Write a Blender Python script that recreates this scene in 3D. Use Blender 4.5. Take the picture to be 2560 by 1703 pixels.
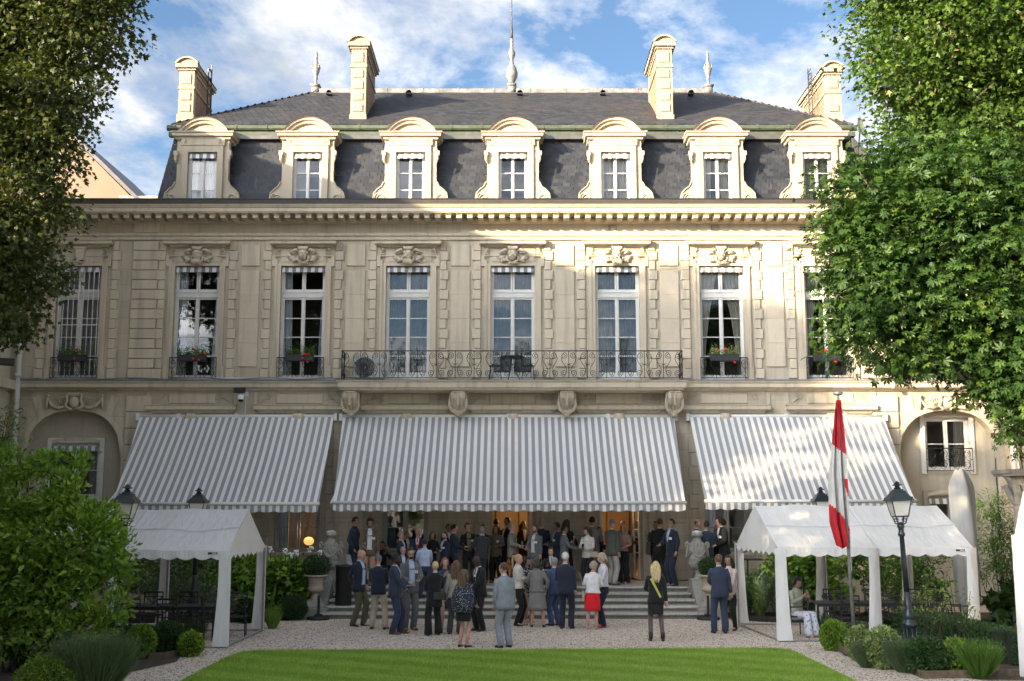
import bpy, math, random, zlib
import numpy as np
from mathutils import Vector, Matrix

R = math.radians
rng = np.random.default_rng(7)
random.seed(7)
scene = bpy.context.scene
for _o in list(bpy.data.objects):
    bpy.data.objects.remove(_o)

# ---------------------------------------------------------------- camera
EYE, FOC, HORIZON = 2.85, 2900.0, 1275.0          # metres, pixels of a 2560 wide picture
PITCH = math.atan((HORIZON - 851.5) / FOC)
cam_data = bpy.data.cameras.new('camera')
cam_data.sensor_width = 36.0
cam_data.lens = 36.0 * FOC / 2560.0
cam_data.clip_start, cam_data.clip_end = 0.1, 2000.0
cam = bpy.data.objects.new('camera', cam_data)
scene.collection.objects.link(cam)
cam.location = (0, 0, EYE)
cam.rotation_euler = (R(90) + PITCH, 0, 0)
scene.camera = cam

# ---------------------------------------------------------------- light
SUN = Vector((1.20, 1.0, -0.455)).normalized()     # the way the light travels
sun_el = math.asin(-SUN.z)
sun_az = math.atan2(-SUN.x, -SUN.y)                # compass angle of the sun seen from +Y
sd = bpy.data.lights.new('sun', 'SUN')
sd.energy = 2.0
sd.angle = R(0.55)
sd.color = (1.0, 0.77, 0.48)
sun = bpy.data.objects.new('sun', sd)
scene.collection.objects.link(sun)
sun.rotation_euler = SUN.to_track_quat('-Z', 'Y').to_euler()
sun.location = (-30, -20, 30)

world = bpy.data.worlds.new('World')
scene.world = world
world.use_nodes = True
wt = world.node_tree
wt.nodes.clear()
def wn(t, **kw):
    n = wt.nodes.new(t)
    for k, v in kw.items():
        setattr(n, k, v)
    return n
w_out = wn('ShaderNodeOutputWorld')
w_bg = wn('ShaderNodeBackground')
w_bg.inputs['Strength'].default_value = 0.15
w_sky = wn('ShaderNodeTexSky', sky_type='NISHITA', sun_disc=False)
w_sky.sun_elevation = sun_el
w_sky.sun_rotation = sun_az
w_sky.altitude = 50
w_sky.air_density = 1.0
w_sky.dust_density = 0.3
w_sky.ozone_density = 2.0
w_tc = wn('ShaderNodeTexCoord')
w_sep = wn('ShaderNodeSeparateXYZ')
wt.links.new(w_tc.outputs['Generated'], w_sep.inputs[0])
def wmath(op, a, b=None):
    n = wn('ShaderNodeMath', operation=op)
    for i, v in enumerate((a, b)):
        if v is None:
            continue
        if isinstance(v, (int, float)):
            n.inputs[i].default_value = v
        else:
            wt.links.new(v, n.inputs[i])
    return n.outputs[0]
zz = wmath('ADD', wmath('ABSOLUTE', w_sep.outputs['Z']), 0.13)
w_comb = wn('ShaderNodeCombineXYZ')
wt.links.new(wmath('DIVIDE', w_sep.outputs['X'], zz), w_comb.inputs[0])
wt.links.new(wmath('DIVIDE', w_sep.outputs['Y'], zz), w_comb.inputs[1])
SKY_GAIN, CLOUD_GAIN, HAZE_DUST = (0.165, 0.178, 0.192, 1), 0.98, 10.0
CLOUD_SHIFT = (3.7, 9.3, 3.1)
def wnoise(scale, detail, rough, shift, dist=0.0):
    m = wn('ShaderNodeMapping')
    m.inputs['Location'].default_value = shift
    m.inputs['Scale'].default_value = (1.0, 0.75, 1.0)
    wt.links.new(w_comb.outputs[0], m.inputs[0])
    n = wn('ShaderNodeTexNoise')
    n.inputs['Scale'].default_value = scale
    n.inputs['Detail'].default_value = detail
    n.inputs['Roughness'].default_value = rough
    n.inputs['Distortion'].default_value = dist
    wt.links.new(m.outputs[0], n.inputs['Vector'])
    return n.outputs['Fac']
cl_a = wnoise(2.3, 8.0, 0.63, CLOUD_SHIFT, 0.2)
cl_b = wnoise(3.2, 5.0, 0.6, (7.3, 2.2, 1.0))
cl_ramp = wn('ShaderNodeValToRGB')
cl_ramp.color_ramp.elements[0].position = 0.425
cl_ramp.color_ramp.elements[1].position = 0.585
wt.links.new(cl_a, cl_ramp.inputs[0])
cc_ramp = wn('ShaderNodeValToRGB')                 # cloud bodies: grey undersides to white
cc_ramp.color_ramp.elements[0].position = 0.36
cc_ramp.color_ramp.elements[0].color = (0.50, 0.53, 0.59, 1)
cc_ramp.color_ramp.elements[1].position = 0.68
cc_ramp.color_ramp.elements[1].color = (1.08, 1.05, 1.0, 1)
wt.links.new(cl_b, cc_ramp.inputs[0])
# clouds take their brightness from hazy air in the same direction: brighter towards the sun
w_haze = wn('ShaderNodeTexSky', sky_type='NISHITA', sun_disc=False)
w_haze.sun_elevation = sun_el
w_haze.sun_rotation = sun_az
w_haze.altitude = 50
w_haze.dust_density = HAZE_DUST
w_bw = wn('ShaderNodeRGBToBW')
wt.links.new(w_haze.outputs[0], w_bw.inputs[0])
w_cl = wn('ShaderNodeMixRGB', blend_type='MULTIPLY')
w_cl.inputs[0].default_value = 1.0
wt.links.new(wmath('MULTIPLY', w_bw.outputs[0], CLOUD_GAIN), w_cl.inputs[1])
wt.links.new(cc_ramp.outputs[0], w_cl.inputs[2])
w_mix = wn('ShaderNodeMixRGB')
wt.links.new(cl_ramp.outputs[0], w_mix.inputs[0])
w_gain = wn('ShaderNodeMixRGB', blend_type='MULTIPLY')
w_gain.inputs[0].default_value = 1.0
w_gain.inputs[2].default_value = SKY_GAIN
wt.links.new(w_sky.outputs[0], w_gain.inputs[1])
wt.links.new(w_gain.outputs[0], w_mix.inputs[1])
wt.links.new(w_cl.outputs[0], w_mix.inputs[2])
wt.links.new(w_mix.outputs[0], w_bg.inputs['Color'])
wt.links.new(w_bg.outputs[0], w_out.inputs[0])

scene.view_settings.view_transform = 'Standard'
scene.view_settings.look = 'None'
scene.view_settings.gamma = 1.0
scene.view_settings.exposure = 2.96
scene.view_settings.use_curve_mapping = False
try:
    scene.cycles.max_bounces = 4
    scene.cycles.diffuse_bounces = 2
    scene.cycles.glossy_bounces = 3
    scene.cycles.transmission_bounces = 4
    scene.cycles.transparent_max_bounces = 24
    scene.cycles.use_denoising = True
    scene.cycles.use_adaptive_sampling = True
    scene.cycles.adaptive_threshold = 0.015
    scene.cycles.use_light_tree = False
    scene.cycles.sample_clamp_indirect = 6.0
    scene.cycles.caustics_reflective = False
    scene.cycles.caustics_refractive = False
except Exception:
    pass

# ---------------------------------------------------------------- picture -> place
_cp, _sp = math.cos(PITCH), math.sin(PITCH)
def ray(x, y):
    u, v = (x - 1280.0) / FOC, (851.5 - y) / FOC
    return u, _cp - v * _sp, _sp + v * _cp
def PX(x, y, Y):
    """point of an upright plane at distance Y"""
    d = ray(x, y); t = Y / d[1]
    return t * d[0], EYE + t * d[2]
def GX(x, y, z=0.0):
    """point of a level plane at height z"""
    d = ray(x, y); t = (z - EYE) / d[2]
    return t * d[0], t * d[1]

# ---------------------------------------------------------------- object helpers
COL = scene.collection
def new_mesh(name, verts, faces, mats, fmat=None, smooth=False, attr=None):
    me = bpy.data.meshes.new(name)
    if isinstance(verts, np.ndarray):
        verts = verts.tolist()
    if isinstance(faces, np.ndarray):
        faces = faces.tolist()
    me.from_pydata(verts, [], faces)
    if not isinstance(mats, (list, tuple)):
        mats = [mats]
    for m in mats:
        me.materials.append(m)
    if fmat is not None:
        me.polygons.foreach_set('material_index', np.asarray(fmat, dtype=np.int32))
    if smooth:
        me.polygons.foreach_set('use_smooth', np.ones(len(me.polygons), dtype=bool))
    if attr is not None:
        a = me.attributes.new('tint', 'FLOAT', 'FACE')
        a.data.foreach_set('value', np.asarray(attr, dtype=np.float32))
    me.update()
    return me
def link(name, me, parent=None, loc=(0, 0, 0), rot=(0, 0, 0), scale=(1, 1, 1)):
    o = bpy.data.objects.new(name, me)
    o.location = loc
    o.rotation_euler = rot
    o.scale = scale if isinstance(scale, (tuple, list)) else (scale,) * 3
    COL.objects.link(o)
    if parent is not None:
        o.parent = parent
    return o
def tag(o, label, cat, group=None, kind=None):
    if label: o['label'] = label
    if cat: o['category'] = cat
    if group: o['group'] = group
    if kind: o['kind'] = kind
    return o
def thing(name, label, cat, loc=(0, 0, 0), rz=0.0, group=None, scale=1.0, rot=None):
    o = link(name, None, None, loc, rot or (0, 0, rz), scale)
    o.empty_display_size = 0.2
    return tag(o, label, cat, group)
def empty(name, parent, loc=(0, 0, 0), rz=0.0):
    o = link(name, None, parent, loc, (0, 0, rz))
    o.empty_display_size = 0.2
    return o
def copy_tree(o, parent=None):
    c = o.copy(); COL.objects.link(c); c.parent = parent
    for ch in list(o.children):
        copy_tree(ch, c)
    return c

class MB:
    """collects faces for one mesh"""
    def __init__(s):
        s.v, s.f, s.m = [], [], []
    def add(s, vs, fs, m=0):
        b = len(s.v)
        s.v.extend([tuple(map(float, p)) for p in vs])
        for f in fs:
            s.f.append([i + b for i in f]); s.m.append(m)
        return s
    def box(s, x0, x1, y0, y1, z0, z1, m=0):
        v = [(x0,y0,z0),(x1,y0,z0),(x1,y1,z0),(x0,y1,z0),(x0,y0,z1),(x1,y0,z1),(x1,y1,z1),(x0,y1,z1)]
        return s.add(v, [(0,3,2,1),(4,5,6,7),(0,1,5,4),(1,2,6,5),(2,3,7,6),(3,0,4,7)], m)
    def cham(s, x0, x1, y0, y1, z0, z1, c=0.012, m=0):
        """box whose front (y0) edges are chamfered"""
        v = [(x0,y1,z0),(x1,y1,z0),(x1,y1,z1),(x0,y1,z1),
             (x0,y0+c,z0),(x1,y0+c,z0),(x1,y0+c,z1),(x0,y0+c,z1),
             (x0+c,y0,z0+c),(x1-c,y0,z0+c),(x1-c,y0,z1-c),(x0+c,y0,z1-c)]
        f = [(8,9,10,11),(4,5,9,8),(5,6,10,9),(6,7,11,10),(7,4,8,11),(0,1,5,4),(1,2,6,5),(2,3,7,6),(3,0,4,7),(3,2,1,0)]
        return s.add(v, f, m)
    def tube(s, pts, r, n=5, m=0, cap=True, up=None):
        """round bar along points; r a number or list"""
        P = [Vector(p) for p in pts]
        k = len(P)
        rr = r if isinstance(r, (list, tuple)) else [r] * k
        T = []
        for i in range(k):
            t = P[min(i + 1, k - 1)] - P[max(i - 1, 0)]
            T.append(t.normalized() if t.length > 1e-9 else Vector((0, 0, 1)))
        a = Vector(up) if up else (Vector((0, 0, 1)) if abs(T[0].z) < 0.9 else Vector((1, 0, 0)))
        N = (a - T[0] * a.dot(T[0])).normalized()
        vs, fs = [], []
        for i in range(k):
            N = N - T[i] * N.dot(T[i])
            N = N.normalized() if N.length > 1e-6 else T[i].orthogonal().normalized()
            B = T[i].cross(N)
            q = rr[i]
            qa, qb = q if isinstance(q, (tuple, list)) else (q, q)
            for j in range(n):
                an = 2 * math.pi * j / n
                vs.append(P[i] + N * math.cos(an) * qa + B * math.sin(an) * qb)
        for i in range(k - 1):
            for j in range(n):
                j2 = (j + 1) % n
                fs.append((i*n+j, i*n+j2, (i+1)*n+j2, (i+1)*n+j))
        if cap:
            fs.append(tuple(range(n))[::-1]); fs.append(tuple((k-1)*n + j for j in range(n)))
        return s.add(vs, fs, m)
    def lathe(s, prof, n=14, c=(0, 0), m=0, cap=True):
        vs, fs = [], []
        for r, z in prof:
            for j in range(n):
                a = 2 * math.pi * j / n
                vs.append((c[0] + r * math.cos(a), c[1] + r * math.sin(a), z))
        for i in range(len(prof) - 1):
            for j in range(n):
                j2 = (j + 1) % n
                fs.append((i*n+j, i*n+j2, (i+1)*n+j2, (i+1)*n+j))
        if cap:
            fs.append(tuple(range(n))[::-1]); fs.append(tuple((len(prof)-1)*n + j for j in range(n)))
        return s.add(vs, fs, m)
    def rings(s, rings, m=0, cap=True):
        """loft over rings of equal count"""
        n = len(rings[0]); vs = [p for r in rings for p in r]; fs = []
        for i in range(len(rings) - 1):
            for j in range(n):
                j2 = (j + 1) % n
                fs.append((i*n+j, i*n+j2, (i+1)*n+j2, (i+1)*n+j))
        if cap:
            fs.append(tuple(range(n))[::-1]); fs.append(tuple((len(rings)-1)*n + j for j in range(n)))
        return s.add(vs, fs, m)
    def ball(s, c, r, nu=10, nv=7, m=0):
        rx, ry, rz = r if isinstance(r, (tuple, list)) else (r, r, r)
        rings = []
        for i in range(nv + 1):
            t = math.pi * (0.04 + 0.92 * i / nv)
            rings.append([(c[0]+rx*math.sin(t)*math.cos(2*math.pi*j/nu), c[1]+ry*math.sin(t)*math.sin(2*math.pi*j/nu), c[2]-rz*math.cos(t)) for j in range(nu)])
        return s.rings(rings, m)
    def extrude(s, poly, y0, y1, m=0):
        """outline in x,z pushed from y0 (front) to y1"""
        n = len(poly)
        vs = [(x, y0, z) for x, z in poly] + [(x, y1, z) for x, z in poly]
        fs = [tuple(range(n)), tuple(range(2*n-1, n-1, -1))] + [(i, i+n, (i+1) % n + n, (i+1) % n) for i in range(n)]
        return s.add(vs, fs, m)
    def moulding(s, x0, x1, prof, returns=True, m=0):
        """profile of (projection, z) run along x on the wall plane y=0; x0..x1 is the extent at zero projection"""
        L, Rr, k = [], [], len(prof)
        for p, z in prof:
            e = p if returns else 0
            L.append((x0 - e, -p, z)); Rr.append((x1 + e, -p, z))
        vs = L + Rr + [(x0 - (p if returns else 0), 0.02, z) for p, z in prof] + [(x1 + (p if returns else 0), 0.02, z) for p, z in prof]
        fs = []
        for i in range(k - 1):
            fs.append((i, k + i, k + i + 1, i + 1))
            fs.append((2*k + i, i, i + 1, 2*k + i + 1))
            fs.append((k + i, 3*k + i, 3*k + i + 1, k + i + 1))
        fs.append((0, 2*k, 3*k, k)); fs.append((k-1, 2*k-1, 4*k-1, 3*k-1))
        return s.add(vs, fs, m)
    def mesh(s, name, mats, smooth=False):
        mm = mats if isinstance(mats, (list, tuple)) else [mats]
        return new_mesh(name, s.v, s.f, mm, s.m if len(mm) > 1 else None, smooth)
    def build(s, name, mats, parent=None, smooth=False, loc=(0,0,0), rot=(0,0,0), scale=(1,1,1)):
        return link(name, s.mesh(name, mats, smooth), parent, loc, rot, scale)

def spiral(cx, cz, r0, r1, a0, turns, n=18, y=0.0):
    out = []
    for i in range(n + 1):
        t = i / n
        a = a0 + turns * 2 * math.pi * t
        r = r0 + (r1 - r0) * t
        out.append((cx + r * math.cos(a), y, cz + r * math.sin(a)))
    return out
# ---------------------------------------------------------------- materials
def _nodes(name):
    m = bpy.data.materials.new(name)
    m.use_nodes = True
    nt = m.node_tree
    return m, nt, nt.nodes['Principled BSDF'], nt.nodes['Material Output']
def _n(nt, t, **kw):
    n = nt.nodes.new(t)
    for k, v in kw.items():
        setattr(n, k, v)
    return n
def _noise(nt, vec, scale, detail=4.0, rough=0.55):
    n = _n(nt, 'ShaderNodeTexNoise')
    n.inputs['Scale'].default_value = scale
    n.inputs['Detail'].default_value = detail
    n.inputs['Roughness'].default_value = rough
    if vec is not None:
        nt.links.new(vec, n.inputs['Vector'])
    return n.outputs['Fac']
def _map(nt, vec, scale=(1,1,1), loc=(0,0,0)):
    n = _n(nt, 'ShaderNodeMapping')
    n.inputs['Scale'].default_value = scale
    n.inputs['Location'].default_value = loc
    nt.links.new(vec, n.inputs[0])
    return n.outputs[0]
def _ramp(nt, fac, stops):
    n = _n(nt, 'ShaderNodeValToRGB')
    cr = n.color_ramp
    while len(cr.elements) < len(stops):
        cr.elements.new(0.5)
    for e, (p, c) in zip(cr.elements, stops):
        e.position = p
        e.color = (c, c, c, 1) if isinstance(c, (int, float)) else tuple(c[:3]) + (1,)
    nt.links.new(fac, n.inputs[0])
    return n.outputs[0]
def _mix(nt, fac, a, b, mode='MIX'):
    n = _n(nt, 'ShaderNodeMixRGB', blend_type=mode)
    for i, v in enumerate((fac, a, b)):
        if isinstance(v, (int, float)):
            n.inputs[i].default_value = v if i == 0 else (v, v, v, 1)
        elif isinstance(v, tuple):
            n.inputs[i].default_value = tuple(v[:3]) + (1,)
        else:
            nt.links.new(v, n.inputs[i])
    return n.outputs[0]
def _coord(nt, kind='Object'):
    return _n(nt, 'ShaderNodeTexCoord').outputs[kind]
def _bump(nt, bsdf, h, strength=0.3, dist=0.02):
    b = _n(nt, 'ShaderNodeBump')
    b.inputs['Strength'].default_value = strength
    b.inputs['Distance'].default_value = dist
    nt.links.new(h, b.inputs['Height'])
    nt.links.new(b.outputs[0], bsdf.inputs['Normal'])
def _geo_pos(nt):
    return _n(nt, 'ShaderNodeNewGeometry').outputs['Position']

def plain(name, col, rough=0.6, var=0.12, scale=6.0, bump=0.0, metal=0.0, spec=0.5, rand=0.0, bscale=None):
    """one colour, mottled"""
    m, nt, b, out = _nodes(name)
    v = _coord(nt)
    f = _noise(nt, v, scale)
    c = _mix(nt, _ramp(nt, f, [(0.3, 0.0), (0.7, 1.0)]), tuple(x * (1 - var) for x in col), tuple(min(1, x * (1 + var)) for x in col))
    if rand:
        oi = _n(nt, 'ShaderNodeObjectInfo').outputs['Random']
        c = _mix(nt, 1.0, c, _ramp(nt, oi, [(0, 1 - rand), (1, 1 + rand)]), 'MULTIPLY')
    nt.links.new(c, b.inputs['Base Color'])
    b.inputs['Roughness'].default_value = rough
    b.inputs['Metallic'].default_value = metal
    b.inputs['Specular IOR Level'].default_value = spec
    if bump:
        _bump(nt, b, _noise(nt, v, bscale or scale * 6, 6.0), bump, 0.01)
    return m

def stone(name, col, joints=False, stain=0.5, rand=0.05, dirt=(0.16, 0.15, 0.13), scale=1.0):
    m, nt, b, out = _nodes(name)
    v = _geo_pos(nt)
    big = _noise(nt, _map(nt, v, (0.5*scale, 0.5*scale, 0.5*scale)), 1.3, 3)
    fine = _noise(nt, v, 14 * scale, 3)
    streak = _noise(nt, _map(nt, v, (5.0*scale, 5.0*scale, 0.35*scale)), 1.0, 3)
    c = _mix(nt, big, tuple(x * 0.80 for x in col), tuple(min(1, x * 1.12) for x in col))
    c = _mix(nt, _ramp(nt, fine, [(0.35, 0.0), (0.75, 0.22)]), c, tuple(x * 0.7 for x in col))
    c = _mix(nt, _ramp(nt, streak, [(0.50, 0.0), (0.85, stain)]), c, dirt)
    patch = _noise(nt, v, 2.2 * scale, 4, 0.7)
    c = _mix(nt, _ramp(nt, patch, [(0.52, 0.0), (0.78, 0.6 * stain)]), c, (col[0]*0.75, col[1]*0.74, col[2]*0.72))
    oi = _n(nt, 'ShaderNodeObjectInfo').outputs['Random']
    c = _mix(nt, 1.0, c, _ramp(nt, oi, [(0, 1 - rand), (1, 1 + rand)]), 'MULTIPLY')
    h = fine
    if joints:
        br = _n(nt, 'ShaderNodeTexBrick')
        br.inputs['Scale'].default_value = 1.0
        br.inputs['Mortar Size'].default_value = 0.006
        br.inputs['Mortar Smooth'].default_value = 0.3
        br.inputs['Brick Width'].default_value = 1.05
        br.inputs['Row Height'].default_value = 0.52
        br.inputs['Color1'].default_value = (1, 1, 1, 1)
        br.inputs['Color2'].default_value = (0.86, 0.855, 0.84, 1)
        br.inputs['Mortar'].default_value = (0.60, 0.59, 0.56, 1)
        sw = _n(nt, 'ShaderNodeSeparateXYZ'); nt.links.new(v, sw.inputs[0])
        cb = _n(nt, 'ShaderNodeCombineXYZ')
        ad = _n(nt, 'ShaderNodeMath', operation='ADD')
        nt.links.new(sw.outputs[0], ad.inputs[0]); nt.links.new(sw.outputs[1], ad.inputs[1])
        nt.links.new(ad.outputs[0], cb.inputs[0]); nt.links.new(sw.outputs[2], cb.inputs[1])
        nt.links.new(cb.outputs[0], br.inputs['Vector'])
        c = _mix(nt, 0.8, c, br.outputs['Color'], 'MULTIPLY')
    nt.links.new(c, b.inputs['Base Color'])
    b.inputs['Roughness'].default_value = 0.9
    b.inputs['Specular IOR Level'].default_value = 0.25
    _bump(nt, b, h, 0.25, 0.01)
    return m

LIME = (0.59, 0.52, 0.41)
M = {}
M['stone'] = stone('wall_stone', LIME, joints=True)
M['trim'] = stone('carved_stone', (0.62, 0.54, 0.42), stain=0.55)
M['dormer'] = stone('dormer_stone', (0.48, 0.415, 0.32), stain=0.65)
M['render'] = stone('grey_render', (0.46, 0.42, 0.34), stain=0.4)
M['dark_stone'] = stone('weathered_stone', (0.27, 0.255, 0.225), stain=0.8, dirt=(0.07, 0.07, 0.06), scale=2.5)
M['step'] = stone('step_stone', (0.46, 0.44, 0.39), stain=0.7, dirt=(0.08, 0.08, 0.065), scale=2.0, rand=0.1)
M['urn'] = stone('urn_stone', (0.33, 0.315, 0.28), stain=0.8, dirt=(0.10, 0.10, 0.085), scale=4.0)
M['urn_warm'] = stone('planter_stone', (0.42, 0.36, 0.28), stain=0.6, dirt=(0.14, 0.12, 0.10), scale=4.0)
M['granite'] = stone('pink_granite', (0.42, 0.35, 0.31), stain=0.6, scale=3.0)
M['peach'] = stone('peach_plaster', (0.26, 0.19, 0.145), stain=0.4)
M['white_paint'] = plain('white_window_paint', (0.66, 0.65, 0.62), 0.45, 0.06, 4)
M['grey_paint'] = plain('grey_window_paint', (0.36, 0.35, 0.31), 0.5, 0.08, 4)
M['iron'] = plain('black_iron', (0.018, 0.019, 0.021), 0.45, 0.2, 9)
M['zinc'] = plain('zinc', (0.10, 0.10, 0.11), 0.5, 0.2, 3, metal=0.3)
M['zinc_light'] = plain('weathered_zinc', (0.21, 0.205, 0.20), 0.6, 0.4, 5, metal=0.2)
M['gutter'] = plain('gutter_metal', (0.055, 0.047, 0.045), 0.6, 0.2, 3)
M['lead'] = plain('lead_cover', (0.20, 0.22, 0.24), 0.5, 0.2, 4)
M['lamp_metal'] = plain('lamp_paint', (0.017, 0.026, 0.030), 0.35, 0.2, 5)
M['steel'] = plain('galvanised_steel', (0.38, 0.39, 0.40), 0.4, 0.1, 8, metal=0.6)
M['pipe'] = plain('pipe_paint', (0.52, 0.51, 0.48), 0.5, 0.12, 3)
M['rubber'] = plain('black_rubber', (0.014, 0.014, 0.014), 0.55, 0.2, 4)
M['soil'] = plain('soil', (0.055, 0.04, 0.028), 0.95, 0.4, 9, bump=0.6)
M['wood'] = plain('edging_board', (0.12, 0.085, 0.055), 0.8, 0.3, 12, bump=0.3)
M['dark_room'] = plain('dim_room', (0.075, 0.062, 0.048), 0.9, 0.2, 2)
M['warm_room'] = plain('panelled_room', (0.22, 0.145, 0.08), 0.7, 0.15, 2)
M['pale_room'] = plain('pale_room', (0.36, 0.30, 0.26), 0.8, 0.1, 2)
M['curtain'] = plain('blue_white_curtain', (0.66, 0.70, 0.78), 0.9, 0.08, 5)
M['net'] = plain('grey_net_curtain', (0.23, 0.25, 0.27), 0.95, 0.15, 4)
M['cream_curtain'] = plain('cream_curtain', (0.52, 0.48, 0.41), 0.9, 0.08, 5)
M['plastic_grey'] = plain('grey_plastic', (0.46, 0.46, 0.44), 0.5, 0.06, 4)
M['flower_red'] = plain('red_petals', (0.62, 0.025, 0.02), 0.6, 0.2, 20)
M['flower_white'] = plain('white_petals', (0.74, 0.74, 0.66), 0.7, 0.1, 20)
M['bark'] = plain('bark', (0.13, 0.10, 0.075), 0.95, 0.45, 5, bump=0.8, bscale=14)
M['bark_dark'] = plain('dark_stems', (0.035, 0.027, 0.02), 0.95, 0.3, 8)
M['white_plastic'] = plain('white_plastic', (0.72, 0.72, 0.70), 0.4, 0.04, 5)
M['lens'] = plain('dark_lens', (0.01, 0.01, 0.012), 0.08, 0.05, 3)
M['planter_box'] = plain('dark_planter', (0.028, 0.03, 0.034), 0.55, 0.15, 4)

def copper():
    m, nt, b, out = _nodes('green_copper')
    v = _geo_pos(nt)
    f = _noise(nt, _map(nt, v, (1.5, 1.5, 3)), 2.5, 6)
    s = _noise(nt, _map(nt, v, (9, 9, 0.5)), 1.5, 4)
    c = _mix(nt, _ramp(nt, f, [(0.35, 0.0), (0.7, 1.0)]), (0.045, 0.062, 0.042), (0.085, 0.110, 0.078))
    c = _mix(nt, _ramp(nt, s, [(0.55, 0), (0.75, 0.7)]), c, (0.06, 0.06, 0.045))
    nt.links.new(c, b.inputs['Base Color'])
    b.inputs['Roughness'].default_value = 0.65
    return m
M['copper'] = copper()

def slate(name, tint=(1, 1, 1)):
    m, nt, b, out = _nodes(name)
    oi = _n(nt, 'ShaderNodeObjectInfo').outputs['Random']
    at = _n(nt, 'ShaderNodeAttribute'); at.attribute_name = 'tint'
    v = _geo_pos(nt)
    big = _noise(nt, v, 0.9, 5, 0.6)
    st = _noise(nt, _map(nt, v, (6, 6, 0.4)), 1.0, 4)
    add = _n(nt, 'ShaderNodeMath', operation='ADD')
    nt.links.new(oi, add.inputs[0]); nt.links.new(at.outputs['Fac'], add.inputs[1])
    fr = _n(nt, 'ShaderNodeMath', operation='FRACT'); nt.links.new(add.outputs[0], fr.inputs[0])
    c = _ramp(nt, fr.outputs[0], [(0, (0.040*tint[0], 0.043*tint[1], 0.050*tint[2])), (0.5, (0.062*tint[0], 0.065*tint[1], 0.076*tint[2])), (1, (0.100*tint[0], 0.100*tint[1], 0.105*tint[2]))])
    c = _mix(nt, _ramp(nt, big, [(0.45, 0), (0.7, 0.55)]), c, (0.105*tint[0], 0.092*tint[1], 0.072*tint[2]))
    c = _mix(nt, _ramp(nt, st, [(0.64, 0), (0.82, 0.55)]), c, (0.19, 0.18, 0.155))
    nt.links.new(c, b.inputs['Base Color'])
    b.inputs['Roughness'].default_value = 0.55
    b.inputs['Specular IOR Level'].default_value = 0.35
    return m
M['slate'] = slate('slate', (0.40, 0.45, 0.54))
M['slate_top'] = slate('roof_slate', (0.46, 0.47, 0.50))

def brickmat():
    m, nt, b, out = _nodes('chimney_brick')
    v = _geo_pos(nt)
    sw = _n(nt, 'ShaderNodeSeparateXYZ'); nt.links.new(v, sw.inputs[0])
    cb = _n(nt, 'ShaderNodeCombineXYZ')
    nt.links.new(sw.outputs[1], cb.inputs[0]); nt.links.new(sw.outputs[2], cb.inputs[1])
    br = _n(nt, 'ShaderNodeTexBrick')
    br.inputs['Scale'].default_value = 1.0
    br.inputs['Brick Width'].default_value = 0.23
    br.inputs['Row Height'].default_value = 0.085
    br.inputs['Mortar Size'].default_value = 0.011
    br.inputs['Color1'].default_value = (0.30, 0.15, 0.075, 1)
    br.inputs['Color2'].default_value = (0.17, 0.085, 0.055, 1)
    br.inputs['Mortar'].default_value = (0.34, 0.29, 0.22, 1)
    nt.links.new(cb.outputs[0], br.inputs['Vector'])
    nt.links.new(br.outputs['Color'], b.inputs['Base Color'])
    b.inputs['Roughness'].default_value = 0.9
    _bump(nt, b, br.outputs['Fac'], -0.4, 0.01)
    return m
M['brick'] = brickmat()

def glassmat(name, tint=(0.9, 0.92, 0.92), rough=0.02, base=0.035):
    m, nt, b, out = _nodes(name)
    nt.nodes.remove(b)
    tr = _n(nt, 'ShaderNodeBsdfTransparent'); tr.inputs[0].default_value = tint + (1,)
    gl = _n(nt, 'ShaderNodeBsdfGlossy'); gl.inputs['Roughness'].default_value = rough
    gl.inputs['Color'].default_value = (0.95, 0.97, 1.0, 1)
    lw = _n(nt, 'ShaderNodeFresnel'); lw.inputs['IOR'].default_value = 1.5
    v = _geo_pos(nt)
    bm = _n(nt, 'ShaderNodeBump'); bm.inputs['Strength'].default_value = 0.05; bm.inputs['Distance'].default_value = 0.05
    nt.links.new(_noise(nt, v, 1.6, 2), bm.inputs['Height'])
    nt.links.new(bm.outputs[0], gl.inputs['Normal'])
    ma = _n(nt, 'ShaderNodeMath', operation='MULTIPLY_ADD')
    ma.inputs[1].default_value = 1.1; ma.inputs[2].default_value = base
    nt.links.new(lw.outputs[0], ma.inputs[0])
    mx = _n(nt, 'ShaderNodeMixShader')
    nt.links.new(ma.outputs[0], mx.inputs[0]); nt.links.new(tr.outputs[0], mx.inputs[1]); nt.links.new(gl.outputs[0], mx.inputs[2])
    nt.links.new(mx.outputs[0], out.inputs[0])
    return m
M['glass'] = glassmat('window_glass')
M['drink_glass'] = glassmat('drinking_glass', (0.93, 0.95, 0.95), 0.02, 0.12)
M['frosted'] = plain('frosted_lamp_glass', (0.62, 0.60, 0.55), 0.35, 0.1, 3)
M['drink'] = plain('pale_wine', (0.55, 0.40, 0.12), 0.2, 0.05, 3)
M['orange_drink'] = plain('orange_juice', (0.75, 0.36, 0.03), 0.3, 0.05, 3)

def emit(name, col, s):
    m, nt, b, out = _nodes(name)
    b.inputs['Base Color'].default_value = tuple(col) + (1,)
    b.inputs['Emission Color'].default_value = tuple(col) + (1,)
    b.inputs['Emission Strength'].default_value = s
    v = _coord(nt)
    nt.links.new(_mix(nt, _noise(nt, v, 3.0), tuple(x*0.9 for x in col), tuple(col)), b.inputs['Base Color'])
    return m
M['lamp_glow'] = emit('lit_globe', (1.0, 0.52, 0.15), 0.16)
M['bulb'] = emit('lit_bulb', (1.0, 0.55, 0.2), 1.5)

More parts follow.
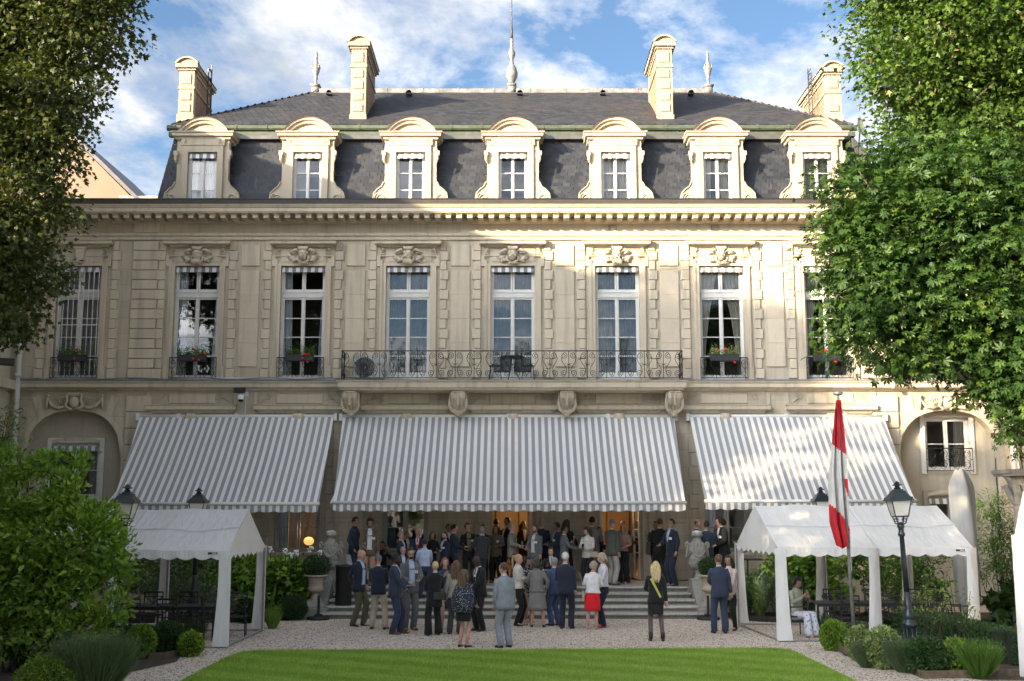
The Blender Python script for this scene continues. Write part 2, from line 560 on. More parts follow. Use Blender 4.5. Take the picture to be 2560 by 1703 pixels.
def cloth_mix(m, nt, b, out, c, trans):
    b.inputs['Roughness'].default_value = 0.85
    b.inputs['Specular IOR Level'].default_value = 0.2
    nt.links.new(c, b.inputs['Base Color'])
    if trans:
        t = _n(nt, 'ShaderNodeBsdfTranslucent'); nt.links.new(c, t.inputs[0])
        mx = _n(nt, 'ShaderNodeMixShader'); mx.inputs[0].default_value = trans
        nt.links.new(b.outputs[0], mx.inputs[1]); nt.links.new(t.outputs[0], mx.inputs[2])
        nt.links.new(mx.outputs[0], out.inputs[0])
    return m
def stripes(name, period, a, c2, trans=0.18, phase=0.0):
    """woven stripes across local x"""
    m, nt, b, out = _nodes(name)
    v = _coord(nt)
    sw = _n(nt, 'ShaderNodeSeparateXYZ'); nt.links.new(v, sw.inputs[0])
    ma = _n(nt, 'ShaderNodeMath', operation='MULTIPLY_ADD'); ma.inputs[1].default_value = 1.0 / period; ma.inputs[2].default_value = 100.0 + phase
    nt.links.new(sw.outputs[0], ma.inputs[0])
    fr = _n(nt, 'ShaderNodeMath', operation='FRACT'); nt.links.new(ma.outputs[0], fr.inputs[0])
    f = _ramp(nt, fr.outputs[0], [(0.485, 0), (0.515, 1)])
    dirt = _noise(nt, v, 1.6, 6, 0.65)
    spots = _noise(nt, _map(nt, v, (1, 0.4, 0.4)), 9.0, 3)
    c = _mix(nt, f, a, c2)
    c = _mix(nt, _ramp(nt, dirt, [(0.45, 0.0), (0.8, 0.2)]), c, (0.46, 0.46, 0.44))
    c = _mix(nt, _ramp(nt, spots, [(0.68, 0.0), (0.76, 0.25)]), c, (0.30, 0.29, 0.27))
    return cloth_mix(m, nt, b, out, c, trans)
M['awning'] = stripes('striped_awning', 0.2045, (0.88, 0.88, 0.875), (0.37, 0.377, 0.39))
M['valance'] = stripes('striped_blind', 0.235, (0.74, 0.74, 0.74), (0.23, 0.235, 0.25), 0.1)

def tentmat():
    m, nt, b, out = _nodes('white_tent_cloth')
    v = _coord(nt)
    d = _noise(nt, v, 1.2, 6, 0.7)
    s = _noise(nt, v, 26.0, 2)
    c = _mix(nt, _ramp(nt, d, [(0.4, 0), (0.75, 0.35)]), (0.86, 0.86, 0.85), (0.74, 0.73, 0.70))
    c = _mix(nt, _ramp(nt, s, [(0.74, 0), (0.78, 0.5)]), c, (0.18, 0.14, 0.10))
    _bump(nt, b, _noise(nt, _map(nt, v, (2.2, .7, .7)), 2.4, 4), 0.8, 0.08)
    return cloth_mix(m, nt, b, out, c, 0.3)
M['tent'] = tentmat()
M['parasol'] = cloth_mix(*(lambda q: (q[0], q[1], q[2], q[3], _mix(q[1], _noise(q[1], _map(q[1], _coord(q[1]), (6, 6, 0.6)), 2.0), (0.33, 0.33, 0.32), (0.55, 0.55, 0.54)), 0.05))(_nodes('grey_parasol_cloth')))
M['flag_red'] = plain('flag_red', (0.42, 0.012, 0.022), 0.8, 0.1, 5)
M['flag_white'] = plain('flag_white', (0.50, 0.48, 0.46), 0.8, 0.08, 5)

def leafmat(name, stops, trans=0.32, rough=0.5, spec=0.35):
    m, nt, b, out = _nodes(name)
    at = _n(nt, 'ShaderNodeAttribute'); at.attribute_name = 'tint'
    c = _ramp(nt, at.outputs['Fac'], stops)
    nt.links.new(c, b.inputs['Base Color'])
    b.inputs['Roughness'].default_value = rough
    b.inputs['Specular IOR Level'].default_value = spec
    t = _n(nt, 'ShaderNodeBsdfTranslucent')
    nt.links.new(_mix(nt, 1.0, c, (1.2, 1.25, 0.55), 'MULTIPLY'), t.inputs[0])
    mx = _n(nt, 'ShaderNodeMixShader'); mx.inputs[0].default_value = trans
    nt.links.new(b.outputs[0], mx.inputs[1]); nt.links.new(t.outputs[0], mx.inputs[2])
    nt.links.new(mx.outputs[0], out.inputs[0])
    return m
M['leaf_maple'] = leafmat('sycamore_leaves', [(0, (0.027, 0.054, 0.009)), (0.6, (0.061, 0.119, 0.016)), (0.93, (0.108, 0.176, 0.026)), (1, (0.230, 0.162, 0.068))])
M['leaf_chestnut'] = leafmat('chestnut_leaves', [(0, (0.018, 0.047, 0.010)), (0.6, (0.039, 0.088, 0.016)), (0.9, (0.075, 0.140, 0.022)), (1, (0.130, 0.195, 0.031))], 0.28)
M['leaf_dark'] = leafmat('dark_maple_leaves', [(0, (0.030, 0.050, 0.014)), (0.6, (0.064, 0.088, 0.022)), (0.92, (0.105, 0.115, 0.030)), (1, (0.15, 0.11, 0.045))], 0.3)
M['leaf_bright'] = leafmat('bright_laurel_leaves', [(0, (0.070, 0.150, 0.018)), (0.5, (0.155, 0.285, 0.032)), (1, (0.36, 0.47, 0.08))])
M['leaf_box'] = leafmat('boxwood_leaves', [(0, (0.019, 0.046, 0.014)), (0.7, (0.046, 0.101, 0.027)), (1, (0.088, 0.155, 0.047))], 0.2)
M['leaf_lime'] = leafmat('lime_leaves', [(0, (0.074, 0.142, 0.020)), (0.6, (0.176, 0.284, 0.041)), (1, (0.324, 0.432, 0.095))])
M['leaf_varieg'] = leafmat('cream_edged_leaves', [(0, (0.081, 0.135, 0.041)), (0.5, (0.216, 0.297, 0.081)), (1, (0.486, 0.540, 0.257))], 0.2)
M['leaf_grey'] = leafmat('lavender_leaves', [(0, (0.054, 0.088, 0.041)), (0.6, (0.101, 0.155, 0.068)), (1, (0.149, 0.209, 0.095))], 0.2)
M['leaf_mid'] = leafmat('garden_leaves', [(0, (0.045, 0.100, 0.018)), (0.6, (0.095, 0.19, 0.032)), (1, (0.19, 0.30, 0.055))])
M['grass'] = leafmat('lawn_blades', [(0, (0.138, 0.247, 0.034)), (0.5, (0.265, 0.414, 0.069)), (0.85, (0.391, 0.529, 0.109)), (1, (0.552, 0.552, 0.207))], 0.25, 0.6, 0.2)

def lawnmat():
    m, nt, b, out = _nodes('lawn')
    v = _geo_pos(nt)
    f = _noise(nt, v, 22.0, 6, 0.7); g = _noise(nt, v, 1.1, 4)
    c = _mix(nt, f, (0.12, 0.21, 0.026), (0.27, 0.40, 0.06))
    c = _mix(nt, _ramp(nt, g, [(0.4, 0), (0.75, 0.45)]), c, (0.19, 0.31, 0.04))
    nt.links.new(c, b.inputs['Base Color'])
    b.inputs['Roughness'].default_value = 0.9
    b.inputs['Specular IOR Level'].default_value = 0.1
    _bump(nt, b, f, 0.8, 0.03)
    return m
M['lawn'] = lawnmat()
def gravelmat():
    m, nt, b, out = _nodes('gravel')
    v = _geo_pos(nt)
    vo = _n(nt, 'ShaderNodeTexVoronoi'); vo.inputs['Scale'].default_value = 42.0
    nt.links.new(v, vo.inputs['Vector'])
    sp = _n(nt, 'ShaderNodeSeparateColor'); nt.links.new(vo.outputs['Color'], sp.inputs[0])
    c = _ramp(nt, sp.outputs[0], [(0, (0.22, 0.175, 0.135)), (0.3, (0.48, 0.405, 0.33)), (0.7, (0.66, 0.575, 0.48)), (1, (0.86, 0.79, 0.70))])
    big = _noise(nt, v, 0.6, 5, 0.6)
    c = _mix(nt, _ramp(nt, big, [(0.4, 0.0), (0.75, 0.35)]), c, (0.52, 0.42, 0.325))
    nt.links.new(c, b.inputs['Base Color'])
    b.inputs['Roughness'].default_value = 0.9
    b.inputs['Specular IOR Level'].default_value = 0.2
    _bump(nt, b, vo.outputs['Distance'], -0.9, 0.03)
    return m
M['gravel'] = gravelmat()
M['pebble'] = leafmat('pebbles', [(0, (0.100, 0.075, 0.058)), (0.4, (0.220, 0.180, 0.145)), (0.8, (0.340, 0.290, 0.240)), (1, (0.550, 0.500, 0.440))], 0.0, 0.8, 0.2)
M['tent_seam'] = plain('tent_seam', (0.62, 0.62, 0.62), 0.8, 0.1, 6)
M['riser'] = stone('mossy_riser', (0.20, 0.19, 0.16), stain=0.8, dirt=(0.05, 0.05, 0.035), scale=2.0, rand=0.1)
M['chimney_stone'] = stone('chimney_stone', (0.40, 0.335, 0.25), stain=0.7, scale=1.6)
M['hedge_core'] = plain('core_shade_green', (0.012, 0.020, 0.008), 0.95, 0.4, 20)  # near-black green: inner shade of bushes painted on their solid cores
# ---------------------------------------------------------------- ground
YF = 36.0
TER = 0.72
def flat(name, poly, z, mat, label=None):
    me = new_mesh(name, [(x, y, z) for x, y in poly], [list(range(len(poly)))], mat)
    o = link(name, me)
    o['kind'] = 'structure'
    return o
flat('gravel_ground', [(-400, -300), (400, -300), (400, 700), (-400, 700)], 0.0, M['gravel'])

# ---------------------------------------------------------------- the mansion
mansion = thing('mansion', 'long cream stone mansion with slate mansard roof, dormers and tall windows', 'mansion', (0, YF, 0))
BAY = [-13.66, -9.95, -6.6, -3.28, 0.02, 3.32, 6.61, 9.91, 13.6]
HW = 0.70                                    # half width of an upper window opening
UZ0, UZ1 = 6.86, 10.49                       # upper window opening
GZ1 = 5.35                                   # ground floor opening tops
TRIM, STN = M['trim'], M['stone']

def wall_with_holes(mb, x0, x1, z0, z1, holes, rev=0.30):
    xs = sorted({x0, x1, *[h[0] for h in holes], *[h[1] for h in holes]})
    zs = sorted({z0, z1, *[h[2] for h in holes], *[h[3] for h in holes]})
    for i in range(len(xs) - 1):
        for j in range(len(zs) - 1):
            cx, cz = (xs[i] + xs[i+1]) / 2, (zs[j] + zs[j+1]) / 2
            if any(h[0] < cx < h[1] and h[2] < cz < h[3] for h in holes):
                continue
            mb.add([(xs[i],0,zs[j]),(xs[i+1],0,zs[j]),(xs[i+1],0,zs[j+1]),(xs[i],0,zs[j+1])], [(0,1,2,3)])
    for a, b, c, d in holes:
        mb.add([(a,0,c),(b,0,c),(b,0,d),(a,0,d),(a,rev,c),(b,rev,c),(b,rev,d),(a,rev,d)], [(0,4,5,1),(1,5,6,2),(2,6,7,3),(3,7,4,0)])
holes = [(x - HW, x + HW, UZ0, UZ1) for x in BAY]
for i, x in enumerate(BAY[1:-1], 1):
    holes.append((x - 0.70, x + 0.70, TER if i in (4, 5) else 1.57, GZ1))
AXL, AXR = (-15.09, -12.08), (11.94, 15.09)  # arched recesses at both ends
for a, b in (AXL, AXR):
    holes.append((a, b, 0.0, 5.98))
w = MB(); wall_with_holes(w, -15.6, 15.6, 0.0, 12.1, holes)
w.build('wall', STN, mansion)
b = MB(); b.box(-15.6, 15.6, 8.8, 9.1, 0, 15.2); b.box(-15.6, -15.3, 0.4, 8.8, 0, 12.1); b.box(15.3, 15.6, 0.4, 8.8, 0, 12.1)
b.build('rear_wall', STN, mansion)

# arched recesses: spandrels, intrados, back wall
def arch_z(t):                               # -1..1 across the recess, basket curve
    return 4.45 + 1.45 * max(0.0, 1 - abs(t) ** 2.6) ** 0.5
def arch_recess(a, b, win):
    e = empty('arched_recess', mansion)
    sp = MB(); n = 22; c, hw = (a + b) / 2, (b - a) / 2
    for k in range(n):
        t0, t1 = -1 + 2 * k / n, -1 + 2 * (k + 1) / n
        xa, xb, za, zb = c + t0 * hw, c + t1 * hw, arch_z(t0), arch_z(t1)
        sp.add([(xa,0,za),(xb,0,zb),(xb,0,5.98),(xa,0,5.98)], [(0,1,2,3)])
        sp.add([(xa,0,za),(xb,0,zb),(xb,.4,zb),(xa,.4,za)], [(0,3,2,1)])
    sp.build('spandrel', STN, e)
    ring = MB()
    for k in range(n):
        t0, t1 = -1 + 2 * k / n, -1 + 2 * (k + 1) / n
        p = []
        for t in (t0, t1):
            x, z = c + t * hw, arch_z(t)
            nx, nz = t * 0.9, 0.8
            l = math.hypot(nx, nz)
            p += [(x, z), (x + nx / l * 0.17, z + nz / l * 0.17)]
        ring.add([(p[0][0],-.03,p[0][1]),(p[2][0],-.03,p[2][1]),(p[3][0],-.03,p[3][1]),(p[1][0],-.03,p[1][1]),
                  (p[1][0],.0,p[1][1]),(p[3][0],.0,p[3][1]),(p[0][0],.0,p[0][1]),(p[2][0],.0,p[2][1])], [(0,1,2,3),(3,2,5,4),(0,6,7,1)])
    ring.box(a-.17, a, -.03, .01, 0, arch_z(-1)); ring.box(b, b+.17, -.03, .01, 0, arch_z(1))
    ring.build('archivolt', TRIM, e)
    bw = MB()
    wall_with_holes(bw, a, b, 0, 6.2, win, 0.2)
    bw.build('recess_wall', M['render'], e, loc=(0, .4, 0))
    return e
WL = (-14.38, -12.87, 3.2, 4.93)
WR = (12.92, 14.32, 4.05, 5.72)
WR2 = (12.92, 14.32, 1.4, 3.3)
rec_l = arch_recess(AXL[0], AXL[1], [WL])
rec_r = arch_recess(AXR[0], AXR[1], [WR, WR2])

# ---- main cornice
cor = empty('cornice', mansion)
mb = MB()
mb.moulding(-15.6, 15.6, [(.0,11.31),(.07,11.33),(.07,11.43),(.12,11.45),(.14,11.53),(.05,11.545),(.03,11.56)], False)
mb.moulding(-15.6, 15.6, [(.03,11.86),(.10,11.89),(.15,11.96),(.15,12.035),(.72,12.04),(.72,12.06),(.75,12.075),(.75,12.18),(.78,12.20),(.84,12.285),(.84,12.29),(0,12.33)], False)
mb.build('cornice_moulding', TRIM, cor)
g = MB(); g.moulding(-15.6, 15.6, [(.70,12.295),(.82,12.30),(.84,12.43),(.80,12.45),(.2,12.47),(0,12.47)], False)
g.build('roof_edge_gutter', M['gutter'], cor)
g2 = MB(); g2.tube([(-15.6, -.83, 12.455), (15.6, -.83, 12.455)], .022, 6)
g2.build('gutter_lip', M['iron'], cor)
mod = MB()
mod.cham(-.085, .085, -.62, -.13, 11.895, 12.038, .012)
mod.box(-.10, .10, -.66, -.13, 12.0, 12.039)
mme = mod.mesh('modillion', TRIM)
xx = -15.45
while xx < 15.5:
    link('modillion', mme, cor, (xx, 0, 0)); xx += 0.3365
vent = MB(); vent.box(-.13, .13, -.015, .01, -.07, .07)
for k in range(5):
    vent.box(-.12, .12, -.03, -.014, -.06 + k * .026, -.048 + k * .026, 1)
vme = vent.mesh('air_grille', [M['iron'], M['trim']])
for x, z in ((3.2, 11.73), (6.46, 11.73), (-11.9, 6.98), (-5.55, 7.0), (11.05, 6.98)):
    link('air_grille', vme, mansion, (x, -.02, z))
# flat pilaster strips breaking the frieze
p = MB(); p.box(-12.0, -11.2, -.06, .01, 11.56, 11.86); p.box(11.2, 12.0, -.06, .01, 11.56, 11.86)
p.build('frieze_block', TRIM, mansion)

# ---- string course / ledge at first floor
led = empty('string_course', mansion)
mb = MB()
LP = [(.02,6.50),(.10,6.53),(.14,6.58),(.26,6.60),(.28,6.62),(.28,6.72),(.33,6.76),(.34,6.79),(.03,6.84)]
mb.moulding(-15.6, -5.3, LP, False); mb.build('ledge_moulding', TRIM, led)
MB().moulding(5.3, 15.6, LP, False).build('ledge_moulding', TRIM, led)
MB().box(-15.6, -5.32, -.35, 0, 6.795, 6.845).build('ledge_cover', M['lead'], led); MB().box(5.32, 15.6, -.35, 0, 6.795, 6.845).build('ledge_cover', M['lead'], led)

# ---- carved pieces shared by the bays
def make_face(mb, cx, y, cz, s, beard):
    """small carved head looking out of the wall"""
    rings = []
    prof = [(-.135,.03,.05),(-.12,.055,.075),(-.09,.075,.10),(-.04,.09,.125),(0,.097,.13),(.05,.098,.135),(.09,.088,.12),(.13,.05,.09)]
    for dz, hw, dp in prof:
        r = []
        for j in range(12):
            a = math.pi * j / 11
            r.append((cx - hw * s * math.cos(a), y - dp * s * math.sin(a) ** 0.7, cz + dz * s))
        r.append((cx + hw * s, y + .04, cz + dz * s)); r.append((cx - hw * s, y + .04, cz + dz * s))
        rings.append(r)
    mb.rings(rings)
    mb.add([(cx-.02*s,y-.12*s,cz-.035*s),(cx+.02*s,y-.12*s,cz-.035*s),(cx,y-.185*s,cz-.03*s),(cx,y-.13*s,cz+.045*s)], [(0,2,3),(2,1,3),(0,1,2)])
    for sx in (-1, 1):                               # brows and cheeks
        mb.ball((cx+sx*.042*s, y-.122*s, cz+.045*s), (.034*s,.022*s,.012*s), 6, 4)
        mb.ball((cx+sx*.055*s, y-.105*s, cz-.03*s), (.03*s,.025*s,.03*s), 6, 4)
        mb.ball((cx+sx*.03*s, y-.125*s, cz-.075*s), (.03*s,.02*s,.010*s), 6, 3)
    if beard:
        for k in range(7):
            a = -0.9 + 1.8 * k / 6
            mb.tube([(cx+.06*s*math.sin(a), y-.11*s, cz-.10*s), (cx+.12*s*math.sin(a), y-.13*s, cz-.19*s), (cx+.09*s*math.sin(a*1.6), y-.10*s, cz-.27*s)], [.028*s,.026*s,.008*s], 5)
        for sx in (-1, 1):
            mb.tube([(cx, y-.15*s, cz-.065*s), (cx+sx*.05*s, y-.14*s, cz-.085*s), (cx+sx*.08*s, y-.12*s, cz-.13*s)], [.016*s,.018*s,.006*s], 5)
def mascaron(beard):
    mb = MB(); s = 1.28
    make_face(mb, 0, -.05, 0, s, beard)
    for k in range(7):                               # feathered crown
        a = -0.95 + 1.9 * k / 6
        mb.tube([(.07*math.sin(a), -.14, .13), (.15*math.sin(a), -.19, .21), (.19*math.sin(a), -.14, .25 + .02*math.cos(a))], [.03,.036,.028], 6)
    for k in range(9):                               # hair
        a = math.pi * (k / 8)
        mb.ball((.125*math.cos(a), -.10, .06 + .10*math.sin(a)), (.042,.05,.04), 6, 4)
    for sx in (-1, 1):
        mb.tube([(sx*.14,-.08,.14),(sx*.24,-.12,.17),(sx*.34,-.11,.12),(sx*.41,-.06,.08),(sx*.45,-.05,.11)], [.05,.06,.045,.025,.01], 6)
        mb.tube([(sx*.22,-.08,.07),(sx*.32,-.09,.09),(sx*.40,-.04,.03)], [.03,.04,.012], 5)
        mb.tube([(sx*.12,-.08,-.02),(sx*.19,-.11,-.10),(sx*.15,-.12,-.19),(sx*.03,-.13,-.24)], [.03,.035,.035,.03], 6)
        for q, (dx, dz) in enumerate(((.50,.0),(.52,-.06),(.47,-.12),(.40,-.17),(.33,-.21))):
            mb.tube([(sx*.20,-.05,-.09),(sx*(.2+dx)/2,-.10,-.07+dz*.55),(sx*dx,-.04,dz)], [.02,.036,.008], 5)
        for q in range(3):
            mb.ball((sx*(.20+.07*q), -.07, -.16 - .02*q), (.042,.05,.036), 6, 4)
    for k in range(5):
        a = -1 + k * .5
        mb.tube([(.05*a,-.10,-.22),(.12*a,-.13,-.27),(.16*a,-.08,-.30)], [.026,.028,.012], 5)
    return mb.mesh('mascaron', TRIM, True)
MASC = [mascaron(True), mascaron(False)]
def side_scroll(sx):
    mb = MB()
    mb.tube([(sx*(x), y, z) for x, y, z in spiral(.045, .05, .012, .05, 0, 1.2, 14, -.05)] + [(sx*.10,-.05,.0),(sx*.13,-.05,-.07),(sx*.09,-.05,-.10)], .017, 5)
    mb.tube([(sx*-.01,-.05,-.10),(sx*.15,-.05,-.10)], .018, 4)
    return mb.mesh('carved_scroll', TRIM, True)
SCR = [side_scroll(-1), side_scroll(1)]
keyst = MB()
keyst.extrude([(-.10,-.24),(.10,-.24),(.17,.27),(-.17,.27)], -.10, 0)
keyst.extrude([(-.065,-.19),(.065,-.19),(.11,.18),(-.11,.18)], -.13, -.10)
keyst.box(-.19, .19, -.12, 0, .20, .27)
KEY = keyst.mesh('keystone', TRIM)

QW, QN = MB(), MB()
QW.cham(0, .27, -.055, .01, .006, .305, .014); QN.cham(0, .20, -.055, .01, .006, .305, .014)
QWm, QNm = QW.mesh('quoin', TRIM), QN.mesh('quoin', TRIM)
sur = MB()
for sx in (-1, 1):
    sur.box(sx*HW if sx > 0 else -HW-.11, HW+.11 if sx > 0 else -HW, -.045, .01, UZ0, UZ1)
    sur.box(HW+.11 if sx > 0 else -HW-.19, HW+.19 if sx > 0 else -HW-.11, -.075, .01, UZ0+.45, UZ1+.19)
    sur.box(HW+.11 if sx > 0 else -HW-.24, HW+.24 if sx > 0 else -HW-.11, -.06, .008, UZ0, UZ0+.45)
    sur.box(HW+.19 if sx > 0 else -HW-.29, HW+.29 if sx > 0 else -HW-.19, -.07, .01, UZ1-.02, UZ1+.30)
sur.box(-HW-.11, HW+.11, -.045, .01, UZ1, UZ1+.10)
sur.box(-HW-.29, HW+.29, -.066, .012, UZ1+.30, UZ1+.33)
sur.box(-HW+.04, HW-.04, -.05, .011, UZ1+.13, UZ1+.44)
sur.box(-HW-.02, HW+.02, -.03, .012, UZ1+.104, UZ1+.56)
SURm = sur.mesh('surround', TRIM)
hood = MB(); hood.moulding(-.78, .78, [(.05,11.07),(.09,11.09),(.12,11.14),(.26,11.155),(.27,11.165),(.27,11.245),(.31,11.27),(.32,11.30),(.0,11.325)], True)
HOODm = hood.mesh('window_hood', TRIM)
PAN1 = MB().cham(-.295, .295, -.045, .01, 10.49, 11.17, .01).mesh('wall_panel', TRIM)
PAN2 = [MB().cham(-.295, .295, -.045, .01, a, b, .004).mesh('wall_panel', TRIM) for a, b in ((7.28,8.02),(8.024,8.80),(8.804,9.55),(9.554,10.33))]
for i, x in enumerate(BAY):
    s = empty('window_surround', mansion, (x, 0, 0))
    link('surround', SURm, s); link('window_hood', HOODm, s)
    if i in (0, 8):
        link('keystone', KEY, s, (0, -.05, 10.82))
    else:
        link('mascaron', MASC[i % 2 == 0], s, (0, -.03, 10.82))
    link('carved_scroll', SCR[0], s, (-.74, -.03, 10.97)); link('carved_scroll', SCR[1], s, (.74, -.03, 10.97))
    for k in range(14):
        z = 6.90 + k * .3135
        me = QWm if k % 2 == 0 else QNm
        link('quoin', me, s, (HW + .305, 0, z))
        link('quoin', me, s, (-HW - .305, 0, z), (0, 0, 0), (-1, 1, 1))
for i in range(1, 7):
    x = (BAY[i] + BAY[i+1]) / 2
    e = empty('pier_panel', mansion, (x, 0, 0))
    link('wall_panel', PAN1, e)
    for me in PAN2:
        link('wall_panel', me, e)
PQ = MB().cham(-.40, .40, -.075, .01, .008, .305, .02).mesh('quoin', TRIM)
PQg = MB().cham(-.40, .40, -.075, .01, .008, .50, .02).mesh('quoin', TRIM)
for x in (-11.6, 11.6):
    e = empty('corner_pier', mansion, (x, 0, 0))
    for k in range(14):
        link('quoin', PQ, e, (0, 0, 6.90 + k * .3135))
    for k in range(11):
        link('quoin', PQg, e, (0, 0, .74 + k * .512))

# ---- upper windows
WP = M['white_paint']
VAL = M['valance']
def sash(mb, x0, x1, z0, z1, y, t=.055, rows=0, m=0, bar=.028):
    mb.box(x0, x0+t, y-.03, y+.03, z0, z1, m); mb.box(x1-t, x1, y-.03, y+.03, z0, z1, m)
    mb.box(x0+t, x1-t, y-.03, y+.03, z0, z0+t*1.4, m); mb.box(x0+t, x1-t, y-.03, y+.03, z1-t, z1, m)
    out = []
    zz = [z0 + t*1.4 + (z1 - t - z0 - t*1.4) * k / (rows + 1) for k in range(rows + 2)]
    for k in range(1, rows + 1):
        mb.box(x0+t, x1-t, y-.02, y+.02, zz[k]-bar/2, zz[k]+bar/2, m)
    for k in range(rows + 1):
        out.append((x0+t, x1-t, zz[k] + (bar/2 if k else 0), zz[k+1] - (bar/2 if k < rows else 0)))
    return out
def pane_mesh(w, h):
    return new_mesh('pane', [(0,0,0),(w,0,0),(w,0,h),(0,0,h)], [(0,1,2,3)], M['glass'])
_pc = {}
def panes(rects, y, parent):
    for x0, x1, z0, z1 in rects:
        k = (round(x1 - x0, 3), round(z1 - z0, 3))
        if k not in _pc:
            _pc[k] = pane_mesh(*k)
        link('pane', _pc[k], parent, (x0, y + random.uniform(-.002, .002), z0), (random.uniform(-.006, .006), 0, random.uniform(-.006, .006)))
def drape(mb, xa0, xb0, xa1, xb1, z0, z1, y, folds=6, amp=.03, n=34, m=0):
    """hanging cloth; top edge xa1..xb1, bottom edge xa0..xb0"""
    rows = 8; vs, fs = [], []
    for r in range(rows + 1):
        t = r / rows; z = z0 + (z1 - z0) * t
        tt = t ** 1.6
        xa, xb = xa0 + (xa1 - xa0) * tt, xb0 + (xb1 - xb0) * tt
        for k in range(n + 1):
            u = k / n
            vs.append((xa + (xb - xa) * u, y + amp * math.sin(u * folds * 2 * math.pi + .6 * math.sin(t * 3)), z))
    for r in range(rows):
        for k in range(n):
            a = r * (n + 1) + k
            fs.append((a, a + 1, a + n + 2, a + n + 1))
    mb.add(vs, fs, m)
def scallop_strip(mb, w, h, y, z, m=0, dip=0.0, scal=0, tilt=.0):
    n = max(24, scal * 8)
    vs, fs = [], []
    for k in range(n + 1):
        x = -w/2 + w * k / n
        d = dip * abs(math.sin(math.pi * scal * k / n)) if scal else 0
        vs += [(x, y, z), (x, y - tilt + .006*math.sin(k*1.3), z - h - d)]
    for k in range(n):
        fs.append((2*k, 2*k+1, 2*k+3, 2*k+2))
    mb.add(vs, fs, m)
def upper_window(i, x):
    e = empty('window', mansion, (x, 0, 0))
    fr = MB(); Y = .20
    fr.box(-HW, -HW+.05, Y-.04, Y+.06, UZ0, UZ1); fr.box(HW-.05, HW, Y-.04, Y+.06, UZ0, UZ1); fr.box(-HW+.05, HW-.05, Y-.04, Y+.06, UZ1-.06, UZ1)
    fr.box(-HW+.05, HW-.05, Y-.06, Y+.06, 9.50, 9.66)
    fr.box(-HW+.05, HW-.05, Y-.08, Y+.05, 9.655, 9.685); fr.box(-HW+.05, HW-.05, Y-.03, Y+.06, UZ0, UZ0+.09)
    french = i in (3, 4, 5)
    zb = UZ0 + (.10 if french else .10)
    pr = []
    for a, b in ((-HW+.05, -.005), (.005, HW-.05)):
        pr += sash(fr, a, b, 9.69, UZ1-.065, Y)
        if french:
            fr.box(a+.05, b-.05, Y-.025, Y+.025, zb+.05, zb+.16)
        pr += sash(fr, a, b, zb, 9.495, Y, rows=3)
    fr.box(-.03, .03, Y-.05, Y-.025, zb, 9.49)
    fr.build('frame', WP, e)
    panes(pr, Y, e)
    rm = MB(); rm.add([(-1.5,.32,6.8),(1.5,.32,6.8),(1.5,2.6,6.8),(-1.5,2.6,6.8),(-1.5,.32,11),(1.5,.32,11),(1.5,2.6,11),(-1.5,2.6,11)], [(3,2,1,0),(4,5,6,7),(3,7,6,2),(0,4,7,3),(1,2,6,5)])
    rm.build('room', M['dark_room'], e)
    cu = MB()
    if french:
        drape(cu, -HW, -.01, -HW, -.01, 6.95, 10.4, Y+.16, 7, .03, 60); drape(cu, .01, HW, .01, HW, 6.95, 10.4, Y+.16, 7, .03, 60)
        cu.build('curtain', M['net'], e, True)
    elif i in (6, 7):
        drape(cu, -.74, -.52, -.74, -.06, 7.0, 10.4, Y+.16, 5, .035, 40); drape(cu, .52, .74, .06, .74, 7.0, 10.4, Y+.16, 5, .035, 40)
        cu.build('curtain', M['cream_curtain'], e, True)
    elif i in (1, 2):
        wl = .36 if i == 1 else .34
        drape(cu, -.70, -.70+wl, -.70, -.70+wl*.9, 6.95, 10.4, Y+.14, 4, .025, 30); drape(cu, .70-wl*.7, .70, .70-wl*.3, .70, 6.95, 10.4, Y+.14, 4, .025, 30)
        cu.build('curtain', M['curtain'], e, True)
    else:
        drape(cu, -.7, .7, -.7, .7, 6.95, 10.4, Y+.15, 9, .03, 60)
        cu.build('curtain', M['net'], e, True)
    va = MB(); scallop_strip(va, 2*HW-.06, .17, .04, UZ1-.03, 0, 0, 0, .05)
    va.add([(-HW+.03,.04,UZ1-.03),(HW-.03,.04,UZ1-.03),(HW-.03,.16,UZ1-.01),(-HW+.03,.16,UZ1-.01)], [(0,1,2,3)])
    va.build('blind', VAL, e)
    if i == 0:
        gr = MB()
        for k in range(9):
            xx = -.62 + 1.24 * k / 8
            gr.tube([(xx, -.03, UZ0), (xx, -.03, UZ1-.15)], .013, 5)
        for zz in (7.5, 8.6, 9.7):
            gr.box(-.66, .66, -.035, -.025, zz-.015, zz+.015)
        gr.build('security_bars', WP, e)
for i, x in enumerate(BAY):
    upper_window(i, x)

# ---- wrought iron
def scroll_mesh(w, h, r=.0085, name='iron_scroll'):
    """an S scroll inside one panel"""
    mb = MB(); c = w / 2; q = w * .36
    top = spiral(c, h - q - .03, q*.22, q, -math.pi*.4, -1.55, 22)
    bot = spiral(c, q + .03, q*.22, q, math.pi*.6, -1.55, 22)
    e0, e1 = Vector(top[-1]), Vector(bot[-1])
    mid = []
    for k in range(1, 8):
        t = k / 8
        mid.append((e0.x + (e1.x - e0.x) * t + w*.28*math.sin(t*2*math.pi)*(1 if e0.x > c else -1), 0, e0.z + (e1.z - e0.z) * t))
    mb.tube(top + mid + bot[::-1], r, 4)
    mb.tube([(0, 0, 0), (0, 0, h)], r*1.2, 4)
    mb.tube([(0, 0, h*.5-.02), (w*.28, 0, h*.56), (w*.5, 0, h*.5), (w*.28, 0, h*.44), (0, 0, h*.5+.02)], r*.8, 4)
    return mb.mesh(name, M['iron'])
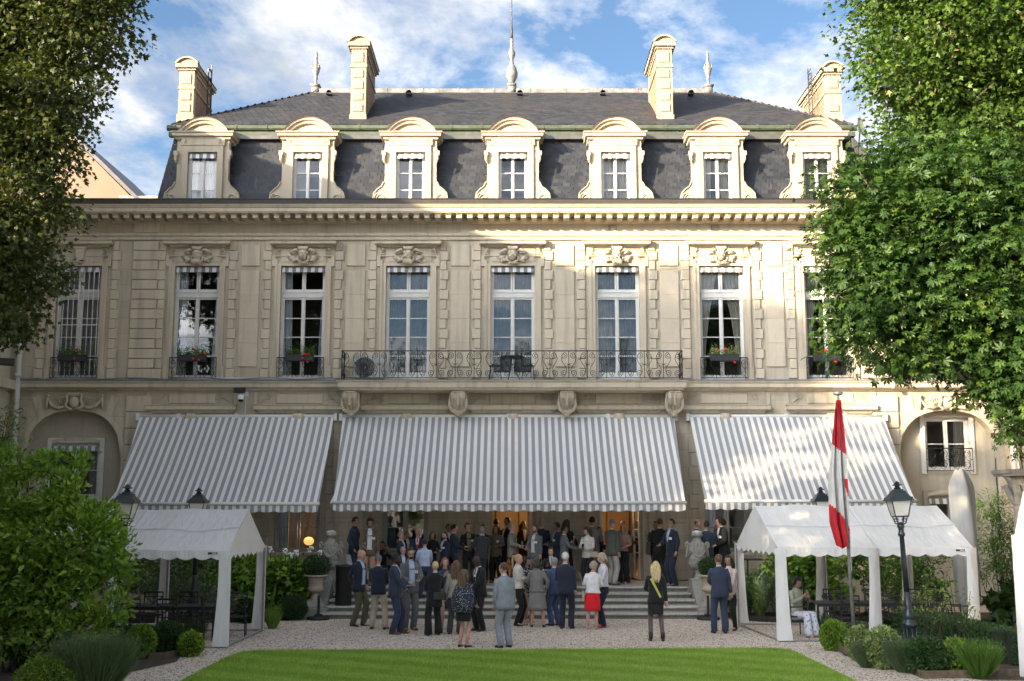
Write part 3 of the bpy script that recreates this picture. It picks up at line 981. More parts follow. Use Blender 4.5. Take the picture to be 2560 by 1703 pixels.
def railing(parent, x0, x1, y, z0, z1, n, name='railing', me=None):
    e = empty(name, parent, (x0, y, z0))
    W, h = x1 - x0, z1 - z0
    mb = MB(); mb.box(0, W, -.018, .018, h-.02, h+.012); mb.box(0, W, -.012, .012, .045, .07)
    mb.tube([(W, 0, 0), (W, 0, h)], .011, 4); mb.tube([(0, 0, 0), (0, 0, h)], .011, 4)
    mb.build('handrail', M['iron'], e)
    me = me or scroll_mesh(W / n, h - .09)
    for k in range(n):
        mir = k % 2
        link('iron_scroll', me, e, (W/n*(k + mir), 0, .07), (0, 0, 0), (-1 if mir else 1, 1, 1))
    return e
# balcony
bal = empty('balcony', mansion)
mb = MB(); mb.moulding(-4.40, 4.40, [(.3,6.44),(.82,6.47),(.84,6.52),(.90,6.54),(.91,6.69),(.95,6.72),(.96,6.75),(0,6.76)], True)
mb.build('balcony_slab', TRIM, bal)
mb = MB(); mb.box(-5.33, 5.33, -.955, 0, 6.762, 6.775); mb.build('balcony_cover', M['lead'], bal)
SCb = scroll_mesh(10.4 / 36, .80)
railing(mansion, -5.2, 5.2, -.86, 6.775, 7.665, 36, 'balcony_railing', SCb)
SCs = scroll_mesh(.26, .80)
for x in (-5.2, 5.2):
    e = empty('balcony_railing', mansion, (x, -.86, 6.775), R(90))
    m2 = MB(); m2.box(0, .86, -.016, .016, .87, .902); m2.box(0, .86, -.011, .011, .045, .07); m2.build('handrail', M['iron'], e)
    for k in range(3):
        link('iron_scroll', SCs, e, (.27*(k + k % 2) + .02, 0, .07), (0, 0, 0), (-1 if k % 2 else 1, 1, 1))
def console():
    mb = MB()
    rings = []
    prof = [(.34,6.46,.23),(.70,6.45,.22),(.76,6.36,.215),(.73,6.24,.21),(.60,6.10,.20),(.46,5.98,.195),(.40,5.88,.18),(.36,5.80,.15),(.20,5.74,.12)]
    for d, z, hw in prof:
        rings.append([(-hw,0,z+.05),(-hw,-d,z),(-hw*.55,-d-.035,z-.01),(-hw*.25,-d-.01,z),(0,-d-.045,z-.01),(hw*.25,-d-.01,z),(hw*.55,-d-.035,z-.01),(hw,-d,z),(hw,0,z+.05)])
    mb.rings(rings)
    for sx in (-1, 1):
        mb.tube([(sx*.24, y, z) for y, z in [(-.5-.16*math.cos(a)*(1-a/16), 6.27+.16*math.sin(a)*(1-a/16)) for a in [k*.45 for k in range(28)]]], .024, 5)
        mb.tube([(sx*.25,-.66,6.22),(sx*.27,-.60,6.02),(sx*.22,-.52,5.88),(sx*.10,-.50,5.80),(0,-.50,5.78)], [.03,.035,.035,.03,.03], 6)
        mb.tube([(sx*.22,-.64,6.12),(sx*.23,-.58,5.97),(sx*.16,-.54,5.87),(0,-.53,5.83)], .022, 5)
    for k in range(7):
        mb.ball((-.15+.05*k, -.78, 6.415), (.03,.035,.04), 6, 4)
    for k in range(9):
        mb.ball((0, -.80+.012*k-.002*k*k*.6, 6.36-.042*k), (.045,.02,.02), 6, 3)
    mb.ball((0,-.42,5.74), (.10,.10,.06), 8, 5)
    return mb.mesh('console', TRIM, False)
CON = console()
for x in (-4.95, -1.65, 1.68, 4.97):
    link('console', CON, bal, (x, 0, 0))
# balconettes of the single windows
SCw = scroll_mesh(1.46 / 6, .60)
for i in (0, 1, 2, 6, 7, 8):
    railing(mansion, BAY[i]-.73, BAY[i]+.73, -.12, 6.86, 7.55, 6, 'balconette', SCw)

# ---- frieze under the ledge, ground floor details
smallc = MB(); smallc.moulding(-1.20, 1.20, [(.02,5.80),(.05,5.83),(.09,5.90),(.19,5.925),(.20,5.94),(.20,6.03),(.23,6.06),(.0,6.09)], True)
SMC = smallc.mesh('lintel_cornice', TRIM)
fp = MB(); fp.cham(-.72, .72, -.035, .01, 6.13, 6.43, .012)
for sx in (-1, 1):
    fp.tube([(sx*x, -.03, z) for x, _, z in spiral(.95, 6.33, .015, .085, 0, 1.4, 16)] + [(sx*1.10,-.03,6.24),(sx*1.20,-.03,6.16)], .014, 4)
    fp.box(sx*1.36-.05, sx*1.36+.05, -.05, .01, 6.10, 6.48)
FPm = fp.mesh('frieze_panel', TRIM)
kc = MB()
kc.rings([[(-hw,0.02,z),(-hw,-d,z),(-hw*.5,-d-.03,z),(0,-d-.05,z),(hw*.5,-d-.03,z),(hw,-d,z),(hw,.02,z)] for d, z, hw in ((.18,5.80,.15),(.20,5.72,.16),(.15,5.58,.14),(.10,5.45,.11),(.05,5.35,.09))])
for sx in (-1, 1):
    kc.tube([(sx*.17, -.10-.07*math.cos(a)*(1-a/14), 5.68+.08*math.sin(a)*(1-a/14)) for a in [k*.5 for k in range(22)]], .02, 5)
KCm = kc.mesh('lintel_console', TRIM, True)
VO = [MB().extrude([(a, 5.36), (b, 5.36), (b*1.12, 5.79), (a*1.12, 5.79)], -.03, .01).mesh('voussoir', TRIM) for a, b in ((-.69,-.47),(-.46,-.30),(-.29,-.14),(.14,.29),(.30,.46),(.47,.69))]
gq1 = MB().cham(0, .30, -.05, .01, .006, .42, .012).mesh('quoin', STN)
gq2 = MB().cham(0, .21, -.05, .01, .006, .42, .012).mesh('quoin', STN)
gp = [MB().cham(-.36, .36, -.04, .01, a, b, .01).mesh('wall_panel', STN) for a, b in ((1.65, 2.46), (2.47, 4.2), (4.21, 5.2))]
gb = MB().cham(-.56, .56, -.07, .01, .74, 1.45, .02).mesh('plinth_block', STN)
for i in range(1, 8):
    e = empty('ground_floor_bay', mansion, (BAY[i], 0, 0))
    link('lintel_cornice', SMC, e); link('frieze_panel', FPm, e); link('lintel_console', KCm, e)
    for me in VO:
        link('voussoir', me, e)
    for k in range(11):
        z = .74 + k * .43
        me = gq1 if k % 2 else gq2
        link('quoin', me, e, (.86, 0, z)); link('quoin', me, e, (-.86, 0, z), (0, 0, 0), (-1, 1, 1))
    if i < 7:
        x = (BAY[i+1] - BAY[i]) / 2
        for me in gp:
            link('wall_panel', me, e, (x, 0, 0))
        link('plinth_block', gb, e, (x, 0, 0))
# cartouches over the arched recesses
def cartouche():
    mb = MB()
    mb.ball((0,-.08,.0), (.17,.10,.20), 12, 8)
    for k in range(5):
        a = -1 + k * .5
        mb.tube([(.06*a,-.10,.16),(.12*a,-.16,.24),(.16*a,-.14,.28)], [.03,.04,.03], 6)
    for sx in (-1, 1):
        mb.tube([(sx*.12,-.10,.26),(sx*.24,-.12,.22),(sx*.20,-.12,.05),(sx*.28,-.10,-.10),(sx*.18,-.11,-.20),(sx*.04,-.12,-.22)], [.03,.045,.05,.05,.045,.04], 6)
        for q in range(4):
            mb.tube([(sx*(.36+.07*q+.11*math.cos(a)), -.06, .05+.12*math.sin(a)-.02*q) for a in [1.2+k*.5 for k in range(6)]], .018, 5)
        mb.tube([(sx*.30,-.08,-.14),(sx*.50,-.09,-.19),(sx*.68,-.08,-.12),(sx*.80,-.06,.04),(sx*.84,-.06,.16)], [.04,.05,.05,.035,.02], 6)
        mb.tube([(sx*.84,-.06,.18),(sx*.86,-.08,.0),(sx*.86,-.05,-.22)], [.03,.045,.03], 6)
        mb.ball((sx*.84,-.07,.20), .05, 8, 5)
    return mb.mesh('cartouche', TRIM, True)
CAR = cartouche()
for x, e in ((-13.58, rec_l), (13.52, rec_r)):
    link('cartouche', CAR, e, (x, -.03, 6.16))
    for sx in (-1, 1):
        link('voussoir', MB().extrude([(sx*.95,5.72),(sx*1.10,5.62),(sx*1.34,6.30),(sx*1.10,6.40)] if sx > 0 else [(-1.10,5.62),(-.95,5.72),(-1.10,6.40),(-1.34,6.30)], -.035, .0).mesh('voussoir', TRIM), e, (x, 0, 0))

# ---- ground floor windows and doors
GP = M['grey_paint']
def ground_window(x, z0, room, door=None, parent=None):
    e = empty('door' if door else 'window', parent or mansion, (x, 0, 0))
    fr = MB(); Y = .2; z1 = GZ1
    fr.box(-.70, -.63, Y-.05, Y+.07, z0, z1); fr.box(.63, .70, Y-.05, Y+.07, z0, z1); fr.box(-.63, .63, Y-.05, Y+.07, z1-.07, z1)
    fr.box(-.63, .63, Y-.05, Y+.07, 3.02, 3.09)
    pr = []
    for a, b in ((-.63, -.005), (.005, .63)):
        pr += sash(fr, a, b, 3.10, z1-.07, Y, rows=1)
        if not door:
            pr += sash(fr, a, b, z0+.02, 3.02, Y, rows=1, t=.07)
    fr.build('frame', GP, e)
    panes(pr, Y, e)
    if door:
        for sx in door:
            lf = MB(); q = sash(lf, 0, .60, TER+.02, 3.01, 0, rows=2, t=.07)
            lo = lf.build('door_leaf', WP, e, loc=(.62*sx, Y+.03, 0), rot=(0, 0, R(78) if sx < 0 else R(102)))
            for r in q:
                k = (round(r[1]-r[0], 3), round(r[3]-r[2], 3))
                if k not in _pc: _pc[k] = pane_mesh(*k)
            for r in q:
                k = (round(r[1]-r[0], 3), round(r[3]-r[2], 3))
                px = MB(); px.add([(r[0],0,r[2]),(r[1],0,r[2]),(r[1],0,r[3]),(r[0],0,r[3])], [(0,1,2,3)])
                px.build('pane', M['glass'], e, loc=(.62*sx, Y+.03, 0), rot=(0, 0, R(78) if sx < 0 else R(102)))
    else:
        MB().box(-.76, .76, -.10, .2, z0-.09, z0-.005).build('sill', TRIM, e)
        cu = MB(); drape(cu, -.66, -.30, -.66, -.30, z0, 5.2, Y+.14, 4, .03, 26)
        cu.build('curtain', M['curtain'] if room == 'pale_room' else M['net'], e, True)
        rm = MB(); rm.add([(-1.6,.32,z0-.3),(1.6,.32,z0-.3),(1.6,3.2,z0-.3),(-1.6,3.2,z0-.3),(-1.6,.32,5.5),(1.6,.32,5.5),(1.6,3.2,5.5),(-1.6,3.2,5.5)], [(3,2,1,0),(4,5,6,7),(3,7,6,2),(0,4,7,3),(1,2,6,5)])
        rm.build('room', M[room], e)
    return e
for i in (1, 2, 3, 6, 7):
    ground_window(BAY[i], 1.57, 'dark_room' if i == 3 else 'pale_room')
ground_window(BAY[4], TER, None, (1,)); ground_window(BAY[5], TER, None, (-1, 1))
sal = MB()
sal.add([(-1.6,.32,TER-.01),(5.2,.32,TER-.01),(5.2,6.5,TER-.01),(-1.6,6.5,TER-.01),(-1.6,.32,5.4),(5.2,.32,5.4),(5.2,6.5,5.4),(-1.6,6.5,5.4)], [(3,2,1,0),(4,5,6,7),(3,7,6,2),(0,4,7,3),(1,2,6,5)])
for k in range(8):
    sal.box(-1.4+.83*k, -.75+.83*k, 6.42, 6.49, .95, 5.1)
sal.build('salon_interior', M['warm_room'], mansion)
# windows of the arched recesses
def recess_window(r, rect, paint, room, rows, blind, rail=False):
    x0, x1, z0, z1 = rect
    e = empty('window', r, (0, 0, 0)); e.name = 'recess_window'
    fr = MB(); Y = .52
    fr.box(x0, x0+.06, Y-.04, Y+.06, z0, z1); fr.box(x1-.06, x1, Y-.04, Y+.06, z0, z1); fr.box(x0+.06, x1-.06, Y-.04, Y+.06, z1-.06, z1); fr.box(x0+.06, x1-.06, Y-.04, Y+.06, z0, z0+.06)
    c = (x0 + x1) / 2
    pr = sash(fr, x0+.06, c-.004, z0+.06, z1-.06, Y, rows=rows) + sash(fr, c+.004, x1-.06, z0+.06, z1-.06, Y, rows=rows)
    fr.box(x0-.14, x0, .34, .42, z0-.1, z1+.14); fr.box(x1, x1+.14, .34, .42, z0-.1, z1+.14); fr.box(x0-.14, x1+.14, .345, .42, z1, z1+.15)
    for k in range(10):                               # low segmental head
        t0, t1 = -1+.2*k, -1+.2*(k+1)
        h = lambda t: z1 + .02 + .10*(1-t*t)
        fr.add([(c+t0*(x1-x0)/2,.335,h(t0)-.06),(c+t1*(x1-x0)/2,.335,h(t1)-.06),(c+t1*(x1-x0)/2,.335,h(t1)+.05),(c+t0*(x1-x0)/2,.335,h(t0)+.05)], [(0,1,2,3)], 1)
    fr.build('frame', [paint, M['trim']], r)
    panes(pr, Y, r)
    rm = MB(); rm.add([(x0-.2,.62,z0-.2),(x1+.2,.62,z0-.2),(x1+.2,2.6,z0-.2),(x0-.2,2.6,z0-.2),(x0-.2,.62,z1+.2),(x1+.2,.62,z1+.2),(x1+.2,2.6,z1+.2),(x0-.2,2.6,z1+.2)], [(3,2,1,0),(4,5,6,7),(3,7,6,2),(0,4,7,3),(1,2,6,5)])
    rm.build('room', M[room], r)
    cu = MB(); drape(cu, x1-.42, x1-.06, x1-.36, x1-.06, z0, z1, Y+.13, 4, .025, 26); cu.build('curtain', M['cream_curtain'] if not blind else M['net'], r, True)
    if blind:
        va = MB(); scallop_strip(va, x1-x0-.08, .17, .40, z1-.10, 0, 0, 0, .05); va.build('blind', VAL, r, loc=(c, 0, 0))
    bpy.data.objects.remove(e)
recess_window(rec_l, WL, WP, 'warm_room', 1, True)
recess_window(rec_r, WR, M['white_paint'], 'dark_room', 1, False)
recess_window(rec_r, WR2, GP, 'dark_room', 1, True)
SCr = scroll_mesh(1.44 / 4, .66)
rr = railing(mansion, 12.90, 14.34, .24, 4.0, 4.75, 4, 'balconette', SCr)
# ---------------------------------------------------------------- leaf tools
def _tmpl(kind):
    if kind == 'oval':      # folded along the midrib
        v = [(0,0,0),(.5,.22,.06),(1,0,0),(.5,-.22,.06)]
        return np.array(v, float), [(0,3,2),(0,2,1)]
    if kind == 'long':
        v = [(0,0,0),(.45,.11,.04),(1,0,-.06),(.45,-.11,.04)]
        return np.array(v, float), [(0,3,2),(0,2,1)]
    if kind == 'maple':     # five lobes
        tip = [(-.12,0),(.12,-.26),(.46,-.52),(.50,-.19),(1.0,0),(.50,.19),(.46,.52),(.12,.26)]
        v = [(.25,0,.05)] + [(a, b, -.10*abs(b)-.06*max(0,a-.5)) for a, b in tip]
        return np.array(v, float), [(0,k,k+1) for k in range(1,8)] + [(0,8,1)]
    if kind == 'palmate':   # five to seven leaflets
        v, f = [], []
        for a, l in ((-1.9,.55),(-1.15,.8),(-.45,1.0),(.25,1.0),(.95,.85),(1.75,.6)):
            c, s = math.cos(a), math.sin(a); b = len(v)
            for x, y, z in ((0,0,0),(.62*l,-.18*l,-.04),(1.0*l,0,-.22*l),(.62*l,.18*l,-.04)):
                v.append((x*c-y*s, x*s+y*c, z))
            f += [(b,b+1,b+2),(b,b+2,b+3)]
        return np.array(v, float), f
    if kind == 'blade':
        return np.array([(0,-.04,0),(0,.04,0),(1,0,0)], float), [(0,1,2)]
    if kind == 'strap':
        return np.array([(0,-.03,0),(0,.03,0),(.45,.05,.20),(.45,-.05,.20),(.8,.035,.18),(.8,-.035,.18),(1.0,0,.02)], float), [(0,1,2,3),(3,2,4,5),(5,4,6)]
    if kind == 'thin':
        return np.array([(0,-.011,0),(0,.011,0),(1,0,0)], float), [(0,1,2)]
    if kind == 'quad':
        return np.array([(0,-.3,0),(.6,-.5,.1),(1,0,-.1),(.5,.45,.05)], float), [(0,1,2),(0,2,3)]
TM = {k: _tmpl(k) for k in ('oval','long','maple','palmate','blade','strap','quad','thin')}
def leaf_mass(name, P, size, kind, mat, parent=None, up=.6, out=None, tint=None, droop=0.0, axis=None, stuff=False, loc=(0,0,0), jit=.35):
    """one mesh of many real leaves at points P. up: how far leaf faces look up; out: outward directions"""
    P = np.asarray(P, float); n = len(P)
    t, f = TM[kind]
    d = rng.normal(size=(n, 3))
    if out is not None:
        d = d * .7 + out * 1.1
    d[:, 2] -= droop
    if axis is not None:
        d = d * .25 + axis
    d /= np.linalg.norm(d, axis=1)[:, None] + 1e-9
    nn = rng.normal(size=(n, 3)) * (1 - up) + np.array((0, 0, 1.0)) * up
    if out is not None:
        nn += out * .45
    nn -= d * np.sum(nn * d, axis=1)[:, None]
    nn /= np.linalg.norm(nn, axis=1)[:, None] + 1e-9
    b = np.cross(nn, d)
    s = size * (1 + jit * rng.uniform(-1, 1, n)) if np.isscalar(size) else size
    V = P[:, None, :] + s[:, None, None] * (t[None, :, 0, None] * d[:, None, :] + t[None, :, 1, None] * b[:, None, :] + t[None, :, 2, None] * nn[:, None, :])
    k = len(t); V = V.reshape(-1, 3)
    base = np.arange(n) * k
    fl = [len(q) for q in f]
    idx = np.concatenate([np.asarray(q) for q in f])
    loops = (base[:, None] + idx[None, :]).reshape(-1)
    tot = np.tile(np.asarray(fl), n)
    me = bpy.data.meshes.new(name)
    me.vertices.add(len(V)); me.vertices.foreach_set('co', V.reshape(-1).astype(np.float32))
    me.loops.add(len(loops)); me.loops.foreach_set('vertex_index', loops.astype(np.int32))
    st = np.concatenate([[0], np.cumsum(tot)[:-1]])
    me.polygons.add(len(tot)); me.polygons.foreach_set('loop_start', st.astype(np.int32)); me.polygons.foreach_set('loop_total', tot.astype(np.int32))
    me.materials.append(mat)
    tn = rng.uniform(0, 1, n) if tint is None else tint
    a = me.attributes.new('tint', 'FLOAT', 'FACE'); a.data.foreach_set('value', np.repeat(tn, len(f)).astype(np.float32))
    me.update(calc_edges=True)
    o = link(name, me, parent, loc)
    if stuff: o['kind'] = 'stuff'
    return o
def lump_points(lumps, n, clump=.35, shell=.55):
    """points inside a union of ellipsoids (cx,cy,cz,rx,ry,rz), gathered in clumps; also outward directions"""
    L = np.asarray(lumps, float)
    vol = L[:, 3] * L[:, 4] + L[:, 4] * L[:, 5] + L[:, 3] * L[:, 5]
    nc = max(8, n // 34)
    li = rng.choice(len(L), nc, p=vol / vol.sum())
    d = rng.normal(size=(nc, 3)); d /= np.linalg.norm(d, axis=1)[:, None]
    r = shell + (1 - shell) * rng.uniform(0, 1, nc) ** .5
    r = np.where(rng.uniform(size=nc) < .22, rng.uniform(.2, .8, nc), r)
    C = L[li, :3] + d * r[:, None] * L[li, 3:6]
    ci = rng.integers(0, nc, n)
    cs = clump * rng.uniform(.6, 1.5, nc)
    off = np.clip(rng.normal(size=(n, 3)), -1.5, 1.5) * cs[ci][:, None] * np.array((1, 1, .55))
    P = C[ci] + off
    o = d[ci] * .8 + off / (np.linalg.norm(off, axis=1)[:, None] + 1e-6) * .5
    ct = rng.uniform(-.18, .18, nc)
    tint = np.clip(rng.uniform(0, 1, n) * .7 + .15 + ct[ci], 0, 1)
    return P, o, tint
# ---------------------------------------------------------------- roof (local y = depth behind the facade)
roof = empty('roof', mansion)
MB0, MT0 = (.42, 12.42), (.98, 15.10)        # mansard foot and head: depth, height
XB, XT = 11.52, 11.12                        # half widths at foot and head
RY, RZ, RXH = 5.6, 18.30, 7.35               # ridge depth, height, half length
DEP = 10.2                                   # depth of the rear eave
mb = MB()
mb.add([(-XB,MB0[0],MB0[1]),(XB,MB0[0],MB0[1]),(XT,MT0[0],MT0[1]),(-XT,MT0[0],MT0[1])], [(0,1,2,3)])
mb.add([(-XB,MB0[0],MB0[1]),(-XT,MT0[0],MT0[1]),(-XT,DEP,MT0[1]),(-XB,DEP,MB0[1])], [(0,1,2,3)])
mb.add([(XB,MB0[0],MB0[1]),(XT,MT0[0],MT0[1]),(XT,DEP,MT0[1]),(XB,DEP,MB0[1])], [(3,2,1,0)])
EZ, EY, EX = 15.42, .86, 11.25
mb.add([(-EX,EY,EZ),(EX,EY,EZ),(RXH,RY,RZ),(-RXH,RY,RZ)], [(0,1,2,3)])
mb.add([(-EX,EY,EZ),(-RXH,RY,RZ),(-EX,DEP+.1,EZ)], [(0,1,2)]); mb.add([(EX,EY,EZ),(EX,DEP+.1,EZ),(RXH,RY,RZ)], [(0,1,2)])
mb.add([(-EX,DEP+.1,EZ),(-RXH,RY,RZ),(RXH,RY,RZ),(EX,DEP+.1,EZ)], [(0,1,2,3)])
mb.box(-15.6, 15.6, .0, 9.0, 12.10, 12.40)
mb.build('roof_deck', M['zinc'], roof)
# slates: the 300 that show best between the dormers are pieces, the rest one mass
DORM = [-9.98, -6.59, -3.27, .03, 3.34, 6.63, 9.84]
S0, S1 = Vector((0, MB0[0], MB0[1])), Vector((0, MT0[0], MT0[1]))
sl = (S1 - S0).normalized(); SLEN = (S1 - S0).length
nrm = Vector((0, -sl.z, sl.y))
sb = MB(); sb.box(-.118, .118, -.013, .0, 0, .205)
SLm = sb.mesh('slate', M['slate'])
ang = math.atan2(sl.y, sl.z)
rows = int(SLEN / .128)
cand, rest = [], []
for r in range(rows):
    t = r * .128
    p = S0 + sl * t
    half = XB + (XT - XB) * t / SLEN
    x = -half + (.0 if r % 2 else .125) + .125
    while x < half - .05:
        covered = any(abs(x - d) < .86 for d in DORM)
        if not covered:
            (cand if min(abs(x - d) for d in DORM) > 1.0 or x < -10.9 else rest).append((x, p.y, p.z))
        x += .2485
cand.sort(key=lambda c: (c[2] // .6, abs(c[0])))
random.shuffle(cand)
keep = cand[:300]; rest += cand[300:]
bx_v = np.array([(-.118,-.013,0),(.118,-.013,0),(.118,0,0),(-.118,0,0),(-.118,-.013,.205),(.118,-.013,.205),(.118,0,.205),(-.118,0,.205)])
bx_f = np.array([(0,1,5,4),(0,3,2,1),(1,2,6,5),(3,0,4,7)])
def slate_mass(name, places, mat, parent, scale=(1,1,1)):
    """places: list of (pos, 3x3 axes)"""
    V, F, T = [], [], []
    for k, (p, A) in enumerate(places):
        v = (bx_v * np.array(scale)) @ A.T + p
        V.append(v); F.append(bx_f + 8 * k); T += [random.random()] * 4
    me = new_mesh(name, np.concatenate(V), np.concatenate(F), mat, None, False, T)
    o = link(name, me, parent); o['kind'] = 'stuff'
    return o
def tiltm(a):
    return np.array([[1,0,0],[0,math.cos(a),math.sin(a)],[0,-math.sin(a),math.cos(a)]])
for x, y, z in keep:
    link('slate', SLm, roof, (x, y - .010 + random.uniform(-.003, .003), z), (-(ang - R(3.4)) + random.uniform(-.012, .012), random.uniform(-.012, .012), random.uniform(-.008, .008)))
pl = []
for x, y, z in rest:
    pl.append((np.array((x, y - .010 + random.uniform(-.003, .003), z)), tiltm(ang - R(3.4) + random.uniform(-.012, .012))))
slate_mass('mansard_slates', pl, M['slate'], roof)
# side mansard, left and right
pl = []
for sx in (-1, 1):
    for r in range(rows):
        t = r * .128 / SLEN
        xx = sx * (XB + (XT - XB) * t); zz = MB0[1] + (MT0[1] - MB0[1]) * t
        lean = math.atan2(XB - XT, MT0[1] - MB0[1])
        for k in range(12):
            A = np.array([[0, sx*1.0, 0],[1,0,0],[0,0,1]], float)
            A = A @ tiltm(0)
            A[:, 2] = (-sx*math.sin(lean), 0, math.cos(lean)); A[:, 1] = (-sx*math.cos(lean), 0, -math.sin(lean)); A[:, 0] = (0, 1, 0)
            pl.append((np.array((xx + sx*.006, MB0[0] + (MT0[0]-MB0[0])*t + .13 + .2485*k + (.124 if r % 2 else 0), zz)), A))
slate_mass('side_slates', pl, M['slate'], roof)
# upper roof
pl = []
e0, e1 = Vector((0, EY, EZ)), Vector((0, RY, RZ)); d = (e1 - e0).normalized(); L = (e1 - e0).length
a2 = math.atan2(d.y, d.z); nr = int(L / .115)
for r in range(nr):
    t = r * .115; p = e0 + d * t; half = EX + (RXH - EX) * t / L
    x = -half + (.12 if r % 2 else .24)
    while x < half - .06:
        pl.append((np.array((x, p.y, p.z + .012)), tiltm(a2 - R(3.6) + random.uniform(-.02, .02))))
        x += .2485
for sx in (-1, 1):
    h0, h1 = Vector((sx*EX, 0, EZ)), Vector((sx*RXH, 0, RZ)); dd = (h1 - h0).normalized(); LL = (h1 - h0).length
    for r in range(int(LL / .12)):
        t = r * .12; p = h0 + dd * t; f = t / LL
        y0, y1 = EY + (RY - EY) * f, DEP + (RY - DEP) * f
        y = y0 + (.12 if r % 2 else .24)
        while y < min(y1, y0 + 3.2):
            up = dd; no = Vector((sx*dd.z, 0, abs(dd.x)))
            A = np.array([[0, -no.x, up.x],[1, 0, 0],[0, -no.z, up.z]])
            pl.append((np.array((p.x, y, p.z + .012)), A)); y += .2485
slate_mass('roof_slates', pl, M['slate_top'], roof)
# ridge and hips, little vents
rd = MB(); rd.box(-RXH-.1, RXH+.1, RY-.13, RY+.13, RZ-.06, RZ+.11); rd.box(-RXH-.1, RXH+.1, RY-.17, RY+.17, RZ-.10, RZ-.055)
for k in range(12):
    x = -RXH + 2*RXH*k/11
    rd.box(x-.02, x+.02, RY-.15, RY+.15, RZ-.06, RZ+.125)
rd.build('ridge_capping', M['zinc_light'], roof)
hp = MB()
for sx in (-1, 1):
    MB().tube([(sx*EX, EY, EZ+.02), (sx*RXH, RY, RZ+.02)], .045, 5).build('hip_capping', M['zinc'], roof)
    MB().tube([(sx*XB, MB0[0], MB0[1]), (sx*XT, MT0[0], MT0[1])], .03, 5).build('hip_capping', M['zinc'], roof)
ev = MB()
for k in range(9):
    a = math.pi * k / 8
    if k: ev.add([(-.11*math.cos(a-math.pi/8),-.22,.13*math.sin(a-math.pi/8)),(-.11*math.cos(a),-.22,.13*math.sin(a)),(-.11*math.cos(a),.25,.13*math.sin(a)),(-.11*math.cos(a-math.pi/8),.25,.13*math.sin(a-math.pi/8))], [(0,1,2,3)])
ev.add([(-.10,-.05,0),(.10,-.05,0),(.08,-.05,.09),(0,-.05,.125),(-.08,-.05,.09)], [(0,1,2,3,4)], 1)
ev.box(-.12,.12,-.24,-.20,-.01,.015)
EVm = ev.mesh('roof_vent', [M['zinc'], M['rubber']])
for px in (824, 1023, 1300, 1507, 1726):
    f = .86
    yy = EY + (RY-EY)*f; z = EZ + (RZ-EZ)*f
    X, _ = PX(px, 245, YF + yy)
    link('roof_vent', EVm, roof, (X, yy, z + .05))
# green copper gutter
gt = MB(); gt.tube([(-11.35,.80,15.30),(11.35,.80,15.30)], .105, 10); gt.box(-11.3, 11.3, .78, 1.0, 15.02, 15.17)
gt.build('copper_gutter', M['copper'], roof)
gc = MB().tube([(-.035,0,0),(.035,0,0)], .122, 10).mesh('gutter_collar', M['copper'])
for k in range(23):
    link('gutter_collar', gc, roof, (-11.1 + k * 1.01, .80, 15.30))
zs = MB(); zs.box(-11.1, 11.1, .72, .98, 14.90, 15.02); zs.build('flashing', M['zinc'], roof)
gs = MB()
for k in range(6):
    x0, x1 = DORM[k] + 1.05, DORM[k+1] - 1.05
    gs.box(x0, x1, .22, .36, 12.44, 12.62)
gs.build('snow_guard', M['copper'], roof)

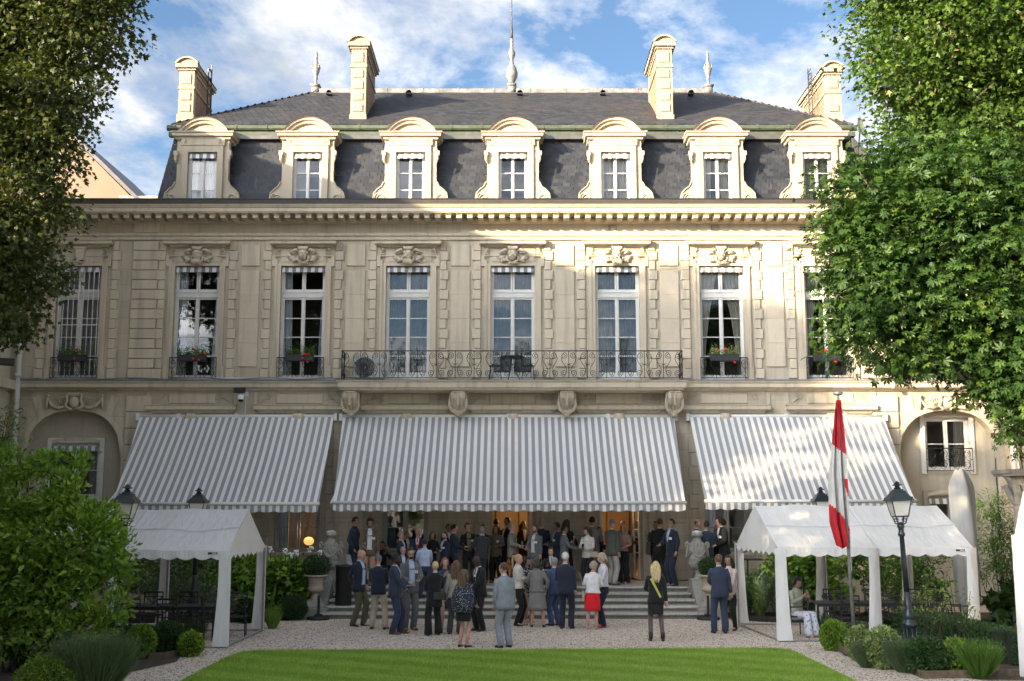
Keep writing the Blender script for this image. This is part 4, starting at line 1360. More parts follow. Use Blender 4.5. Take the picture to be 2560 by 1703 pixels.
# ---- dormers
def dormer_meshes():
    D = M['dormer']; out = {}
    y0 = .17
    jb = MB()
    side = [(.47,12.35),(1.14,12.35),(1.16,12.52),(1.22,12.60),(1.215,12.80),(1.17,12.95),(1.06,13.04),(.93,13.12),(.85,13.26),(.83,13.42),(.83,14.10),(.86,14.16),(.90,14.20),(.90,14.30),(.86,14.34),(.84,14.50),(.84,14.70),(.47,14.70)]
    for sx in (-1, 1):
        poly = [(sx*x, z) for x, z in side]
        if sx < 0: poly = poly[::-1]
        jb.extrude(poly, y0+.05, y0+.26)
        jb.box(min(sx*.47,sx*.66), max(sx*.47,sx*.66), y0-.02, y0+.06, 12.55, 14.278)     # raised architrave
        jb.box(min(sx*.47,sx*.70), max(sx*.47,sx*.70), y0-.04, y0+.06, 12.36, 12.55)
        jb.tube([(sx*(.98 + x), y, z) for x, y, z in spiral(0, 12.75, .03, .19, .4, 2.1, 40, y0+.03)], [.016+.016*k/40 for k in range(41)], 5)
        jb.ball((sx*.98, y0+.03, 12.75), (.05,.04,.05), 8, 5)
        jb.tube([(sx*.86,y0+.03,13.30),(sx*.93,y0+.03,13.15),(sx*1.05,y0+.03,13.06),(sx*1.17,y0+.03,12.93),(sx*1.20,y0+.03,12.75),(sx*1.15,y0+.03,12.55)], .025, 5)
        jb.box(min(sx*.80,sx*.93), max(sx*.80,sx*.93), y0-.06, y0+.1, 14.16, 14.31)      # small brackets
        jb.tube([(sx*.86,y0-.02,14.16),(sx*.86,y0-.03,14.02),(sx*.84,y0,13.92)], [.055,.05,.02], 6)
        jb.tube([(sx*(.57+x*.5), y, z) for x, y, z in spiral(0, 14.61, .02, .09, .0, 1.6, 16, y0-.045)], .012, 4)
        # cheeks back to the slope
        jb.add([(sx*.80,y0+.2,12.4),(sx*.80,y0+.2,15.1),(sx*.80,1.1,15.1),(sx*.80,.45,12.4)], [(0,1,2,3)], 1)
        jb.add([(sx*1.22,y0+.26,12.40),(sx*1.22,.42,12.42),(sx*1.22,.54,12.98),(sx*1.06,.56,13.06),(sx*1.22,y0+.26,12.80)], [(0,1,2,3,4)], 1)
    jb.box(-.66, .66, y0-.02, y0+.06, 14.28, 14.52); jb.box(-.835, .835, y0+.043, y0+.27, 14.33, 14.69)
    jb.box(-.70, .70, y0-.04, y0+.05, 14.50, 14.72)
    jb.box(-.47, .47, y0-.04, y0+.4, 12.35, 12.42)
    out['stone_front'] = jb.mesh('stone_front', [D, M['slate']])
    en = MB()
    def sweep(prof, x, yb):
        k = len(prof); vs = []
        for p, z in prof: vs += [(-x-p, yb, z), (-x-p, y0-p, z), (x+p, y0-p, z), (x+p, yb, z)]
        fs = []
        for i in range(k-1):
            for j in range(3):
                fs.append((4*i+j, 4*i+j+1, 4*i+j+5, 4*i+j+4))
        fs.append((4*(k-1), 4*(k-1)+1, 4*(k-1)+2, 4*(k-1)+3)); fs.append((3,2,1,0))
        return vs, fs
    en.add(*sweep([(.0,14.68),(.04,14.70),(.06,14.76),(.13,14.785),(.14,14.80),(.14,14.87),(.18,14.90),(.19,14.935)], .84, .95))
    out['entablature'] = en.mesh('entablature', D)
    ar = MB(); n = 18; hw, rise, zb = .83, .50, 14.93
    rad = (hw*hw + rise*rise) / (2*rise); a0 = math.asin(hw / rad)
    def arcp(t, dr):
        a = -a0 + 2*a0*t
        return (rad+dr)*math.sin(a), zb + rise - rad + (rad+dr)*math.cos(a)
    pr = [(-.20, .10), (-.185, .0), (-.10, -.02), (-.085, -.07), (-.02, -.09), (.0, -.13), (.0, .95)]
    for k in range(n):
        P0 = [arcp(k/n, dr) for dr, _ in pr]; P1 = [arcp((k+1)/n, dr) for dr, _ in pr]
        for q in range(len(pr)-1):
            ya, yb = y0+pr[q][1], y0+pr[q+1][1]
            ar.add([(P0[q][0],ya,max(zb,P0[q][1])),(P1[q][0],ya,max(zb,P1[q][1])),(P1[q+1][0],yb,max(zb,P1[q+1][1])),(P0[q+1][0],yb,max(zb,P0[q+1][1]))], [(0,1,2,3)], 1 if q == len(pr)-2 else 0)
    ar.add([(arcp(k/n,-.17)[0], y0+.09, max(zb, arcp(k/n,-.17)[1])) for k in range(n+1)], [tuple(range(n+1))[::-1]])
    for k in range(n):                                   # lead on the back of the arch
        A, B = arcp(k/n, .0), arcp((k+1)/n, .0)
    out['pediment'] = ar.mesh('pediment', [D, M['zinc']])
    fr = MB(); Y = y0 + .17
    fr.box(-.47,-.42,Y-.04,Y+.05,12.42,14.28); fr.box(.42,.47,Y-.04,Y+.05,12.42,14.28); fr.box(-.42,.42,Y-.04,Y+.05,14.22,14.28)
    prs = sash(fr, -.42, -.004, 12.43, 14.22, Y, rows=2, t=.05) + sash(fr, .004, .42, 12.43, 14.22, Y, rows=2, t=.05)
    fr.box(-.03,.03,Y-.05,Y-.02,12.43,14.20)
    out['frame'] = fr.mesh('frame', WP)
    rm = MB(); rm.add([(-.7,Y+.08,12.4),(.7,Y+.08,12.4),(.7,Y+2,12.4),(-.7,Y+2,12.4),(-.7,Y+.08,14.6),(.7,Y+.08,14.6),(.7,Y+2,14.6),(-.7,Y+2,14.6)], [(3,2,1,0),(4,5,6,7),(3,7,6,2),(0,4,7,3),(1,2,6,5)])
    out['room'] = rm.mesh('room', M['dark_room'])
    va = MB(); scallop_strip(va, .84, .17, y0+.06, 14.24, 0, 0, 0, .06); va.add([(-.42,y0+.06,14.24),(.42,y0+.06,14.24),(.42,y0+.15,14.27),(-.42,y0+.15,14.27)], [(0,1,2,3)])
    out['blind'] = va.mesh('blind', VAL)
    return out, prs, Y
DM, DPR, DY = dormer_meshes()
for i, x in enumerate(DORM):
    e = empty('dormer', mansion, (x, 0, 0))
    for nm, me in DM.items():
        link(nm, me, e)
    panes(DPR, DY, e)
    if i in (0, 4, 5, 6):
        cu = MB()
        if i in (4, 6): drape(cu, -.42, .42, -.42, .42, 12.45, 14.2, DY+.12, 8, .025, 50)
        else:
            drape(cu, -.42, -.20, -.42, -.16, 12.45, 14.2, DY+.12, 3, .025, 24); drape(cu, .10, .42, .06, .42, 12.45, 14.2, DY+.12, 3, .025, 24)
        cu.build('curtain', M['curtain'] if i == 0 else M['cream_curtain'], e, True)

# ---- chimneys
def chimney(x, ztop, depth, y0, ladder=None, pots=()):
    e = empty('chimney', mansion, (x, y0, 0)); D = M['chimney_stone']
    hw, zb = .255, 15.2
    st = MB()
    st.box(-hw, hw, 0, .28, zb, ztop-.28); st.box(-hw, hw, depth-.28, depth, zb, ztop-.28)
    st.box(-hw-.03, hw+.03, -.035, depth+.03, zb, 16.02)
    st.box(-hw-.025, hw+.025, -.03, depth+.03, ztop-.93, ztop-.84)
    st.box(-hw-.02, hw+.02, .2, depth-.2, ztop-.40, ztop-.28)
    st.box(-hw-.05, hw+.05, -.05, depth+.05, ztop-.28, ztop-.20); st.box(-hw-.12, hw+.12, -.12, depth+.12, ztop-.20, ztop-.06)
    st.build('chimney_stone', D, e)
    br = MB(); br.box(-hw+.012, hw-.012, .28, depth-.28, zb, ztop-.40); br.build('brick_side', M['brick'], e)
    n = 12; cp = MB(); W = hw+.15; rise = .24; rad = (W*W+rise*rise)/(2*rise); a0 = math.asin(W/rad); zc = ztop-.06
    pts = [(rad*math.sin(-a0+2*a0*k/n), zc+rise-rad+rad*math.cos(-a0+2*a0*k/n)) for k in range(n+1)]
    ins = [(px*.82, zc+.0+(pz-zc)*.78) for px, pz in pts]
    for k in range(n):
        A, B, C2, D2 = pts[k], pts[k+1], ins[k+1], ins[k]
        cp.add([(A[0],-.14,A[1]),(B[0],-.14,B[1]),(B[0],depth+.14,B[1]),(A[0],depth+.14,A[1])], [(0,1,2,3)], 1)
        cp.add([(A[0],-.14,A[1]),(D2[0],-.14,D2[1]),(C2[0],-.14,C2[1]),(B[0],-.14,B[1])], [(0,1,2,3)])
        cp.add([(D2[0],-.14,D2[1]),(D2[0],-.06,D2[1]),(C2[0],-.06,C2[1]),(C2[0],-.14,C2[1])], [(0,1,2,3)])
    cp.add([(a, -.06, b_) for a, b_ in ins], [tuple(range(n+1))[::-1]])
    cp.add([(a, depth+.14, b_) for a, b_ in pts], [tuple(range(n+1))])
    cp.build('chimney_cap', [D, M['zinc']], e)
    blk = MB().cham(-.17, .17, -.035, .01, 0, .27, .02).mesh('stone_block', D)
    z = 16.12
    while z + .27 < ztop - .98:
        link('stone_block', blk, e, (0, 0, z)); z += .40
    link('stone_block', blk, e, (0, 0, ztop-.76), (0,0,0), (1,1,1.35))
    for py in pots:
        MB().lathe([(.11,ztop-.05),(.10,ztop+.35),(.13,ztop+.37),(.13,ztop+.43),(.08,ztop+.44)], 10, (0, py)).build('chimney_pot', M['brick'], e, True)
    if ladder:
        ld = MB()
        for dy in (0, .42):
            ld.tube([(ladder, .9+dy, 15.4), (ladder, .9+dy, ztop+.45*(1 if dy else .35))], .022, 5)
        for k in range(9):
            ld.tube([(ladder, .9, 15.6+.3*k), (ladder, 1.32, 15.6+.3*k)], .014, 4)
        for zc2 in (ztop-.35, ztop-.05):
            ld.tube([(ladder, .9+.21-.21*math.cos(a), zc2+.25*math.sin(a)) for a in [math.pi*k/8 for k in range(9)]], .018, 4)
        ld.build('ladder', M['iron'], e)
chimney(-5.19, 18.62, 2.5, 1.55)
chimney(5.17, 18.62, 2.5, 1.55)
chimney(-11.0, 17.85, 2.3, 1.55, .48, (1.0,))
chimney(10.85, 17.70, 3.2, 1.55, -.48, (1.1, 1.9))

# ---- roof ornaments
def finial(x, name):
    mb = MB(); mb.box(-.22,.22,-.22,.22,0,.28); mb.box(-.28,.28,-.28,.28,.28,.36)
    mb.lathe([(.17,.36),(.10,.44),(.07,.60),(.13,.66),(.08,.70),(.20,.95),(.24,1.12),(.20,1.26),(.10,1.36),(.07,1.52),(.11,1.56),(.06,1.60),(.10,1.70),(.06,1.80),(.01,1.86)], 12)
    for k in range(4):
        a = math.pi/4 + k*math.pi/2
        mb.tube([(.20*math.cos(a),.20*math.sin(a),1.05),(.28*math.cos(a),.28*math.sin(a),1.16),(.24*math.cos(a),.24*math.sin(a),1.26)], .03, 5)
    mb.build(name, M['zinc_light'], mansion, True, loc=(x, RY, RZ-.05), scale=(.64, .64, .90))
finial(-7.35, 'roof_finial'); finial(7.35, 'roof_finial')
mb = MB(); mb.box(-.17,.17,-.17,.17,-.1,.18); mb.box(-.21,.21,-.21,.21,.18,.26)
mb.lathe([(.10,.26),(.13,.34),(.24,.52),(.27,.70),(.20,.92),(.10,1.05),(.07,1.25),(.15,1.38),(.16,1.50),(.09,1.64),(.065,1.72),(.07,2.05),(.06,2.06)], 12)
mb.lathe([(.06,2.06),(.05,2.5),(.035,2.52),(.022,2.9),(.014,4.6),(.009,6.0)], 8, m=1)
mb.build('lightning_spire', [M['zinc_light'], M['gutter']], mansion, True, loc=(-.01, RY, RZ+.05), scale=(.85, .85, 1))
# ---------------------------------------------------------------- side wings and the house behind
wing = thing('wing_building', 'tall stone side wing at the left edge with white drainpipe', 'building', (-15.54, 0, 0))
mb = MB()
mb.box(-9, 0, 19.0, 35.95, 0, 16.3); mb.build('wall', STN, wing)
MB().box(-9.2, .35, 18.8, 35.9, 16.3, 16.9).build('wing_cornice', TRIM, wing); MB().box(-9, .22, 19, 35.65, 6.52, 6.80).build('wing_ledge', TRIM, wing)
mb = MB(); mb.box(-7, -.8, 33.6, 36.3, 16.9, 18.5); mb.build('wing_shade_block', TRIM, wing)  # hidden block added on the wing to shade the leftmost dormer
for k in range(4):
    e = MB().cham(-.02, .10, 35.1, 35.9, 1.0+.9*k, 1.85+.9*k, .02).build('quoin', TRIM, wing)
shade_bld = thing('shade_building', 'unseen lower building added beyond the left edge to shade the garden', 'building', (-16.2, 0, 0))  # unseen block, added to keep sun off the garden ground
mb = MB(); mb.box(-8, 0, -16, 18.7, 0, 10.2); mb.build('wall', STN, shade_bld)
mb = MB(); mb.add([(.3,-16,10.2),(.3,18.8,10.2),(-8.2,18.8,10.2),(-8.2,-16,10.2),(-4,-16,12.0),(-4,18.8,12.0)], [(0,1,5,4),(3,4,5,2),(0,4,3),(1,2,5),(0,3,2,1)]); mb.build('roof', M['slate'], shade_bld)
rw = thing('garden_wall', 'stone side wall behind the trees at the right edge', 'wall', (15.62, 0, 0))
mb = MB(); mb.box(0, .6, 22, 35.95, 0, 6.0); mb.build('wall_body', STN, rw)
MB().box(-.1, .7, 22, 35.9, 6.0, 6.2).build('wall_coping', TRIM, rw)
hb = thing('neighbour_house', 'peach plastered house gable rising behind the left end of the cornice', 'house', (0, 45.0, 0))
xr, zr = PX(348, 500, 45); xl, zl = PX(150, 300, 45)
mb = MB(); mb.extrude([(xl-6, 0), (xr, 0), (xr, zr-.2), (xl, zl-.2), (xl-6, zl+2.5)], 0, 9); mb.build('wall', M['peach'], hb)
mb = MB(); mb.extrude([(xr+.35, zr-.45), (xr+.35, zr-.25), (xl, zl), (xl-6, zl+2.7), (xl-6, zl+2.5), (xl, zl-.2)], -.25, 9.2); mb.build('roof', M['zinc'], hb)

def downpipe(x, y, z0, z1, name, label):
    o = thing(name, label, 'drainpipe', (x, y, 0))
    mb = MB(); mb.tube([(0,0,z0),(0,0,z1)], .085, 10); mb.build('pipe', M['pipe'], o, True)
    for k in range(6):
        MB().tube([(0,0,z0+.6+2.1*k),(0,0,z0+.72+2.1*k)], .105, 10).build('pipe_collar', M['pipe'], o, True)
downpipe(-15.28, 35.68, 0, 12.0, 'drainpipe', 'white drainpipe in the corner by the left wing')
downpipe(15.3, 35.5, 0, 6.4, 'drainpipe', 'pale drainpipe beside the arched bay at the right edge')

# ---------------------------------------------------------------- awnings
def awning(xt0, xt1, xb0, xb1, zt, zb, label, wave=0.0):
    e = thing('awning', label, 'awning', (0, 0, 0), 0, 'striped terrace awnings')
    yt, yb = YF - .14, 32.85
    nx, ny = 60, 16
    # cloth in its own frame: local x runs along the wall, so the stripes follow the cloth
    W = xt1 - xt0
    vs, fs = [], []
    for j in range(ny + 1):
        v = j / ny
        for i in range(nx + 1):
            u = i / nx
            x = (xt0 + W*u) * (1-v) + (xb0 + (xb1-xb0)*u) * v
            sag = -.07*math.sin(math.pi*v) - math.sin(math.pi*v)*(.022*wave*math.sin(u*9+v*2) + .014*math.sin(u*23+1.3) + .012*math.sin(v*11+u*4))
            vs.append((x - xt0, yt + (yb-yt)*v, zt + (zb-zt)*v + sag))
    for j in range(ny):
        for i in range(nx):
            a = j*(nx+1)+i
            fs.append((a, a+1, a+nx+2, a+nx+1))
    e.location = (xt0, 0, 0)
    link('canopy', new_mesh('canopy', vs, fs, M['awning'], None, True), e)
    va = MB(); n = int((xb1-xb0)/.2045)
    k2 = n*10; V, F = [], []
    for k in range(k2+1):
        x = xb0 - xt0 + (xb1-xb0)*k/k2
        d = .045*abs(math.sin(math.pi*n*k/k2/2))
        V += [(x, yb-.03, zb-.03), (x, yb-.035-.012*math.sin(k*.21), zb-.20-d)]
    for k in range(k2): F.append((2*k, 2*k+1, 2*k+3, 2*k+2))
    va.add(V, F); va.build('valance', M['awning'], e)
    MB().tube([(xb0-xt0-.03,yb-.03,zb),(xb1-xt0+.03,yb-.03,zb)], .048, 8).build('front_bar', M['white_plastic'], e, True)
    MB().tube([(-.08,yt+.02,zt+.02),(W+.08,yt+.02,zt+.02)], .055, 8).build('roller', M['white_plastic'], e, True)
    for x in (.15, W-.15, W*.34, W*.66):
        MB().tube([(x,yt,zt-.12),(x+(.35 if x < W/2 else -.35),(yt+yb)/2+.2,zt-(zt-zb)*.45-.25),(x,yb+.05,zb-.02)], .032, 6).build('folding_arm', M['white_plastic'], e)
    for x in (-.06, W+.06, W*.2, W*.5, W*.8):
        MB().box(x-.05, x+.05, yt-.05, YF-.005, zt-.12, zt+.10).build('wall_bracket', M['white_plastic'], e)
    return e
awning(-11.52, -5.52, -11.22, -5.42, 5.70, 3.02, 'striped grey and white awning above the left tent', .6)
awning(-5.24, 5.02, -5.02, 4.86, 5.70, 3.05, 'widest striped grey and white awning, in the middle over the steps', 1.0)
awning(5.50, 11.50, 5.42, 11.32, 5.70, 3.09, 'striped grey and white awning above the right tent, dappled with sun', .8)

# ---------------------------------------------------------------- terrace, steps
mb = MB(); mb.box(-9.6, 9.6, 33.24, YF + .25, 0, TER); o = mb.build('terrace', M['step']); o['kind'] = 'structure'
stairs = thing('stone_steps', 'wide worn grey stone steps leading up to the terrace doors', 'steps', (0, 0, 0))
edges = [(33.15, .72, 4.90), (32.66, .576, 4.93), (32.24, .432, 4.98), (31.80, .288, 5.03), (31.38, .144, 5.08)]
for k, (y, z, hw) in enumerate(edges):
    yb = edges[k-1][0] + .05 if k else 33.6
    for q, (a, b_) in enumerate(((-hw, -1.9 + .3*(k % 2)), (-1.9 + .3*(k % 2), 1.7 - .4*(k % 2)), (1.7 - .4*(k % 2), hw))):
        st = MB(); a2, b2 = a + .004, b_ - .004
        top = z + .003*(k+1)
        prof = [(y+.03, z-.144 if k < 4 else -.02), (y+.03, z-.055), (y-.012, z-.05), (y-.022, z-.03), (y-.012, z-.008), (y+.01, top), (yb, top)]
        vs = [(a2, py, pz) for py, pz in prof] + [(b2, py, pz) for py, pz in prof]; n = len(prof)
        st.add(vs, [(i, i+1, n+i+1, n+i) for i in range(n-1)] + [tuple(range(n))[::-1], tuple(range(n, 2*n))])
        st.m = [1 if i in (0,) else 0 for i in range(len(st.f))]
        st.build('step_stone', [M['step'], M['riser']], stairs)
for sx in (-1, 1):
    mb = MB(); xa, xb = sorted((sx*4.97, sx*5.42))
    mb.add([(xa,33.3,0),(xb,33.3,0),(xb,31.9,0),(xa,31.9,0),(xa,33.3,.95),(xb,33.3,.95),(xb,32.75,.92),(xa,32.75,.92),(xb,32.0,.42),(xa,32.0,.42),(xa,31.9,.36),(xb,31.9,.36)],
           [(4,5,6,7),(7,6,8,9),(9,8,11,10),(10,11,2,3),(0,4,7,9,10,3),(1,2,11,8,6,5),(0,1,5,4)])
    mb.build('stair_wall', M['urn'], stairs)

# big lidded urns on the stair walls
def big_urn(x, y, z, label):
    e = thing('stone_urn', label, 'urn', (x, y, z), 0, 'carved urns beside the steps', (.66, .66, .84))
    mb = MB(); mb.box(-.27,.27,-.27,.27,0,.30); mb.box(-.31,.31,-.31,.31,.30,.35); mb.build('plinth', M['urn'], e)
    mb = MB()
    mb.lathe([(.24,.35),(.25,.40),(.16,.44),(.12,.52),(.10,.62),(.12,.66),(.09,.68),(.20,.74),(.30,.84),(.345,.95),(.36,1.0),(.36,1.04),(.375,1.05),(.385,1.10),(.36,1.14),(.37,1.36),(.38,1.42),(.35,1.45),(.345,1.48),(.26,1.56),(.18,1.68),(.15,1.76),(.17,1.79),(.24,1.82),(.25,1.86),(.20,1.90),(.05,1.92)], 20)
    mb.build('urn_body', M['urn'], e, True)
    rb = MB()
    for k in range(16):
        a = 2*math.pi*k/16
        rb.tube([(.15*math.cos(a),.15*math.sin(a),.72),(.27*math.cos(a),.27*math.sin(a),.81),(.345*math.cos(a),.345*math.sin(a),.92),(.36*math.cos(a),.36*math.sin(a),.98)], [.02,.04,.05,.03], 5)
        rb.tube([(.345*math.cos(a+.2),.345*math.sin(a+.2),1.46),(.27*math.cos(a+.2),.27*math.sin(a+.2),1.55),(.22*math.cos(a+.2),.22*math.sin(a+.2),1.62)], [.03,.035,.015], 5)
        rb.tube([(.375*math.cos(a),.375*math.sin(a),1.22),(.385*math.cos(a),.385*math.sin(a),1.38)], [.02,.03], 5)
    rb.build('fluting', M['urn'], e, True)['kind'] = 'stuff'
    sw = MB()
    for q in range(4):
        a0 = -math.pi/2 + q*math.pi/2
        pts, rad = [], []
        for k in range(11):
            a = a0 - .78 + 1.56*k/10
            pts.append((.41*math.cos(a), .41*math.sin(a), 1.36 - .22*math.sin(math.pi*k/10))); rad.append(.022+.028*math.sin(math.pi*k/10))
        sw.tube(pts, rad, 6)
    sw.build('garland', M['urn'], e, True)
    for sx in (-1, 1):
        h = MB()
        h.tube([(sx*(.37+x), y_, z_) for x, y_, z_ in spiral(.04, 1.52, .02, .11, 2.6, -1.7, 26)], [.022+.02*k/26 for k in range(27)], 6)
        h.tube([(sx*.36,0,1.40),(sx*.44,0,1.34),(sx*.46,0,1.20),(sx*.50,0,1.06)], [.05,.05,.04,.03], 6)
        h.build('handle', M['urn'], e, True)
    cr = MB()
    for k in range(12):
        a = 2*math.pi*k/12
        cr.ball((.15*math.cos(a), .15*math.sin(a), 1.93), (.065,.065,.05), 6, 4)
    for k in range(5): cr.ball((.06*math.cos(k*1.3), .06*math.sin(k*1.3), 1.96), (.065,.065,.045), 6, 4)
    cr.build('lid_fruit', plain('pale_lichen_stone_%d' % len(bpy.data.materials), (.55,.54,.52), .9, .2, 14), e, True)
# small leaf ball used in the planters is added with the plants
big_urn(-5.08, 33.05, .60, 'carved stone urn with ram handles left of the steps, behind the planter')
big_urn(5.20, 33.05, .60, 'carved stone urn with ram handles right of the steps, behind the planter')
def planter(x, y, label):
    e = thing('stone_planter', label, 'planter', (x, y, 0), 0, 'stone planters at the foot of the steps', .76)
    mb = MB(); mb.cham(-.46,.46,-.40,.50,0,.36,.02); mb.box(-.38,.38,-.33,.42,.36,.42)
    mb.add([(-.38,-.33,.42),(.38,-.33,.42),(.38,.42,.42),(-.38,.42,.42),(-.26,-.22,.58),(.26,-.22,.58),(.26,.30,.58),(-.26,.30,.58)], [(0,1,5,4),(1,2,6,5),(2,3,7,6),(3,0,4,7),(4,5,6,7)])
    mb.build('plinth', M['urn'], e)
    mb = MB(); mb.box(-.24,.24,-.20,.28,.58,.63)
    mb.lathe([(.20,.63),(.17,.68),(.13,.76),(.12,.84),(.14,.86),(.20,.88),(.27,.94),(.29,1.00),(.27,1.05),(.24,1.09),(.26,1.20),(.30,1.36),(.31,1.40),(.43,1.43),(.44,1.47),(.40,1.49),(.30,1.47),(.05,1.46)], 20, (0, .04))
    mb.build('planter_bowl', M['urn_warm'], e, True)
    return e
planter(-5.26, 31.70, 'stone pedestal planter with clipped bush left of the steps')
planter(5.30, 31.70, 'stone pedestal planter with clipped ball right of the steps')
def stanchion(x, y, label):
    e = thing('barrier_base', label, 'stanchion', (x, y, 0), 0, 'black round barrier bases')
    MB().lathe([(.30,0),(.30,.05),(.28,.075),(.12,.09),(.10,.11),(.01,.115)], 18).build('base_disc', M['rubber'], e, True)
    mb = MB(); mb.tube([(0,0,.1),(0,0,.62)], .035, 8); mb.tube([(0,0,.1),(0,0,.14)], .11, 10); mb.build('post', M['rubber'], e)
a = GX(798, 1548); stanchion(a[0], a[1]-.15, 'black round barrier base with short post left of the steps')
a = GX(1764, 1548); stanchion(a[0]+.05, a[1]-.15, 'black round barrier base with short post right of the steps')
e = thing('ash_bin', 'black cylindrical bin standing on the steps by the left planter', 'bin', (-4.56, 32.05, .29))
MB().lathe([(.21,0),(.22,.02),(.22,1.02),(.235,1.03),(.235,1.07),(.21,1.08),(.02,1.06)], 18).build('bin_body', M['rubber'], e, True)
MB().tube([(0,0,.62),(0,0,.635)], .2235, 18).build('bin_ring', M['iron'], e)

# ---------------------------------------------------------------- things on and inside the house
def flower_box(x, label, red, mat):
    e = thing('flower_box', label, 'flower box', (x, YF - .22, 7.42), 0, 'flower boxes on window rails')
    MB().cham(-.43,.43,-.14,.10,0,.20,.01).build('box', M['planter_box'], e)
    n = 650; P = np.column_stack([rng.uniform(-.46,.46,n), rng.uniform(-.17,.08,n), .19+rng.gamma(2,.06,n)])
    fol = leaf_mass('foliage', P, .055, 'oval', mat, parent=e, up=.3)
    f = MB()
    for k in range(red):
        c = (random.uniform(-.45,.45), random.uniform(-.2,-.08), random.uniform(.15,.38)) if k % 3 else (random.uniform(-.2,.3), -.18, random.uniform(-.05,.15))
        for q in range(4): f.ball((c[0]+random.uniform(-.03,.03), c[1]+random.uniform(-.03,.03), c[2]+random.uniform(-.02,.02)), .028, 6, 4)
    if red: f.build('blossom', M['flower_red'], e)
    return e
flower_box(BAY[0], 'dark flower box of trailing greenery on the barred window rail', 2, M['leaf_mid'])
flower_box(BAY[1], 'flower box of red geraniums on the rail, window beside the left pier', 5, M['leaf_mid'])
flower_box(BAY[2], 'flower box of red geraniums on the rail next to the balcony left end', 5, M['leaf_mid'])
flower_box(BAY[6], 'sunlit flower box of pale green leaves on the rail right of the balcony', 3, M['leaf_varieg'])
flower_box(BAY[7]-.1, 'flower box with red blossom on the rail by the right tree', 3, M['leaf_mid'])
# air conditioner on the balcony
e = thing('air_conditioner', 'grey air conditioner box with round fan at the balcony left end', 'air conditioner', (-4.67, YF - .50, 6.78))
MB().cham(-.22,.72,0,.32,.06,.82,.02).build('casing', M['plastic_grey'], e)
f = MB()
for k in range(26):
    a = 2*math.pi*k/26
    f.tube([(.12+.06*math.cos(a),-.012,.42+.06*math.sin(a)),(.12+.30*math.cos(a+.5),-.012,.42+.30*math.sin(a+.5))], .006, 4)
for r in (.10,.17,.24,.31): f.tube([(.12+r*math.cos(2*math.pi*k/20),-.014,.42+r*math.sin(2*math.pi*k/20)) for k in range(21)], .006, 4)
f.build('fan_grille', M['iron'], e)
MB().tube([(.12,.02,.42),(.12,-.004,.42)], .30, 22).build('fan_opening', M['lens'], e)
# balcony table and chairs
e = thing('bistro_table', 'small round black iron table on the balcony', 'table', (.0, YF - .52, 6.78))
MB().lathe([(.36,.71),(.38,.72),(.38,.745),(.02,.75)], 20).build('table_top', M['iron'], e)
mb = MB()
for k in range(3):
    a = k*2.1; mb.tube([(.05*math.cos(a),.05*math.sin(a),.71),(.07*math.cos(a),.07*math.sin(a),.35),(.26*math.cos(a),.26*math.sin(a),0)], .014, 5)
mb.build('leg', M['iron'], e)
def bistro(x, rz, label):
    e = thing('bistro_chair', label, 'chair', (x, YF - .52, 6.78), rz, 'iron chairs on the balcony')
    MB().lathe([(.19,.44),(.20,.45),(.19,.47),(.01,.47)], 14).build('seat', M['iron'], e)
    for sx in (-1, 1):
        MB().tube([(sx*.15,-.14,.45),(sx*.19,-.19,0)], .011, 5).build('leg', M['iron'], e)
        MB().tube([(sx*.17,.15,.45),(sx*.20,.20,0)], .011, 5).build('leg', M['iron'], e)
    mb = MB(); mb.tube([(-.17,.15,.45),(-.19,.19,.75),(-.12,.21,.87),(0,.22,.90),(.12,.21,.87),(.19,.19,.75),(.17,.15,.45)], .012, 5); mb.tube([(0,.20,.46),(0,.22,.9)], .009, 4)
    mb.build('backrest', M['iron'], e)
bistro(-.52, R(-90), 'black iron chair left of the balcony table'); bistro(.50, R(90), 'black iron chair right of the balcony table')
# security camera, floodlight boxes
x, z = PX(603, 998, 35.5)
e = thing('security_camera', 'white dome security camera on a post above the left awning', 'camera', (x, 35.45, z))
mb = MB(); mb.lathe([(.09,-.02),(.10,.0),(.10,.10),(.07,.13),(.01,.14)], 14); mb.build('housing', M['white_plastic'], e, True)
MB().ball((0,0,-.03), (.085,.085,.07), 12, 6).build('dome_lens', M['lens'], e, True)
MB().tube([(.12,.1,-.45),(.12,.1,.12),(0,0,.12)], .028, 6).build('arm', M['plastic_grey'], e)
MB().box(.08,.22,.05,.12,.08,.22).build('junction_box', M['plastic_grey'], e)
x, z = PX(599, 976, 35.5)
e = thing('floodlight', 'black rectangular floodlight under the ledge above the white camera', 'floodlight', (x, 35.5, z))
MB().cham(-.17,.17,-.06,.06,-.08,.08,.01).build('housing', M['rubber'], e); MB().box(-.03,.03,.06,.3,-.03,.03).build('bracket', M['rubber'], e)
x, z = PX(15, 905, 33.0)
e = thing('floodlight', 'black floodlight on the left wing wall beside the drainpipe', 'floodlight', (x, 33.0, z), R(30))
MB().cham(-.22,.22,-.12,.10,-.10,.10,.02).build('housing', M['rubber'], e); MB().box(-.9,-.2,.0,.06,-.02,.03).build('bracket', M['rubber'], e)
x, z = PX(2236, 963, 35.5)
e = thing('security_camera', 'small white camera on the ledge at the right end', 'camera', (x, 35.6, z))
MB().lathe([(.05,-.08),(.06,.0),(.05,.06),(.01,.07)], 10).build('housing', M['white_plastic'], e, True)
MB().box(-.02,.02,-.02,.12,.04,.09).build('arm', M['white_plastic'], e)
x, z = PX(2153, 318, 40.0)
e = thing('satellite_dish', 'white satellite dish behind the rightmost dormer, by the tree', 'dish', (x, 40.0, z), R(60))
mb = MB(); mb.lathe([(.01,-.10),(.18,-.08),(.32,-.02),(.40,.05)], 16, cap=False)
